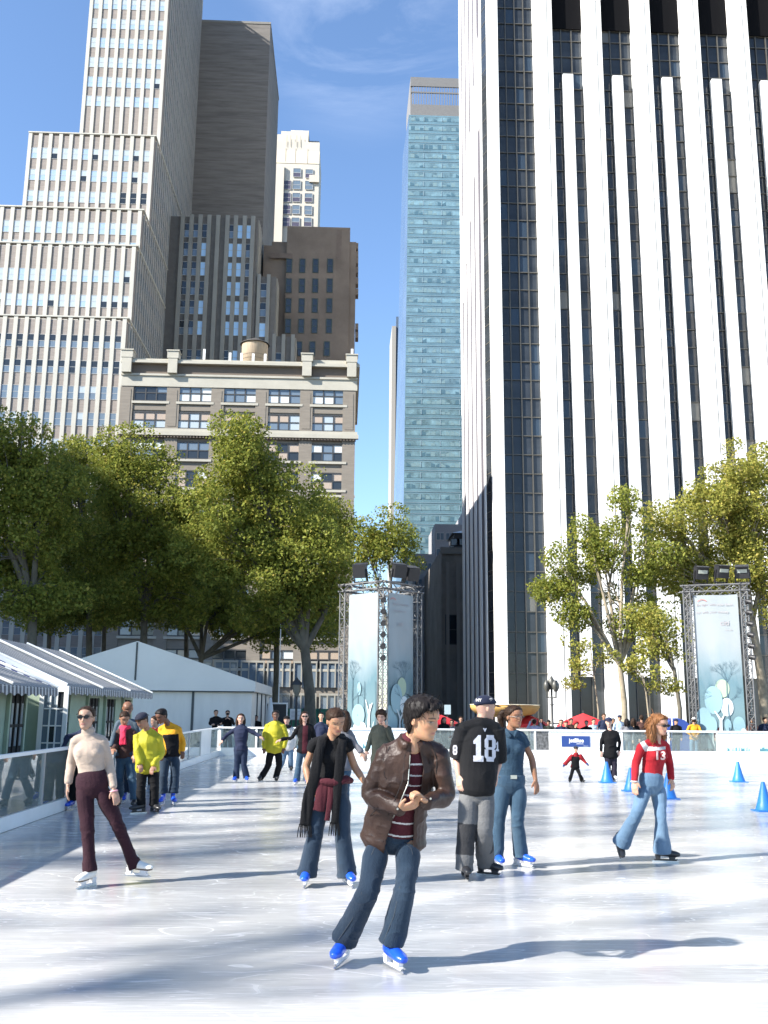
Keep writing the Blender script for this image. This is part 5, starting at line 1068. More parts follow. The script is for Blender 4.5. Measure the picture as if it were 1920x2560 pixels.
    def finish_body(s, male=True, forearm=True, uarm=.8, sm=3):
        J = s.J; k = s.k; b = s.body; F_ = 1.0 if male else .88
        s.torso(b, 0, [(.0, .10, .07, 0), (.3, .09, .06, 0), (.7, .11, .075, 0), (.9, .10, .06, 0)], .036)
        for q in 'lr':
            s.limb(b, J['s'+q], J['e'+q], J['w'+q], [.036*k*F_*s.ua, .036*k*F_*s.ua, .038*k*F_*s.fa, .036*k*F_*s.fa, .024*k*F_*s.fa], 12)
            s.limb(b, J['h'+q], J['k'+q], J['a'+q], [.06*k, .055*k, .045*k, .04*k, .03*k], 12)
        S = b.fuse(s.vox*.72, sm); V = S.V; H = s.w2h(V); x, y, t = H[:, 0], H[:, 1], H[:, 2]/HH; col = np.tile(s.tone, (len(V), 1)); fr = (y > .03) & (np.abs(x) < .08) & (t > -.05) & (t < 1.05)
        def mixc(c, a): nonlocal col; a = np.clip(a, 0, 1)[:, None]*fr[:, None]; col = col*(1-a)+np.array(c)*a
        g = lambda v, m, sg: np.exp(-((v-m)/sg)**2)
        mixc(s.tone*np.array([1.12, .82, .78]), .5*g(np.abs(x), .043, .022)*g(t, .37, .08)); mixc(s.tone*np.array([1.1, .85, .8]), .35*g(x, 0, .014)*g(t, .35, .05))
        mixc(s.lips, 1.1*(np.abs(x) < .0235*1.05)*np.clip(1.4-(np.abs(t-.237)/.030)*1.0, 0, 1)*np.clip(1.6-np.abs(x)/.02, 0, 1)); mixc(s.lips*.35, s.mouth*g(t, .237, .008)*g(x, 0, .02))
        mixc(s.brow, 1.2*g(t, .612+.02*(1-np.abs(np.abs(x)-.034)/.03), .016)*(np.abs(x) > .012)*(np.abs(x) < .056))
        ex = np.abs(x)-.0325; mixc(s.tone*.55, .8*g(t, .54, .022)*g(ex, 0, .019)); mixc((.50, .47, .43), s.eyes*1.2*g(t, .522, .013)*g(ex, 0, .0135)); mixc((.02, .012, .01), s.eyes*1.3*g(t, .525, .016)*g(ex, 0, .0065)); mixc((.03, .02, .018), 1.1*g(t, .545-.06*np.abs(ex), .0075)*g(ex, 0, .017))
        s.S = S; o = S.mesh('body', SKIN, s.root, col=col); return o
    ua = 1.; fa = 1.; eyes = 1.; mouth = .5
    def hair(s, mat_, thick=.018, front=.80, side=.50, back=.10, temple=.70, extra=None, amp=.003, top=None, name='hair', vox=None, freq=(55, 55, 16), ridge=True):
        acc = Acc()
        def off(T, P):
            d = T-hairline(P, front, side, back, temple); a = np.clip(d/.07, 0, 1); a = a*a*(3-2*a); th = thick if top is None else thick+top*np.clip((T-.7)/.3, 0, 1)
            return -.014+(th+.014)*a
        V, F = head_grid(48, 56, off); V = V*np.array([s.wide, 1, 1]); acc.add(s.h2w(V), F)
        if extra: extra(acc)
        S = acc.fuse((vox or s.vox*.85), 1); S.fold(amp, freq, ridge); s.HS = S; s.ho = S.mesh(name, mat_, s.root); return s.ho
    def strands(s, mat_, n=260, ln=(.025, .06), out=.35, flow=(0, -.3, -1.), r=.0022, seed=5):
        rd = np.random.default_rng(seed); N = s.HS.normals(); H = s.w2h(s.HS.V); ok = np.where((H[:, 2] > -.1) & ((np.linalg.norm(H*np.array([1, .8, .7])-np.array([0, 0, .08]), axis=1) > .085)))[0]; k = MB(); fl = s.HR @ np.array(flow)
        for i in rd.choice(ok, n):
            p = s.HS.V[i]; nn = N[i]; d = nrm(fl-nn*fl.dot(nn)*.8+nn*out+rd.normal(size=3)*.28); l_ = rd.uniform(*ln)*s.hs; q = p-nn*.004+d*l_*.5+nn*.004; e = q+nrm(d+fl*.35)*l_*.5; k.path([p-nn*.004, q, e], [r, r*.9, r*.3], 4, caps=False)
        k.build('loose_strands', mat_, s.ho)
    def garment(s, name, acc, mats, fold=(.006, (14, 14, 9)), fold2=None, smooth=4, mi=None, cut=None, solid=0., vox=None, post=None):
        S = acc.fuse(vox or s.vox, smooth)
        if fold: S.fold(fold[0], fold[1])
        if fold2: S.fold(fold2[0], fold2[1], True)
        if post: post(S)
        if cut is not None: S.cut(cut)
        s.last = S; return S.mesh(name, mats, s.root, mi(S.centres()) if mi else None, solid=solid)
    def trousers(s, mats, hemr=.085, thigh=.088, knee=.070, calf=None, waist=(.150, .105), hip=(.168, .118), hem_up=.06, top=.16, fold=(.006, (11, 11, 3.5)), mi=None, name='trousers', butt=True, fold2=(.0065, (8, 8, 15))):
        J = s.J; k = s.k; acc = Acc(); sd, up, fw = s.torso_axes(); sdh = nrm(J['hr']-J['hl']); p = J['pel']
        acc.loft([p+up*top*k, p+up*.06*k, p-up*.04*k, p-up*.11*k], [(waist[0]*k, waist[1]*k), (hip[0]*.97*k, hip[1]*.97*k), (hip[0]*k, hip[1]*k), (hip[0]*.70*k, hip[1]*.8*k)], sdh, 20, 4)
        for q in 'lr':
            a, b, c = J['h'+q], J['k'+q], J['a'+q]; e = c+(c-b)/np.linalg.norm(c-b)*(.03-hem_up)*k
            cf = calf or (knee+hemr)/2
            off = abs((a-p) @ sdh); r0 = max(.05*k, hip[0]*k-off)
            acc.loft([a+up*.05*k, a, a*.72+b*.28, a*.4+b*.6, b, b*.5+e*.5, b*.15+e*.85, e], [(r0*.7, r0*.8), (r0*.96, max(r0, thigh*.95*k)), (thigh*.96*k, thigh*1.04*k), (thigh*.5+knee*.5)*k, knee*k, cf*k, hemr*.96*k, hemr*k], sdh, 16, 4, False)
        def post(S):
            m = np.zeros(len(S.V)); 
            for q in 'lr':
                m = np.maximum(m, np.exp(-(np.linalg.norm(S.V-J['k'+q], axis=1)/(.13*k))**2)); m = np.maximum(m, np.exp(-(np.linalg.norm(S.V-J['a'+q], axis=1)/(.16*k))**2)); m = np.maximum(m, .6*np.exp(-(np.linalg.norm(S.V-J['h'+q], axis=1)/(.12*k))**2))
            if fold2: S.fold(fold2[0]*1.5, fold2[1], True, m)
        return s.garment(name, acc, mats, fold, None, 4, mi, post=post)
    def skate(s, q, d, pitch=0., boot=BOOT_B, holder=HOLD_W, z=None, fig=False, dz=0.):
        """q: l or r; d: (image right, towards the camera) heading of the toe"""
        k = s.k; a = s.J['a'+q]; f = nrm(np.array([d[0], -d[1], 0.])); pt = R(pitch); fw = f*math.cos(pt)-np.array([0, 0, 1.])*math.sin(pt); up = f*math.sin(pt)+np.array([0, 0, 1.])*math.cos(pt); sd = np.cross(fw, up)
        def W(x, y, h): return o+fw*x*k+sd*y*k+up*h*k
        o = np.zeros(3); hgt = a.copy(); o = a-up*.165*k
        lo = min((W(x, 0, .0))[2] for x in (-.12, .19)); o = o+np.array([0, 0, -lo+.001+dz])                # blade on the ice
        ank = W(-.03, 0, .17); c = Acc(); leg = nrm(s.J['k'+q]-a)
        c.loft([W(-.065, 0, .105), W(-.03, 0, .115), W(.03, 0, .110), W(.10, 0, .098), W(.15, 0, .092), W(.185, 0, .088)], [(.030*k, .030*k), (.042*k, .042*k), (.043*k, .047*k), (.046*k, .038*k), (.045*k, .032*k), (.030*k, .022*k)], sd, 16, 3)
        c.loft([W(-.03, 0, .11), W(-.032, 0, .17), ank*.3+(a+leg*.02*k)*.7+up*.03*k, a+leg*.05*k], [(.042*k, .055*k), (.040*k, .051*k), (.043*k, .051*k), (.044*k, .050*k)], sd, 16, 3)
        S = c.fuse(max(.006, s.vox*.75), 1); cc = S.centres(); h = (cc-o) @ up/k; mi = np.where(h < .078+(0 if not fig else .004), 1, 0); root = S.mesh('ice_skate', [boot, SOLE if fig else boot], s.root, mi)
        hb = MB(); P = lambda *v: tuple(W(*v))
        def slab(pts, w_, mi=0):
            n = len(pts); hb.add([P(x, -w_, h) for x, h in pts]+[P(x, w_, h) for x, h in pts], [tuple(range(n)), tuple(range(2*n-1, n-1, -1))]+[(i, n+i, n+(i+1) % n, (i+1) % n) for i in range(n)], mi)
        slab([(-.085, .082), (-.02, .082), (-.03, .034), (-.075, .034)], .019); slab([(.06, .078), (.15, .078), (.13, .034), (.075, .034)], .019); slab([(-.10, .035), (.165, .035), (.15, .018), (-.09, .018)], .009)
        hb.build('blade_holder', holder, root)
        hb = MB(); slab([(-.115, .017), (.175, .017), (.186, .010), (.165, .0), (-.105, .0), (-.118, .006)], .004); hb.build('blade', BLADE, root)
        hb = MB(); inst = [W(.02+i*.032, 0, .158-i*.017-(.0 if i else 0)) for i in range(4)]
        for i, p_ in enumerate(inst): hb.path([p_-sd*.027*k, p_+up*.004*k, p_+sd*.027*k], [.0045*k]*3, 5)
        hb.build('laces', TRIM if boot is not BOOT_W else SOLE, root)
        return root
    def glasses(s, frame, lens, r=(.024, .017), t=.53):
        k = MB(); z = t*HH
        for sg in (-1, 1):
            n = 16; ring = [(sg*.033+r[0]*math.cos(2*math.pi*i/n), .102-.10*(abs(sg*.033+r[0]*math.cos(2*math.pi*i/n)))**1.6, z+r[1]*math.sin(2*math.pi*i/n)) for i in range(n)]
            w_ = [tuple(v) for v in s.h2w(np.array(ring))]; w2 = [tuple(v) for v in s.h2w(np.array(ring)-np.array([0, .004, 0]))]
            if lens is not None: k.add(w_+w2, [tuple(range(n)), tuple(range(2*n-1, n-1, -1))]+[(i, n+i, n+(i+1) % n, (i+1) % n) for i in range(n)], 1)
            k.path(list(s.h2w(np.array([ring[i % n] for i in range(n+1)]))), [.0022*s.hs]*(n+1), 5, 0, caps=False)
            k.path(list(s.h2w(np.array([(sg*.056, .095, z+.004), (sg*.074*s.wide, .06, z+.006), (sg*.081*s.wide, -.005, z)]))), [.003*s.hs]*3, 5)
        k.path(list(s.h2w(np.array([(-.010, .104, z+.004), (.010, .104, z+.004)]))), [.0025*s.hs]*2, 5); k.build('glasses', [frame, lens or frame], s.root)
    def trace(s, pts, surf=None, off=.004):
        tree_ = (surf or s.last).bvh(); o = []
        for x, y in pts:
            h = tree_.ray_cast(Vector(CAM), Vector(ray(x, y)).normalized())
            if h[0] is not None: o.append(tuple(h[0]+h[1]*off))
        return o
    def decal(s, txt, px, py, h, mat_, name='number', sx=1., slant=0., bold=.02, surf=None, off=.004, vs_fs=None):
        """lettering laid on the cloth: outlines are dropped on the garment's own surface"""
        vs, fs = vs_fs or text_mesh(txt, 1., 0, bold); bm = bmesh.new(); bv = [bm.verts.new(v) for v in vs]
        for f in fs:
            try: bm.faces.new([bv[i] for i in f])
            except ValueError: pass
        for _ in range(4):
            es = [e for e in bm.edges if e.calc_length() > .10]
            if not es: break
            bmesh.ops.subdivide_edges(bm, edges=es, cuts=1); bmesh.ops.triangulate(bm, faces=bm.faces[:])
        tree_ = (surf or s.last).bvh(); V = []; ok = []; bm.verts.index_update(); cam = Vector(CAM)
        for v in bm.verts:
            d = Vector(ray(px+(v.co.x*h*sx), py-v.co.y*h+slant*v.co.x*h)).normalized(); hit = tree_.ray_cast(cam, d); ok.append(hit[0] is not None); V.append(tuple((hit[0]+hit[1]*off) if hit[0] is not None else Vector((0, 0, 0))))
        k = MB(); k.add(V, [[v.index for v in f.verts] for f in bm.faces if all(ok[v.index] for v in f.verts)]); bm.free(); return k.build(name, mat_, s.root)
# ================================================================== the skaters
def in_poly(x, y, poly):
    c = np.zeros(len(x), bool); n = len(poly)
    for i in range(n):
        x1, y1 = poly[i]; x2, y2 = poly[i-1]; k = ((y1 > y) != (y2 > y)) & (x < (x2-x1)*(y-y1)/((y2-y1) or 1e-9)+x1); c ^= k
    return c
def projv(C):
    v = C-CAM; z = v @ CF; return CX+F*(v @ CR)/z, CY-F*(v @ CU)/z
def segdist(C, a, b):
    d = b-a; t = np.clip(((C-a) @ d)/(d @ d), 0, 1); return np.linalg.norm(C-a-t[:, None]*d, axis=1)
def denim(name, c1, c2): return pm(name, c1, .9, 0, 0, 3.2, .4, 160, .25, (1, 1, .45), c2, 0, .2)
DENIM_D = denim('denim_dark', (.009, .020, .038), (.021, .042, .070)); DENIM_M = denim('denim_mid', (.018, .045, .080), (.060, .115, .17)); DENIM_L = denim('denim_light', (.065, .125, .20), (.15, .235, .33))
K_BLACK = cloth('black_knit', (.007, .007, .008), spec=.15); K_NAVY = cloth('navy_knit', (.012, .018, .045)); LEATHER = pm('brown_leather', (.030, .015, .011), .46, 0, 0, 4, .3, 30, .32, (1, 1, 1), (.050, .027, .019), .0); MAROON = cloth('maroon_knit', (.060, .008, .014)); STRIPE_W = cloth('stripe_white', (.55, .54, .52)); CREAMK = cloth('cream_knit', (.42, .325, .255), .9, .06, 30, .3, 120, .3); PLUM = cloth('plum_twill', (.026, .006, .012), .85); GREYS = cloth('grey_fleece', (.125, .125, .125), .95); DARKG = cloth('charcoal_patch', (.030, .030, .032)); TEALC = cloth('teal_cotton', (.020, .048, .080), .8); REDK = cloth('red_knit', (.33, .010, .018), .85, .08, 30, .5, 120); WHITEC = cloth('white_cotton', (.55, .53, .50)); YELLOW = cloth('yellow_green_nylon', (.40, .36, .016), .6, .06); GOLD = cloth('golden_fleece', (.60, .28, .015), .9); BROWNK = cloth('brown_knit', (.065, .030, .024)); PINK = cloth('hot_pink_wool', (.70, .035, .085)); OLIVE = cloth('olive_coat', (.050, .055, .042)); GREYC = cloth('grey_jersey', (.14, .14, .155)); BLUEG = cloth('faded_blue', (.06, .085, .11)); LILAC = cloth('pale_lilac', (.42, .38, .48)); BLUEW = cloth('blue_glove', (.012, .04, .15)); LBLUE = cloth('light_blue_jacket', (.30, .38, .48)); REDC = cloth('dark_red_knit', (.25, .01, .015)); BELT = pm('belt_leather', (.015, .013, .012), .4); BUCKLE = pm('buckle_metal', (.6, .58, .5), .3, metal=.9); LENSD = pm('dark_lens', (.006, .003, .003), .15, spec=.25); LENSC = pm('clear_lens', (.45, .40, .36), .05, spec=.8); FRAMEK = pm('glasses_frame', (.02, .012, .010), .3)
def ring_collar(acc, p, rad, r, h, tilt=0., gap=50, fw=(0, -1, 0)):
    a0 = math.atan2(fw[1], fw[0]); pts = [(p[0]+rad*math.cos(a0+R(a)), p[1]+rad*.95*math.sin(a0+R(a)), p[2]+tilt*math.cos(R(a))) for a in np.linspace(gap, 360-gap, 17)]; acc.loft(pts, [(r, h)]*17, None, 8, 1)
def closed_collar(acc, p, q, r0, r1, th): acc.loft([p, A3(p)*.5+A3(q)*.5, q], [r0, (A3(r0)+A3(r1))/2 if not np.isscalar(r0) else (r0+r1)/2, r1], None, 18, 3)
TW, TD = .26, .0
# ---------------------------------------------------------------- young man in leather jacket
P = Person('young man in a brown leather jacket clasping his hands at the front of the rink', 6.9, .0065, tone=(.48, .265, .155), lips=(.42, .17, .13))
P.j(nk=(1027, 1852, -.20), sl=(966, 1886, -.14), sr=(1096, 1882, -.16), el=(926, 1984, -.10), er=(1114, 1990, -.14), wl=(1000, 2022, -.30), wr=(1064, 2005, -.34), pel=(986, 2076, .06), hl=(946, 2108, .05), hr=(1022, 2110, .03), kl=(920, 2229, -.08), kr=(1014, 2210, -.09), al=(858, 2352, .08), ar=(978, 2361, -.03)).begin()
P.nkf = 1.08; P.head(1056, 1799, -.27, 52, 12, 4, 1.13)
P.hand(P.J['wl'], at(1062, 2006, 6.9-.40), (0, .55, .8), (.2, -.4, 1), .42, .06, 1.05); P.hand(P.J['wr'], at(1026, 1966, 6.9-.42), (-.6, -.2, -.7), (.1, -1, .5), .85, .05, 1.05)
P.finish_body()
def ex(acc):
    for px, py, r in ((-.02, .20, .03), (.03, .205, .03), (0, .215, .035)): pass
    acc.loft(P.h2w([(-.055, .035, .222), (-.02, .075, .222), (.03, .092, .212), (.062, .086, .192)]), [.020, .026, .022, .012]); acc.loft(P.h2w([(.03, .05, .235), (-.02, .085, .225), (-.055, .075, .197), (-.068, .055, .165)]), [.022, .024, .018, .010])
P.hair(HAIR_BK, .024, .84, .50, .05, .74, ex, .004, .012); P.strands(HAIR_BK, 420, (.02, .045), .10, (.1, .5, -.8), .0022)
J = P.J; ac = Acc(); P.torso(ac, 0, [(.03, .176, .124, 0), (.12, .172, .118, 0), (.3, .165, .112, 0), (.6, .172, .118, .0), (.82, .150, .10, 0), (.95, .085, .075, 0), (1.03, .068, .066, 0)], .05)
def stripes(C):
    t = (C-J['pel']) @ nrm(J['nk']-J['pel']); m = np.zeros(len(C), int)
    for q in (.03, .12, .33, .40, .47, .545): m[np.abs(t-q) < .0055] = 1
    return m
P.garment('sweater', ac, [MAROON, STRIPE_W], (.004, (16, 16, 10)), None, 3, stripes, vox=.006)
ac = Acc(); P.torso(ac, 0, [(-.105, .228, .172, .012), (0, .220, .162, 0), (.25, .205, .148, .0), (.55, .208, .150, .005), (.78, .196, .130, 0), (.93, .125, .10, 0), (.99, .09, .085, 0)], .066)
for q in 'lr': P.limb(ac, J['s'+q], J['e'+q], J['w'+q], [.074, .070, .064, .058, .050], 16)
ring_collar(ac, J['nk']+A3((0, -.012, -.005)), .082, .014, .030, -.035, 42, (.35, -1, 0))
OPEN = [(1030, 1840), (1027, 1886), (1021, 1958), (1001, 2009), (984, 2044), (966, 2100), (956, 2150), (1036, 2150), (1034, 2100), (1036, 2026), (1054, 1975), (1059, 1915), (1046, 1860)]
def keep(C):
    x, y = projv(C); tt = (C[:, 2]-J['pel'][2])/(J['nk'][2]-J['pel'][2]); f = in_poly(x, y, OPEN) & (C[:, 1] < J['pel'][1]+(J['nk'][1]-J['pel'][1])*tt-.02)
    for q in 'lr': f &= segdist(C, J['e'+q], J['w'+q]) > .075
    return ~f
P.garment('leather_jacket', ac, LEATHER, (.008, (9, 9, 7)), (.007, (9, 9, 17)), 3, cut=keep, solid=.006, vox=.0065)
JKS = P.last; SEAMK = pm('leather_seam', (.012, .007, .006), .6)
k = MB()
for ln in ([(975, 1866), (958, 1900), (962, 1940), (975, 1965)], [(1082, 1868), (1092, 1900), (1090, 1935)], [(1012, 1886), (1007, 1950), (986, 2003), (970, 2040)], [(908, 2066), (930, 2088), (958, 2104)], [(925, 2040), (945, 2018)], [(945, 1975), (962, 1992), (980, 1998)], [(1076, 1880), (1072, 1960)]):
    z = P.trace(ln, JKS, .001)
    if len(z) > 1: k.path(z, [.0028]*len(z), 5, caps=False)
k.build('seams', SEAMK, P.root)
k = MB(); zp = P.trace([(1025, 1888), (1020, 1958), (1000, 2008), (983, 2044)]); 
if len(zp) > 1: k.path(zp, [.004]*len(zp), 6); k.build('zip', BUCKLE, P.root)
k = MB()
for px, py in ((994, 2022), (1076, 1997)):
    h = P.trace([(px, py)], off=.002)
    if h: k.tube(h[0], tuple(Vector(h[0])+Vector((0, -.008, 0))), .007, n=10)
k.build('cuff_studs', BUCKLE, P.root) if k.v else None
P.trousers(DENIM_D, .088, .089, .071, .079, (.148, .110), (.163, .120), .035, name='jeans')
k = MB()
for ln in ([(948, 2112), (935, 2122), (928, 2138)], [(1018, 2112), (1028, 2122), (1032, 2136)], [(984, 2095), (986, 2135)], [(905, 2230), (880, 2300), (846, 2350)], [(1000, 2215), (985, 2290), (958, 2356)]):
    z = P.trace(ln, None, .0008)
    if len(z) > 1: k.path(z, [.0026]*len(z), 5, caps=False)
if k.v: k.build('jeans_seams', pm('denim_thread', (.05, .06, .07), .8), P.root)
P.skate('l', (-.35, 1.), 4); P.skate('r', (.45, 1.), 0)
# ---------------------------------------------------------------- woman in cream turtleneck
P = Person('woman in a cream turtleneck, plum trousers and sunglasses gliding on white figure skates', 9.95, .0075, tone=(.46, .275, .19), lips=(.36, .13, .12))
P.j(nk=(221, 1840), sl=(190, 1852), sr=(256, 1852), el=(178, 1908, .06), er=(273, 1908, .04), wl=(170, 1962, -.02), wr=(285, 1974, -.04), pel=(231, 1956), hl=(211, 1976), hr=(254, 1976), kl=(219, 2070, -.06), kr=(297, 2067, .06), al=(225, 2176, -.08), ar=(337, 2165, .20)).begin()
P.nkf = .88; P.head(216, 1796, -.03, -4, -4, 0, .97, .94); P.eyes = .3
P.hand(P.J['wl'], at(165, 2020, 9.95-.06), (1, .2, 0), (.3, -1, 0), .22, .05, .95); P.hand(P.J['wr'], at(297, 2022, 9.95-.1), (-.5, .8, 0), (-.8, -.6, 0), .15, .07, .95); P.finish_body(False)
P.hair(HAIR_DB, .011, .83, .5, .1, .72, lambda a: a.ball(P.h2w([(0, -.115, .13)])[0], .036), .0025); P.strands(HAIR_DB, 120, (.015, .035), .2, (0, -.9, .1), .0022); P.glasses(FRAMEK, LENSD, (.028, .0175), .535)
J = P.J; ac = Acc(); P.torso(ac, 0, [(.03, .150, .108, 0), (.2, .128, .098, 0), (.42, .134, .104, .0), (.62, .150, .116, .008), (.82, .138, .092, 0), (.95, .07, .062, 0)], .052)
fw = A3((0, -1, 0)); 
for sx in (-.062, .062): ac.ball(J['pel']+(J['nk']-J['pel'])*.64+A3((sx, -.070, -.005)), (.062, .052, .06))
for q in 'lr': P.limb(ac, J['s'+q], J['e'+q], J['w'+q]+(J['e'+q]-J['w'+q])*.10, [.054, .050, .047, .044, .037], 14)
ac.loft([J['nk']-A3((0, 0, .03)), J['nk']+A3((0, .0, .02)), J['nk']*.7+P.h2w([(0, -.02, .03)])[0]*.3+A3((0, 0, .035))], [.068, .062, .062], None, 18, 3)
P.garment('turtleneck', ac, CREAMK, (.0025, (14, 14, 9)), (.003, (8, 8, 26)), 5, vox=.007)
P.trousers(PLUM, .070, .088, .064, .058, (.134, .100), (.162, .112), .02, top=.10)
P.skate('l', (-.45, 1.), 0, BOOT_W, HOLD_W, fig=True); P.skate('r', (1., .35), 0, BOOT_W, HOLD_W, fig=True, dz=.05)
k = MB(); w_ = J['wr']; k.path([tuple(w_+A3((.034*math.cos(a), .030*math.sin(a), .006*math.cos(a)-.012))) for a in np.linspace(0, 2*math.pi, 13)], [.007]*13, 6); k.build('wristband', pm('wristband_pink', (.75, .35, .40), .5), P.root)
# ---------------------------------------------------------------- woman with black scarf
P = Person('woman looking down in a black cap sleeve top with a long fringed black scarf', 9.95, .0075, tone=(.40, .215, .125), lips=(.38, .13, .11), brow=(.03, .02, .015))
P.j(nk=(829, 1846), sl=(786, 1858), sr=(866, 1856), el=(766, 1916, .05), er=(886, 1915, .04), wl=(773, 1962, -.04), wr=(912, 1957, -.02), pel=(826, 1968), hl=(800, 1988), hr=(852, 1988), kl=(788, 2082, -.04), kr=(856, 2082, -.04), al=(767, 2186, 0), ar=(868, 2186, 0)).begin()
P.head(839, 1803, -.10, 22, 24, 6, 1.06, .98); P.eyes = .25; P.ua = 1.18; P.fa = 1.15
P.hand(P.J['wl'], at(790, 1992, 9.95-.12), (.6, .7, 0), (.6, -.7, .2), .3, .05, .98); P.hand(P.J['wr'], at(930, 1995, 9.95-.1), (-.4, .8, 0), (-.8, -.5, 0), .2, .05, .95); P.finish_body(False)
P.hair(HAIR_DB, .012, .80, .5, .1, .72, lambda a: a.ball(P.h2w([(0, -.118, .14)])[0], .038), .0025); P.strands(HAIR_DB, 120, (.015, .035), .2, (0, -.9, .1), .0022)
J = P.J; ac = Acc(); P.torso(ac, 0, [(.05, .146, .112, 0), (.25, .134, .106, 0), (.42, .138, .108, 0), (.62, .156, .122, .006), (.80, .146, .096, 0), (.90, .10, .08, 0)], .056)
for sx in (-.064, .064): ac.ball(J['pel']+(J['nk']-J['pel'])*.63+A3((sx, -.085, 0)), (.064, .056, .062))
for q in 'lr': ac.loft([J['s'+q], J['s'+q]*.72+J['e'+q]*.28], [.062, .060], None, 14, 1)
P.garment('cap_sleeve_top', ac, K_BLACK, (.003, (14, 14, 10)), None, 3, vox=.007)
P.trousers(DENIM_D, .098, .100, .080, .088, (.140, .108), (.172, .126), .015, top=.06, name='jeans')
def strip(name, pts, w_, th, mat_, fringe=0, folds=.006):
    """a hanging band of cloth along points (px, py, depth)"""
    W_ = [at(x, y, P.Y+d) for x, y, d in pts]; ac = Acc(); ac.loft(W_, [(w if np.isscalar(w_) is False else w_, th) for w in (w_ if not np.isscalar(w_) else [w_]*len(W_))], (1, 0, 0), 14, 5, False); S = ac.fuse(.0065, 2); S.fold(folds, (38, 20, 4)); o = S.mesh(name, mat_, P.root)
    if fringe:
        e = W_[-1]; wd = w_ if np.isscalar(w_) else w_[-1]; k = MB()
        for i in range(fringe): 
            u = -1+2*i/(fringe-1); a = e+A3((u*wd*.95, -.004, .01)); k.path([a, a+A3((u*.012+random.uniform(-.006, .006), -.004, -.06)), a+A3((u*.02+random.uniform(-.012, .012), -.004, -.125))], [.0065, .005, .004], 5)
        k.build('fringe', mat_, o)
    return o
strip('scarf', [(842, 1838, .10), (818, 1838, .03), (806, 1850, -.10), (797, 1885, -.155), (786, 1940, -.16), (773, 1990, -.14), (762, 2062, -.12)], [.036, .042, .048, .050, .054, .060, .052], .018, K_BLACK, 10)
strip('scarf', [(836, 1838, .10), (852, 1838, .03), (856, 1852, -.10), (851, 1890, -.155), (846, 1940, -.16), (842, 1990, -.15), (836, 2058, -.13)], [.036, .042, .046, .045, .042, .043, .040], .017, K_BLACK, 8)
strip('tied_jacket', [(800, 1950, -.13), (806, 1962, -.14), (803, 1990, -.15), (797, 2028, -.14)], [.05, .06, .062, .058], .018, MAROON)
strip('tied_jacket', [(826, 1952, -.135), (826, 1990, -.15), (818, 2052, -.14)], [.03, .034, .028], .015, MAROON)
strip('tied_jacket', [(786, 1950, -.06), (806, 1953, -.14), (835, 1956, -.145), (862, 1948, -.10), (872, 1952, .0)], [.03, .034, .04, .05, .05], .035, MAROON)
P.skate('l', (-.12, 1.), 5); P.skate('r', (.35, 1.), 5)
# ---------------------------------------------------------------- man in numbered jersey
P = Person('man in a black number 18 jersey, navy cap and grey sweatpants looking away', 10.45, .008, tone=(.50, .30, .22), lips=(.45, .2, .17))
P.j(nk=(1203, 1806), sl=(1158, 1822), sr=(1240, 1822), el=(1142, 1894, .04), er=(1246, 1900, .06), wl=(1147, 1940, -.04), wr=(1240, 1936, -.02), pel=(1191, 1972), hl=(1170, 1988), hr=(1214, 1988), kl=(1166, 2086, -.06), kr=(1209, 2084, -.04), al=(1161, 2168, -.06), ar=(1214, 2152, .14)).begin()
P.nkf = 1.1; P.head(1213, 1772, .02, 112, 4, 0, 1.08); P.fa = 1.12
P.hand(P.J['wl'], at(1150, 1982, 10.45-.1), (.7, .6, 0), (.6, -.8, 0), .35, .04, 1.08); P.hand(P.J['wr'], at(1236, 1972, 10.45-.06), (-.7, .6, 0), (-.6, -.8, 0), .4, .04, 1.05); P.finish_body()
def capoff(T, Pp):
    a = np.clip((T-(.66+.06*np.cos(Pp)))/.05, 0, 1); return -.014+a*(.020+.014)
V, Fc = head_grid(48, 56, capoff); ac = Acc(); ac.add(P.h2w(V), Fc); ac.loft(P.h2w([(-.045, -.075, .148), (0, -.115, .146), (.045, -.075, .148)]), [(.012, .010)]*3); ac.loft(P.h2w([(0, .07, .158), (0, .12, .155), (0, .165, .146)]), [(.078, .005), (.072, .004), (.05, .004)], P.HR[:, 0], 14, 3); S = ac.fuse(.006, 2); P.last = S; S.mesh('cap', cloth('navy_cap', (.010, .014, .035)), P.root)
for px, py, h in ((1197, 1751, 10), (1227, 1753, 10)): P.decal('NY' if px < 1200 else '*', px, py, h if px < 1200 else 17, WHITEC, 'emblem', 1., 0, .03, S)
J = P.J; ac = Acc(); P.torso(ac, 0, [(-.02, .192, .150, .01), (.15, .200, .150, .012), (.45, .204, .148, .01), (.7, .208, .142, .0), (.86, .17, .115, 0), (.95, .095, .085, 0)], .074)
for q in 'lr': ac.loft([J['s'+q], J['s'+q]*.5+J['e'+q]*.5, J['e'+q]*1.04-J['s'+q]*.04], [.088, .092, .094], None, 16, 4, False)
KJ = cloth('black_mesh_jersey', (.007, .007, .008), .7, .1, 40, .4, 200, spec=.2)
P.garment('jersey', ac, KJ, (.008, (9, 9, 6)), (.006, (8, 8, 9)), 3, vox=.0075); js = P.last
NUM = cloth('number_silver', (.52, .52, .56), .6)
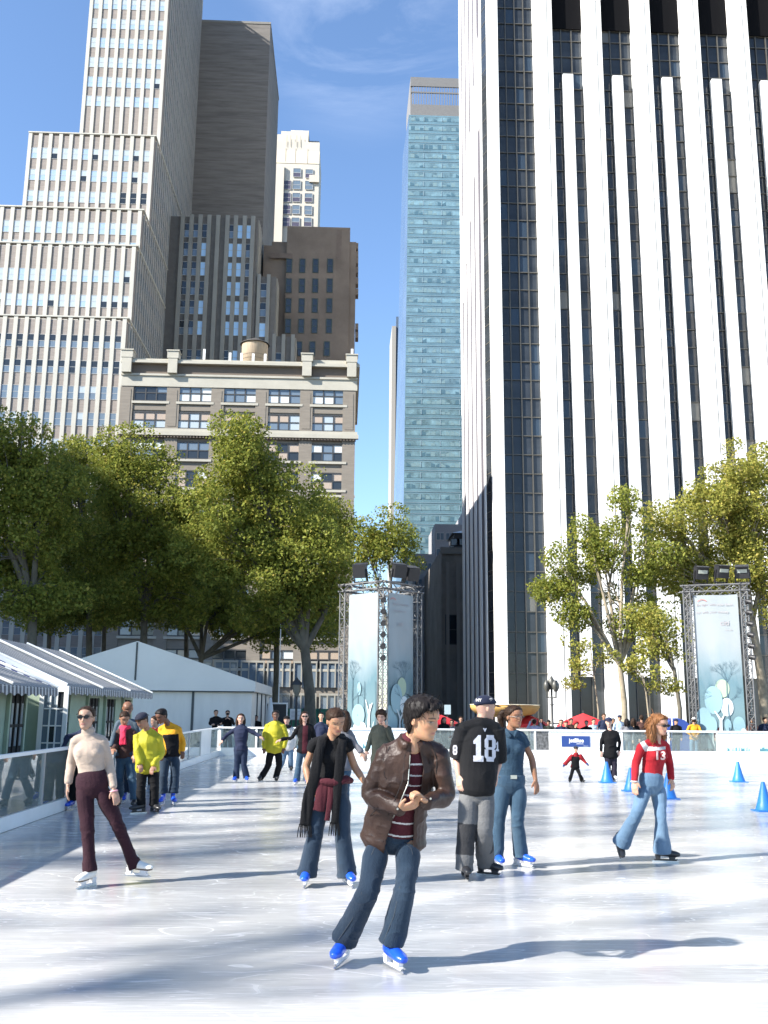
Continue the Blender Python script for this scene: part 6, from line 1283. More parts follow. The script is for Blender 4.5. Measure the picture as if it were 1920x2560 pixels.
def cells(rows, w_, h_, cut=()):
    """block numerals from filled cells, centred on the origin; cut: cells with one corner taken off"""
    nr, nc = len(rows), len(rows[0]); V = []; Fs = []; cw, chh = w_/nc, h_/nr
    for r in range(nr):
        for c in range(nc):
            if rows[r][c] == '#':
                x, y = -w_/2+c*cw, h_/2-(r+1)*chh; q = [(x, y), (x+cw, y), (x+cw, y+chh), (x, y+chh)]; d = dict(cut).get((r, c))
                if d is not None: q = [q[i] for i in range(4) if i != d]
                o = len(V); V += [Vector((a, b, 0)) for a, b in q]; Fs.append(tuple(range(o, o+len(q))))
    return V, Fs
ONE = cells(['.##.', '###.', '###.', '.##.', '.##.', '.##.', '.##.', '####', '####'], .36, 1., [((0, 1), 3), ((1, 0), 3)]); EIGHT = cells(['.####.', '######', '##..##', '##..##', '##..##', '######', '##..##', '##..##', '##..##', '######', '.####.'], .44, 1., [((1, 0), 3), ((1, 5), 2), ((9, 0), 0), ((9, 5), 1), ((5, 0), 0), ((5, 5), 1)])
def numeral(which, px, py, h, surf, sx=1., slant=0.): P.decal('', px, py, h, NUM, 'number', sx, slant, 0, surf, .004, which)
numeral(ONE, 1196, 1871, 66, js, 1.05, .04); numeral(EIGHT, 1225, 1871, 66, js, .95, .04); numeral(EIGHT, 1138, 1875, 24, js, 1.0); numeral(ONE, 1243, 1866, 24, js, .8, .1); P.decal('v', 1212, 1824, 16, NUM, 'emblem', 1, 0, .04, js)
def sweat(C):
    x, y = projv(C); m = np.zeros(len(C), int); 
    for q in 'lr':
        d = (J['k'+q]-C) @ nrm(J['a'+q]-J['k'+q]); t = -d; ny = C[:, 1] < (J['k'+q][1]+.055); near = segdist(C, J['h'+q], J['a'+q]) < .14; m[(t > -.11) & (t < .19) & ny & near & (np.abs(C[:, 0]-J['k'+q][0]) < .11)] = 1
    return m
P.trousers([GREYS, DARKG], .098, .104, .092, .098, (.165, .125), (.185, .135), .0, mi=sweat, name='sweatpants')
P.skate('l', (.10, 1.), 0, BOOT_K, HOLD_K); P.skate('r', (1., .62), 0, BOOT_K, HOLD_K)
# ---------------------------------------------------------------- woman in teal shirt
P = Person('smiling woman in a teal short sleeve shirt and jeans beside the jersey man', 11.15, .008, tone=(.31, .155, .088), lips=(.36, .12, .10), brow=(.03, .02, .015))
P.j(nk=(1276, 1830), sl=(1248, 1844), sr=(1304, 1843), el=(1236, 1895, .12), er=(1329, 1896, .03), wl=(1238, 1940, .12), wr=(1339, 1951, -.03), pel=(1275, 1952), hl=(1256, 1968), hr=(1297, 1968), kl=(1246, 2054, -.02), kr=(1294, 2050, -.04), al=(1240, 2142, .0), ar=(1301, 2136, .04)).begin()
P.head(1285, 1792, -.05, 30, 4, 3, 1.04); P.ua = 1.22; P.fa = 1.12; P.mouth = .2
P.hand(P.J['wl'], at(1240, 1980, 11.25), (.7, .6, 0), (.6, -.8, 0), .3, .05, .95); P.hand(P.J['wr'], at(1346, 1994, 11.15-.08), (-.5, .8, 0), (-.8, -.5, 0), .3, .07, .98); P.finish_body(False)
P.hair(HAIR_DB, .012, .82, .5, .1, .72, lambda a: (a.loft(P.h2w([(.0, -.10, .16), (.03, -.145, .15), (.05, -.165, .10), (.05, -.15, .03), (.045, -.13, -.01)]), [.024, .036, .040, .032, .015]), ), .003); P.strands(HAIR_DB, 200, (.02, .06), .2, (0, -.8, -.3), .0024); P.glasses(pm('thin_frame', (.25, .2, .18), .3), None, (.021, .012), .525)
J = P.J; ac = Acc(); P.torso(ac, 0, [(.04, .160, .122, 0), (.2, .150, .116, .004), (.42, .148, .114, .004), (.63, .166, .126, .008), (.82, .150, .098, 0), (.94, .085, .07, 0)], .060)
for sx in (-.066, .066): ac.ball(J['pel']+(J['nk']-J['pel'])*.64+A3((sx, -.088, 0)), (.068, .058, .066))
for q in 'lr': ac.loft([J['s'+q], J['s'+q]*.62+J['e'+q]*.38], [.058, .057], None, 14, 1)
ac.loft([J['nk']+A3((-.07, .0, .0)), J['nk']+A3((-.05, -.07, -.015)), J['nk']+A3((-.015, -.10, -.05))], [(.03, .012), (.032, .012), (.02, .01)], (0, 0, 1)); ac.loft([J['nk']+A3((.07, .0, .0)), J['nk']+A3((.06, -.07, -.015)), J['nk']+A3((.035, -.10, -.05))], [(.03, .012), (.032, .012), (.02, .01)], (0, 0, 1))
P.garment('shirt', ac, TEALC, (.004, (13, 13, 9)), (.003, (8, 8, 14)), 3, vox=.0075)
ac = Acc(); up = nrm(J['nk']-J['pel']); ac.loft([J['pel']+up*.018, J['pel']+up*.05], [(.166, .127)]*2, (1, 0, 0), 20, 1, False); P.garment('belt', ac, BELT, None, smooth=1, vox=.007)
h = P.trace([(1284, 1943)]); k = MB()
if h: c = h[0]; k.box((c[0]-.035, c[1]-.008, c[2]-.02), (c[0]+.035, c[1]+.002, c[2]+.02)); k.build('buckle', BUCKLE, P.root)
P.trousers(DENIM_M, .086, .100, .074, .078, (.158, .12), (.172, .128), .02, top=.06, name='jeans')
P.skate('l', (.25, 1.), 0); P.skate('r', (.75, .8), 0)
# ---------------------------------------------------------------- woman in red sweater
P = Person('woman in a red number 13 sweater, sunglasses and flared pale jeans skating right', 11.55, .008, tone=(.50, .29, .20), lips=(.50, .11, .10))
P.j(nk=(1639, 1850), sl=(1603, 1868, -.06), sr=(1662, 1864, .06), el=(1589, 1910, -.06), er=(1674, 1908, .10), wl=(1586, 1952, -.14), wr=(1678, 1946, .04), pel=(1628, 1954), hl=(1612, 1968, -.03), hr=(1645, 1966, .05), kl=(1592, 2032, -.12), kr=(1652, 2040, -.06), al=(1551, 2112, .06), ar=(1656, 2132, .0)).begin()
P.head(1649, 1812, -.04, 34, 10, 2, .98, .94); P.eyes = .2
P.hand(P.J['wl'], at(1588, 1992, 11.55-.18), (.5, .8, 0), (.6, -.8, 0), .18, .07, 1.); P.hand(P.J['wr'], at(1684, 1974, 11.55), (-.5, .8, 0), (-.8, -.5, 0), .4, .05, .95); P.finish_body(False)
def lh(a):
    H = P.h2w
    a.loft(H([(.050, -.02, .19), (.083, -.03, .12), (.098, -.02, .04), (.105, -.005, -.03), (.09, .005, -.085)]), [.03, .034, .040, .042, .022]); a.loft(H([(-.050, -.02, .19), (-.083, -.03, .12), (-.092, -.02, .04), (-.09, .0, -.04), (-.075, .01, -.08)]), [.03, .032, .036, .034, .018]); a.loft(H([(0, -.07, .2), (.0, -.105, .11), (.0, -.10, .02), (0, -.09, -.07)]), [.05, .06, .065, .045])
P.hair(HAIR_LB, .016, .82, .5, .06, .74, lh, .005); P.strands(HAIR_LB, 380, (.04, .10), .22, (0, -.15, -1), .003); P.glasses(FRAMEK, LENSD, (.031, .015), .53)
J = P.J; ac = Acc(); P.torso(ac, 0, [(.06, .142, .106, 0), (.22, .128, .100, 0), (.42, .132, .104, 0), (.62, .148, .114, .008), (.82, .136, .090, 0), (.94, .075, .062, 0)], .052)
sdv, upv, fwv = P.torso_axes()
for sx in (-.06, .06): ac.ball(J['pel']+(J['nk']-J['pel'])*.64+sdv*sx+fwv*.08, (.062, .055, .058))
for q in 'lr': P.limb(ac, J['s'+q], J['e'+q], J['w'+q], [.055, .050, .046, .043, .038], 14)
def redm(C):
    x, y = projv(C); m = np.zeros(len(C), int); f = C[:, 1] < J['nk'][1]+.02; sl_ = segdist(C, J['e'+'l'], J['wl']) > .07
    band = in_poly(x, y, [(1596, 1850), (1606, 1846), (1620, 1866), (1648, 1868), (1664, 1866), (1664, 1873), (1648, 1876), (1612, 1878)]) & f; m[band] = 1; m[(((C-J['pel']) @ upv) < .035) & (segdist(C, J['el'], J['wl']) > .06) & (segdist(C, J['er'], J['wr']) > .06)] = 1; return m
P.garment('sweater', ac, [REDK, WHITEC], (.004, (14, 14, 10)), (.003, (9, 9, 18)), 3, redm, vox=.0065); P.decal('13', 1650, 1890, 28, pm('number_pink', (.72, .5, .45), .8), 'number', 1.05, .04, .03)
k = MB(); w_ = J['wl']; k.path([tuple(w_+A3((.036*math.cos(a), .032*math.sin(a), -.008))) for a in np.linspace(0, 2*math.pi, 13)], [.010]*13, 6); k.build('wristband', WHITEC, P.root)
P.trousers(DENIM_L, .104, .090, .066, .082, (.136, .105), (.158, .116), .03, top=.08, name='jeans')
P.skate('l', (.1, .8), 52, BOOT_K, HOLD_K); P.skate('r', (1., .22), 0, BOOT_K, HOLD_K)
# ================================================================== skaters further off
def mini(label, Y, vox, hd, nk, s_, e_, w_, pel, h_, k_, a_, top, bot, boot=None, holder=HOLD_W, hair=('short', HAIR_DB), tone=(.52, .31, .21), hem=-.12, sleeve=1., coat=False, hemr=.075, tw=(.175, .13), dirs=((-.2, 1), (.2, 1)), group=None, scale=1., male=True, hands=((0, .6, -.8), (0, .6, -.8)), topmi=None, gloves=None, mats2=None, bottype='trousers', topname='jacket', arm=(.062, .055, .050, .046, .042), pitch=(0, 0), body_only_top=False, extra=None, eyes=.7):
    """s_, e_, w_, h_, k_, a_: pairs of (px, py[, depth]) for the image-left and image-right joint; hd: (px, py, depth, yaw, pitch, roll, size)"""
    global P, J
    P = Person(label, Y, vox, group, tone, scale=scale)
    P.j(nk=nk, pel=pel); 
    for n, pr in (('s', s_), ('e', e_), ('w', w_), ('h', h_), ('k', k_), ('a', a_)): P.j(**{n+'l': pr[0], n+'r': pr[1]})
    P.begin(); J = P.J; P.eyes = eyes; hd = tuple(hd)+(0, 0, 0, 0, 1.)[len(hd)-2:]; P.head(hd[0], hd[1], hd[2], hd[3], hd[4], hd[5], hd[6])
    for q, nm in zip('lr', hands): d = nrm(J['w'+q]-J['e'+q]); P.hand(J['w'+q], J['w'+q]+d*.1+A3((0, -.01, -.02)), nm, (0, -1, .3), .3, .05, 1.0)
    P.finish_body(male, sm=2)
    st, hm = hair
    if st == 'short': P.hair(hm, .014, .80, .5, .08, .72, None, .003, vox=vox*.9)
    elif st == 'bald': P.hair(hm, .004, .97, .45, .12, .95, None, .001, vox=vox*.7) if False else None
    elif st == 'long': P.hair(hm, .016, .81, .48, .05, .72, lambda a: (a.loft(P.h2w([(.05, -.03, .19), (.082, -.04, .1), (.085, -.03, -.0), (.075, -.01, -.07)]), [.03, .036, .036, .02]), a.loft(P.h2w([(-.05, -.03, .19), (-.082, -.04, .1), (-.085, -.03, 0), (-.075, -.01, -.07)]), [.03, .036, .036, .02]), a.loft(P.h2w([(0, -.07, .2), (0, -.1, .1), (0, -.09, -.06)]), [.05, .06, .045])), .004, vox=vox*.9)
    elif st == 'bun': P.hair(hm, .012, .81, .5, .1, .72, lambda a: a.ball(P.h2w([(0, -.115, .14)])[0], .04), .003, vox=vox*.9)
    elif st == 'shaggy': P.hair(hm, .03, .76, .42, .0, .68, None, .009, .01, vox=vox*.9)
    elif st in ('cap', 'beanie', 'bandana', 'helmet', 'hood'):
        th = {'cap': .018, 'beanie': .016, 'bandana': .013, 'helmet': .030, 'hood': .03}[st]; lv = {'cap': .70, 'beanie': .64, 'bandana': .66, 'helmet': .62, 'hood': .3}[st]
        def off(T, Pp): a = np.clip((T-(lv+(.07*np.cos(Pp) if st != 'hood' else .45*np.clip(np.cos(Pp), 0, 1))))/.06, 0, 1); return -.014+a*(th+.014)
        V, Fc = head_grid(36, 44, off); ac = Acc(); ac.add(P.h2w(V), Fc)
        if st == 'cap': ac.loft(P.h2w([(0, .07, .165), (0, .12, .162), (0, .16, .152)]), [(.075, .008), (.07, .008), (.045, .007)], P.HR[:, 0], 12, 3)
        if st == 'bandana': ac.loft(P.h2w([(0, -.10, .15), (.02, -.14, .13), (.035, -.17, .10)]), [(.018, .008), (.02, .008), (.012, .006)], None, 8, 2)
        S = ac.fuse(vox*.85, 1); S.mesh({'bandana': 'bandana', 'helmet': 'helmet', 'hood': 'hood'}.get(st, 'cap'), hm, P.root)
    if st in ('cap', 'bandana', 'beanie'): P.hair(HAIR_DB, .007, .62, .5, .1, .62, None, .001, vox=vox*.8)
    if top is not None:
        ac = Acc(); a, b = tw; f_ = 1.0 if male else .86
        rings = [(hem, a*(1.12 if coat else 1.02), b*(1.15 if coat else 1.03), 0), (.1, a*1.0*f_, b, 0), (.42, a*.98*f_, b*.98, 0), (.66, a*1.02*(f_*.5+.5), b*1.02, 0), (.84, a*.86, b*.78, 0), (.95, a*.5, b*.55, 0)]
        P.torso(ac, 0, rings, .058*(1 if male else .92))
        if not male and not coat:
            sdv, upv, fwv = P.torso_axes()
            for sx in (-.06, .06): ac.ball(J['pel']+(J['nk']-J['pel'])*.64+sdv*sx+fwv*.075, (.058, .05, .056))
        for q in 'lr':
            if sleeve >= .9: P.limb(ac, J['s'+q], J['e'+q], J['w'+q], arm, 12)
            else: ac.loft([J['s'+q], J['s'+q]*.6+J['e'+q]*.4], [arm[0], arm[0]], None, 12, 1)
        ac.loft([J['nk']-A3((0, 0, .03)), J['nk']+A3((0, 0, .025))], [.068, .062], None, 14, 1)
        if topmi: P.garment(topname, ac, [top]+list(mats2), (.012, (8, 8, 6)), (.009, (7, 7, 11)), 2, topmi, vox=vox*.9)
        else: P.garment(topname, ac, top, (.012, (8, 8, 6)), (.009, (7, 7, 11)), 2, vox=vox)
    if bot is not None: P.trousers(bot, hemr, .092 if male else .086, .074 if male else .068, None, (.145, .105), (.168, .118), .01, top=.08, name=bottype)
    if gloves is not None:
        for q in 'lr': ac = Acc(); d = nrm(J['w'+q]-J['e'+q]); ac.loft([J['w'+q]-d*.03*scale, J['w'+q]+d*.05*scale, J['w'+q]+d*.13*scale], [(.045*scale, .035*scale), (.055*scale, .035*scale), (.035*scale, .025*scale)], None, 12, 3); ac.fuse(vox*.8, 1).mesh('glove', gloves, P.root)
    if boot is not None:
        for q, d, pt in zip('lr', dirs, pitch): P.skate(q, d, pt, boot, holder)
    if extra: extra()
    return P
# cluster by the left rail
mini('bald man in a faded blue shirt standing behind the girl with the pink scarf', 18.4, .009, (319, 1772, -.05, 20, 18, 0, 1.14), (316, 1800), ((297, 1808), (338, 1808)), ((284, 1842, -.05), (345, 1848)), ((279, 1866, -.18), (346, 1880, -.05)), (317, 1880), ((307, 1888), (328, 1888)), ((306, 1938), (330, 1938)), ((312, 1978), (330, 1978)), BLUEG, DENIM_D, BOOT_B, hair=('bald', HAIR_DB), tone=(.20, .095, .055), topname='shirt', dirs=((.1, 1), (.3, 1)))
mini('girl with a hot pink scarf, brown sweater and jeans by the left rail', 17.5, .009, (311, 1796, -.05, 25, 28, 0, 1.0), (313, 1822), ((298, 1832), (333, 1832)), ((291, 1862, -.05), (339, 1862, -.05)), ((284, 1872, -.22), (338, 1886, -.15)), (314, 1890), ((304, 1898), (324, 1898)), ((300, 1948), (330, 1948, -.05)), ((300, 1985, .25), (336, 1995, -.05)), BROWNK, DENIM_M, BOOT_K, HOLD_K, hair=('bun', HAIR_DB), tone=(.36, .19, .12), male=False, hem=-.02, topname='sweater', dirs=((.1, 1), (.1, 1)), tw=(.165, .125))
def pscarf():
    ac = Acc(); n = J['nk']; ring_collar(ac, n+A3((0, -.01, .02)), .07, .035, .04, 0, 0); ac.loft([n+A3((-.01, -.10, .0)), n+A3((.0, -.15, -.12)), n+A3((.012, -.155, -.26))], [(.05, .03), (.055, .028), (.065, .022)], (1, 0, 0), 12, 3); S = ac.fuse(.009, 2); S.fold(.006, (25, 25, 9), True); S.mesh('scarf', PINK, P.root)
pscarf()
def zip_():
    z = P.trace([(366, 1826), (368, 1850), (368, 1880)]); k = MB(); 
    if len(z) > 1: k.path(z, [.006]*len(z), 5); k.build('zip', K_BLACK, P.root)
mini('person in a yellow green jacket and dark bandana looking down by the left rail', 16.7, .0085, (356, 1801, -.14, -40, 32, 0, 1.06), (368, 1826), ((344, 1842), (396, 1842)), ((343, 1876, -.12), (402, 1882, .02)), ((350, 1908, -.2), (385, 1914, -.14)), (369, 1916), ((355, 1926), (385, 1926)), ((352, 1970, -.06), (386, 1970, -.02)), ((352, 2008, -.05), (385, 2010, 0)), YELLOW, K_BLACK, BOOT_K, HOLD_K, hair=('bandana', cloth('dark_bandana', (.018, .02, .035))), tone=(.36, .19, .12), hem=-.10, tw=(.195, .15), dirs=((-.9, .6), (.7, .8)), arm=(.078, .076, .070, .062, .052), extra=zip_)
def fleece(C): z = (C-J['pel']) @ nrm(J['nk']-J['pel']); L_ = np.linalg.norm(J['nk']-J['pel']); arm_ = np.minimum(np.minimum(segdist(C, J['sl'], J['el']), segdist(C, J['el'], J['wl'])), np.minimum(segdist(C, J['sr'], J['er']), segdist(C, J['er'], J['wr']))) < .085; return np.where((z < L_*.66) & ~arm_, 1, 0)
mini('man in a yellow and black fleece and jeans looking down by the left rail', 18.1, .009, (404, 1790, -.12, -38, 28, 0, 1.06), (424, 1812), ((404, 1822), (446, 1824)), ((401, 1852, -.08), (458, 1852, .04)), ((404, 1880, -.16), (457, 1876, .0)), (424, 1882), ((413, 1892), (438, 1892)), ((409, 1940, -.06), (438, 1940)), ((408, 1980, -.03), (434, 1980)), GOLD, DENIM_D, BOOT_B, hair=('short', HAIR_BK), tone=(.17, .08, .05), hem=-.08, topmi=fleece, mats2=[K_BLACK], topname='fleece', dirs=((-.1, 1), (.35, 1)), hemr=.085, tw=(.19, .14))
mini('person in a dark jacket leaning on the glass rail behind the woman in cream', 17.2, .009, (215, 1800, 0, -30, 20, 0, 1.0), (214, 1826), ((196, 1836), (232, 1836)), ((170, 1842, -.1), (238, 1870)), ((157, 1870, -.15), (236, 1898)), (200, 1896), ((190, 1904), (212, 1904)), ((186, 1952), (212, 1952)), ((180, 1998), (210, 1998)), K_NAVY, K_BLACK, BOOT_B, hair=('short', HAIR_DB), hem=-.06, dirs=((-.2, 1), (.2, 1)))
# middle distance
mini('woman in navy gliding with both arms held out', 23.8, .011, (602, 1797, 0, 6, 0, 0, .98), (602, 1815), ((590, 1822), (615, 1822)), ((570, 1836), (636, 1833)), ((556, 1850, -.05), (650, 1840, -.05)), (602, 1874), ((595, 1882), (610, 1882)), ((592, 1914), (610, 1914)), ((590, 1944, -.05), (616, 1942)), K_NAVY, cloth('navy_trousers', (.012, .022, .05)), BOOT_B, hair=('long', HAIR_DB), tone=(.55, .33, .25), male=False, hem=-.02, hands=((0, .2, -1), (0, .2, -1)), topname='sweater', hemr=.08, arm=(.052, .048, .044, .042, .038))
mini('man in a yellow green jacket skating between two women', 24.2, .011, (689, 1789, -.03, 5, 0, 0, 1.0), (688, 1806), ((671, 1814), (706, 1814)), ((662, 1842), (714, 1842)), ((661, 1868, -.05), (709, 1868, -.05)), (686, 1872), ((677, 1880), (696, 1880)), ((670, 1914), (698, 1912)), ((653, 1944, -.06), (690, 1944)), YELLOW, K_BLACK, BOOT_K, HOLD_K, hair=('short', HAIR_BK), tone=(.16, .08, .05), hem=-.05, tw=(.21, .16), arm=(.082, .08, .074, .068, .055), dirs=((-.3, 1), (.3, 1)))
mini('skater in a white top and dark scarf further back between yellow and maroon', 28.3, .013, (717, 1801, -.03, -8, 0, 0, 1.0), (718, 1818), ((704, 1824), (732, 1824)), ((698, 1846), (738, 1846)), ((704, 1864, -.1), (734, 1866)), (719, 1866), ((712, 1872), (726, 1872)), ((708, 1898), (727, 1896)), ((700, 1918, -.05), (727, 1916, .1)), WHITEC, DENIM_L, BOOT_K, HOLD_K, hair=('beanie', K_BLACK), tone=(.55, .33, .25), topname='sweater', dirs=((-.3, 1), (.3, 1)))
k_ = Acc(); ring_collar(k_, J['nk']+A3((0, -.01, .02)), .085, .04, .05, 0, 0); k_.fuse(.012, 1).mesh('scarf', K_BLACK, P.root)
mini('woman in sunglasses, black jacket and maroon top reaching to the yellow jacket', 23.2, .011, (762, 1792, -.03, 4, 0, 0, 1.0), (762, 1811), ((747, 1819), (779, 1819)), ((728, 1845), (786, 1846)), ((703, 1849, -.06), (785, 1872)), (760, 1872), ((751, 1880), (770, 1880)), ((746, 1915), (769, 1915)), ((741, 1952, -.03), (766, 1948)), K_BLACK, DENIM_M, BOOT_B, hair=('long', HAIR_DB), tone=(.55, .33, .25), male=False, hem=-.10, mats2=[MAROON], topmi=lambda C: np.where((np.abs(C[:, 0]-J['pel'][0]-.02) < .06) & (C[:, 1] < J['nk'][1]-.02) & (C[:, 2] < J['nk'][2]-.02), 1, 0), hemr=.085, hands=((0, .2, -1), (0, .6, -.8)))
P.glasses(FRAMEK, LENSD, (.028, .016), .53)
mini('man in navy far back between the maroon jacket and the scarf woman', 32., .014, (803, 1791, -.03, 5, 0, 0, 1.0), (803, 1808), ((790, 1815), (816, 1815)), ((786, 1838), (820, 1838)), ((788, 1858), (818, 1858)), (803, 1858), ((797, 1864), (810, 1864)), ((796, 1888), (811, 1888)), ((796, 1906), (811, 1906)), K_NAVY, DENIM_D, BOOT_B, hair=('short', HAIR_BK), tone=(.50, .30, .2))
mini('long haired woman in a grey sleeve half hidden behind the scarf woman', 15.2, .009, (858, 1796, 0, -150, 0, 0, 1.0), (856, 1826), ((832, 1838), (872, 1832)), ((826, 1880), (888, 1862)), ((828, 1915), (904, 1880, -.05)), (852, 1916), ((842, 1926), (862, 1926)), ((842, 1980), (862, 1980)), ((842, 2030), (860, 2030)), GREYC, DENIM_M, BOOT_B, hair=('long', HAIR_DB), male=False, hem=-.02, topname='sweater', hands=((0, .6, -.8), (0, .5, -.8)))
mini('person in a long olive coat with shaggy hair holding a hand to the mouth', 20.5, .010, (953, 1793, -.04, -12, 10, 0, 1.08), (953, 1814), ((934, 1824), (973, 1822)), ((924, 1854), (981, 1850, -.1)), ((917, 1876, -.03), (965, 1818, -.26)), (953, 1884), ((944, 1892), (963, 1892)), ((943, 1938), (963, 1938)), ((943, 1976), (963, 1976)), OLIVE, K_BLACK, BOOT_B, hair=('shaggy', HAIR_DB), tone=(.52, .31, .23), hem=-.75, coat=True, topname='coat', tw=(.20, .15), hands=((0, .5, -.8), (.3, .3, .9)))
mini('small child in a dark helmet, red sleeves, black overalls and blue gloves', 24.5, .008, (1440, 1874, -.02, 5, 5, 0, 1.05), (1440, 1886), ((1431, 1890), (1449, 1890)), ((1420, 1902), (1458, 1900)), ((1412, 1911, -.05), (1466, 1908, -.05)), (1438, 1916), ((1433, 1920), (1443, 1920)), ((1429, 1936, -.05), (1449, 1936, -.05)), ((1425, 1949), (1455, 1950)), REDC, K_BLACK, BOOT_K, HOLD_K, hair=('helmet', cloth('helmet_black', (.02, .02, .025), .3)), scale=.56, hem=-.05, mats2=[K_BLACK], topmi=lambda C: np.where((np.abs(C[:, 0]-J['pel'][0]) < .10) & (C[:, 2] < J['nk'][2]-.05), 1, 0), gloves=BLUEW, topname='sweater', dirs=((-.5, 1), (.5, 1)), tw=(.19, .15), hemr=.09, bottype='overalls')
mini('woman in a navy cap and loose black clothes behind the small child', 25.0, .011, (1522, 1806, -.03, -15, 4, 0, 1.0), (1525, 1826), ((1510, 1833), (1541, 1833)), ((1503, 1860), (1550, 1858)), ((1503, 1878, -.05), (1547, 1876, -.03)), (1526, 1884), ((1519, 1890), (1535, 1890)), ((1520, 1918), (1536, 1916)), ((1518, 1942), (1535, 1946)), K_BLACK, cloth('dark_purple_trousers', (.022, .018, .030)), BOOT_W, hair=('cap', cloth('navy_cap_far', (.015, .022, .06))), tone=(.62, .40, .30), male=False, hem=-.12, hemr=.085, tw=(.20, .14))
# ================================================================== onlookers beyond the barrier
def onlooker(label, px, py, Y, top, bot, hair, tone=(.52, .31, .21), yaw=0, pitch=5, pose='side', male=True, h=1.72, lean=0., group='onlookers beyond the far rail', mats2=None, topmi=None, sleeve=1.):
    """px, py: crown of the head; a standing figure of height h at depth Y"""
    top_ = at(px, py, Y); sc_ = F/((np.array(top_)-CAM) @ CF); f = sc_      # pixels per metre there
    def q(dx, dz, d=0.): return (px+dx*f, py+dz*f, d)
    sh = .19 if male else .165
    arms = {'side': ((-.25, .58, .0), (-.24, .82, -.06), (.25, .58, 0), (.24, .82, -.06)), 'rail': ((-.28, .56, -.12), (-.14, .68, -.36), (.28, .56, -.12), (.14, .68, -.36)), 'face': ((-.26, .56, -.08), (-.08, .34, -.28), (.26, .56, -.08), (.10, .36, -.28)), 'fold': ((-.25, .55, -.06), (.06, .60, -.24), (.25, .55, -.06), (-.06, .56, -.26)), 'up': ((-.30, .40, -.05), (-.16, .10, -.1), (.30, .45, -.05), (.26, .16, -.12))}[pose]
    hgt = h; ll = hgt-.86
    mini(label, Y, .016, (px+lean*.3*f, py+.12*f, -.03-abs(lean)*.2, yaw, pitch, 0, 1.0), q(0, .29), (q(-sh, .35), q(sh, .35)), (q(*arms[0]), q(*arms[2])), (q(*arms[1]), q(*arms[3])), q(0, .80, .02), (q(-.09, .88), q(.09, .88)), (q(-.10, .88+ll*.5), (q(.10, .88+ll*.5))), (q(-.10, hgt-.09), q(.10, hgt-.09)), top, bot, None, hair=hair, tone=tone, male=male, group=group, mats2=mats2, topmi=topmi, hem=-.1, sleeve=sleeve, eyes=.4)
onlooker('man in a black jacket with folded arms standing by the tent corner', 540, 1775, 40, K_BLACK, K_BLACK, ('short', HAIR_DB), yaw=20, pose='fold')
onlooker('man in a black jacket raising a camera beside the tent corner', 569, 1776, 40, K_BLACK, DENIM_D, ('short', HAIR_DB), yaw=10, pose='face')
k = MB(); c = P.h2w([(0, .16, .11)])[0]; 
cam_ = thing('camera', (c[0], c[1], c[2]-.04), 'small black camera held up by the man beside the tent corner', 'camera'); k.box(c-(.06, .03, .04), c+(.06, .03, .04)); k.build('camera_body', BLK if 'BLK' in globals() else K_BLACK, cam_); k = MB(); k.tube(c+(0, -.03, 0), c+(0, -.09, 0), .03, n=12); k.build('lens', K_BLACK, cam_)
onlooker('man with a red collar standing behind the man in the yellow fleece', 388, 1790, 23, REDC, K_BLACK, ('short', HAIR_DB), yaw=-60, group='onlookers beyond the side rail')
onlooker('person in a yellow raincoat bending over the far rail behind the leather jacket', 992, 1786, 40, YELLOW, K_NAVY, ('short', HAIR_LB), yaw=10, pitch=50, pose='rail', lean=.1)
onlooker('dark haired girl in black behind the far rail between the two men', 1110, 1793, 40, K_BLACK, K_BLACK, ('long', HAIR_BK), yaw=20, male=False)
onlooker('person with a pale face in the shade behind the jersey man', 1152, 1792, 44, K_BLACK, K_BLACK, ('short', HAIR_DB))
onlooker('person in a red top sitting behind the jersey and teal shirt pair', 1226, 1794, 44, RED if 'RED' in globals() else REDC, K_BLACK, ('short', HAIR_LB), tone=(.6, .38, .28))
onlooker('person in a pale lilac shirt lifting the arms behind the far rail', 1336, 1798, 41, LILAC, DENIM_M, ('short', HAIR_DB), pose='up', yaw=150)
onlooker('navy jacket onlooker leaning left on the rail above the blue sign', 1403, 1799, 38.6, K_NAVY, K_BLACK, ('short', HAIR_DB), pose='rail', yaw=-15)
onlooker('dark coated onlooker with red collar above the blue sign', 1415, 1801, 39.5, K_BLACK, K_BLACK, ('beanie', REDC), pose='rail')
onlooker('dark red hooded onlooker leaning on the rail right of the blue sign', 1440, 1803, 38.6, K_BLACK, K_BLACK, ('hood', REDC), pose='rail', yaw=15)
onlooker('tall man in dark blue behind the capped woman', 1510, 1784, 40, K_NAVY, K_BLACK, ('short', HAIR_DB), tone=(.36, .2, .13), h=1.8)
onlooker('person in a light blue jacket and dark cap behind the rail gap', 1549, 1788, 40, LBLUE, DENIM_D, ('beanie', K_NAVY), yaw=-20)
onlooker('woman in grey and blue jeans seen from behind at the rail gap', 1567, 1797, 38.8, GREYC, DENIM_M, ('long', HAIR_BK), yaw=170, male=False)
onlooker('slim figure in black standing behind the glass left of the red sweater', 1584, 1796, 39.6, K_BLACK, K_BLACK, ('long', HAIR_DB), yaw=160, male=False)
onlooker('heavy figure in a dark brown coat beside the red sweater woman', 1604, 1788, 40.4, BROWNK, K_BLACK, ('short', HAIR_DB), yaw=170)
onlooker('person in a golden yellow coat and white cap at the glass rail', 1735, 1794, 39, GOLD, DENIM_L, ('cap', WHITEC), yaw=150, pose='rail')
onlooker('tall dark haired figure just behind the golden yellow coat', 1755, 1781, 40.2, K_BLACK, K_BLACK, ('shaggy', HAIR_BK), yaw=140)
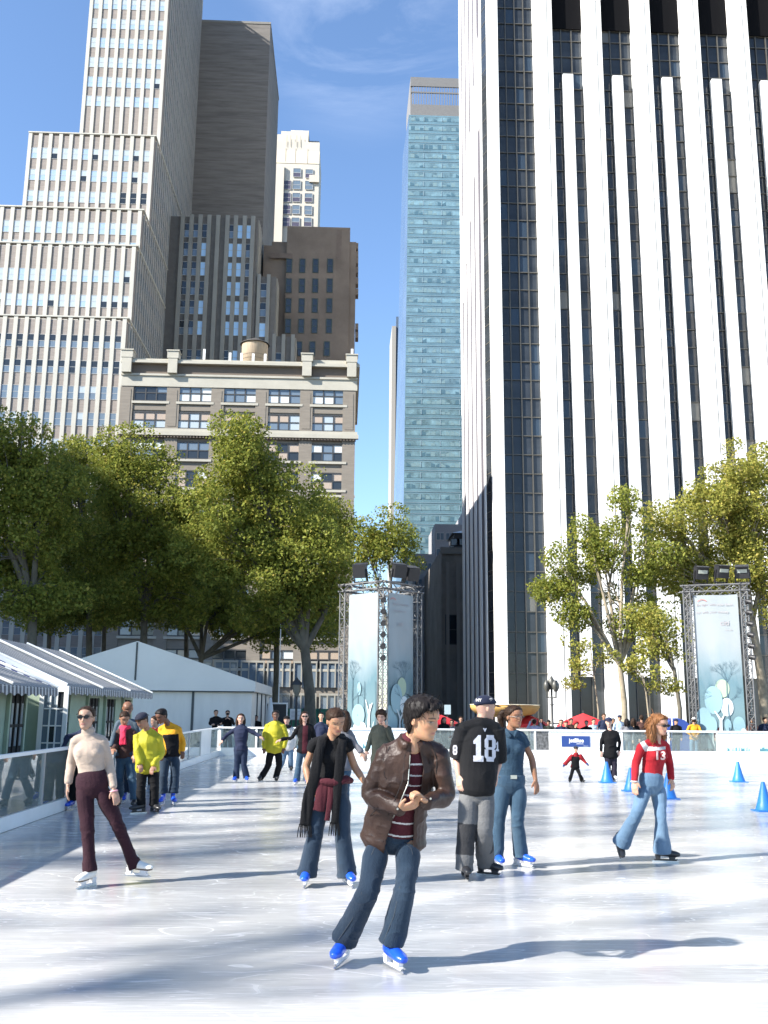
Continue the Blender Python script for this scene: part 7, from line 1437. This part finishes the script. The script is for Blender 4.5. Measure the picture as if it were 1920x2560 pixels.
onlooker('man in a dark vest with maroon sleeves above the printed rail panel', 1803, 1792, 39, K_BLACK, K_BLACK, ('short', HAIR_DB), yaw=-35, mats2=[MAROON], topmi=lambda C: np.where(C[:, 0] < J['sl'][0]+.05, 1, 0))
onlooker('tall dark hooded figure behind the maroon sleeved man', 1817, 1780, 40, K_BLACK, K_BLACK, ('hood', K_BLACK), yaw=-20, h=1.8)
onlooker('person in navy cut by the right edge behind the printed panel', 1913, 1793, 39, K_NAVY, K_BLACK, ('short', HAIR_DB), yaw=30)

for i, (px, py, Y, tp, bt, hr, tn, yw, ps, lab) in enumerate((
    (1078, 1798, 45, K_NAVY, K_BLACK, ('short', HAIR_DB), (.5, .3, .2), 30, 'side', 'onlooker in navy half hidden by the ear of the leather jacket man'),
    (1130, 1800, 42, GREYC, K_BLACK, ('short', HAIR_DB), (.5, .3, .2), -20, 'rail', 'onlooker in grey leaning on the rail left of the jersey sleeve'),
    (1352, 1796, 47, K_BLACK, K_BLACK, ('long', HAIR_BK), (.5, .3, .2), 10, 'side', 'long haired onlooker in black just right of the lilac shirt'),
    (1372, 1800, 44, OLIVE, K_BLACK, ('beanie', K_BLACK), (.4, .22, .15), -30, 'side', 'onlooker in an olive coat beside the ornate lamp post'),
    (1428, 1796, 43, BROWNK, K_BLACK, ('short', HAIR_BK), (.4, .22, .15), 25, 'fold', 'onlooker in brown under the left edge of the big red umbrella'),
    (1466, 1801, 42, K_BLACK, K_BLACK, ('short', HAIR_DB), (.55, .34, .25), -10, 'rail', 'onlooker in black under the middle of the big red umbrella'),
    (1484, 1797, 44, LBLUE, DENIM_M, ('short', HAIR_DB), (.55, .34, .25), 15, 'side', 'onlooker in pale blue at the right side of the big red umbrella'),
    (1533, 1796, 45, K_BLACK, K_BLACK, ('short', HAIR_BK), (.3, .17, .1), 0, 'side', 'onlooker in black just right of the capped woman'),
    (1622, 1794, 42, K_NAVY, DENIM_D, ('long', HAIR_DB), (.5, .3, .2), 150, 'side', 'onlooker in navy with long hair left of the red sweater hair'),
    (1690, 1798, 44, K_BLACK, K_BLACK, ('cap', K_NAVY), (.5, .3, .2), 20, 'side', 'onlooker in a dark cap beside the small blue tent'),
    (1775, 1799, 42, GREYC, K_BLACK, ('short', HAIR_DB), (.5, .3, .2), -25, 'rail', 'onlooker in grey right of the golden yellow coat'),
    (1850, 1797, 43, K_NAVY, K_BLACK, ('short', HAIR_BK), (.4, .22, .15), 35, 'side', 'onlooker in navy below the right end of the balloon banner'),
    (1882, 1795, 41, BROWNK, K_BLACK, ('long', HAIR_DB), (.5, .3, .2), -15, 'fold', 'onlooker in brown with long hair near the right edge'),
    (640, 1788, 44, K_BLACK, K_BLACK, ('short', HAIR_BK), (.4, .22, .15), 10, 'side', 'onlooker in black standing right of the tent by the notice board'),
    (905, 1795, 43, K_NAVY, K_BLACK, ('short', HAIR_DB), (.5, .3, .2), -10, 'rail', 'onlooker in navy before the left banner beside the olive coat'))):
    onlooker(lab, px, py, Y, tp, bt, hr, tn, yw, 5, ps, male=hr[0] != 'long', h=1.62+.14*((i*37 % 10)/10))
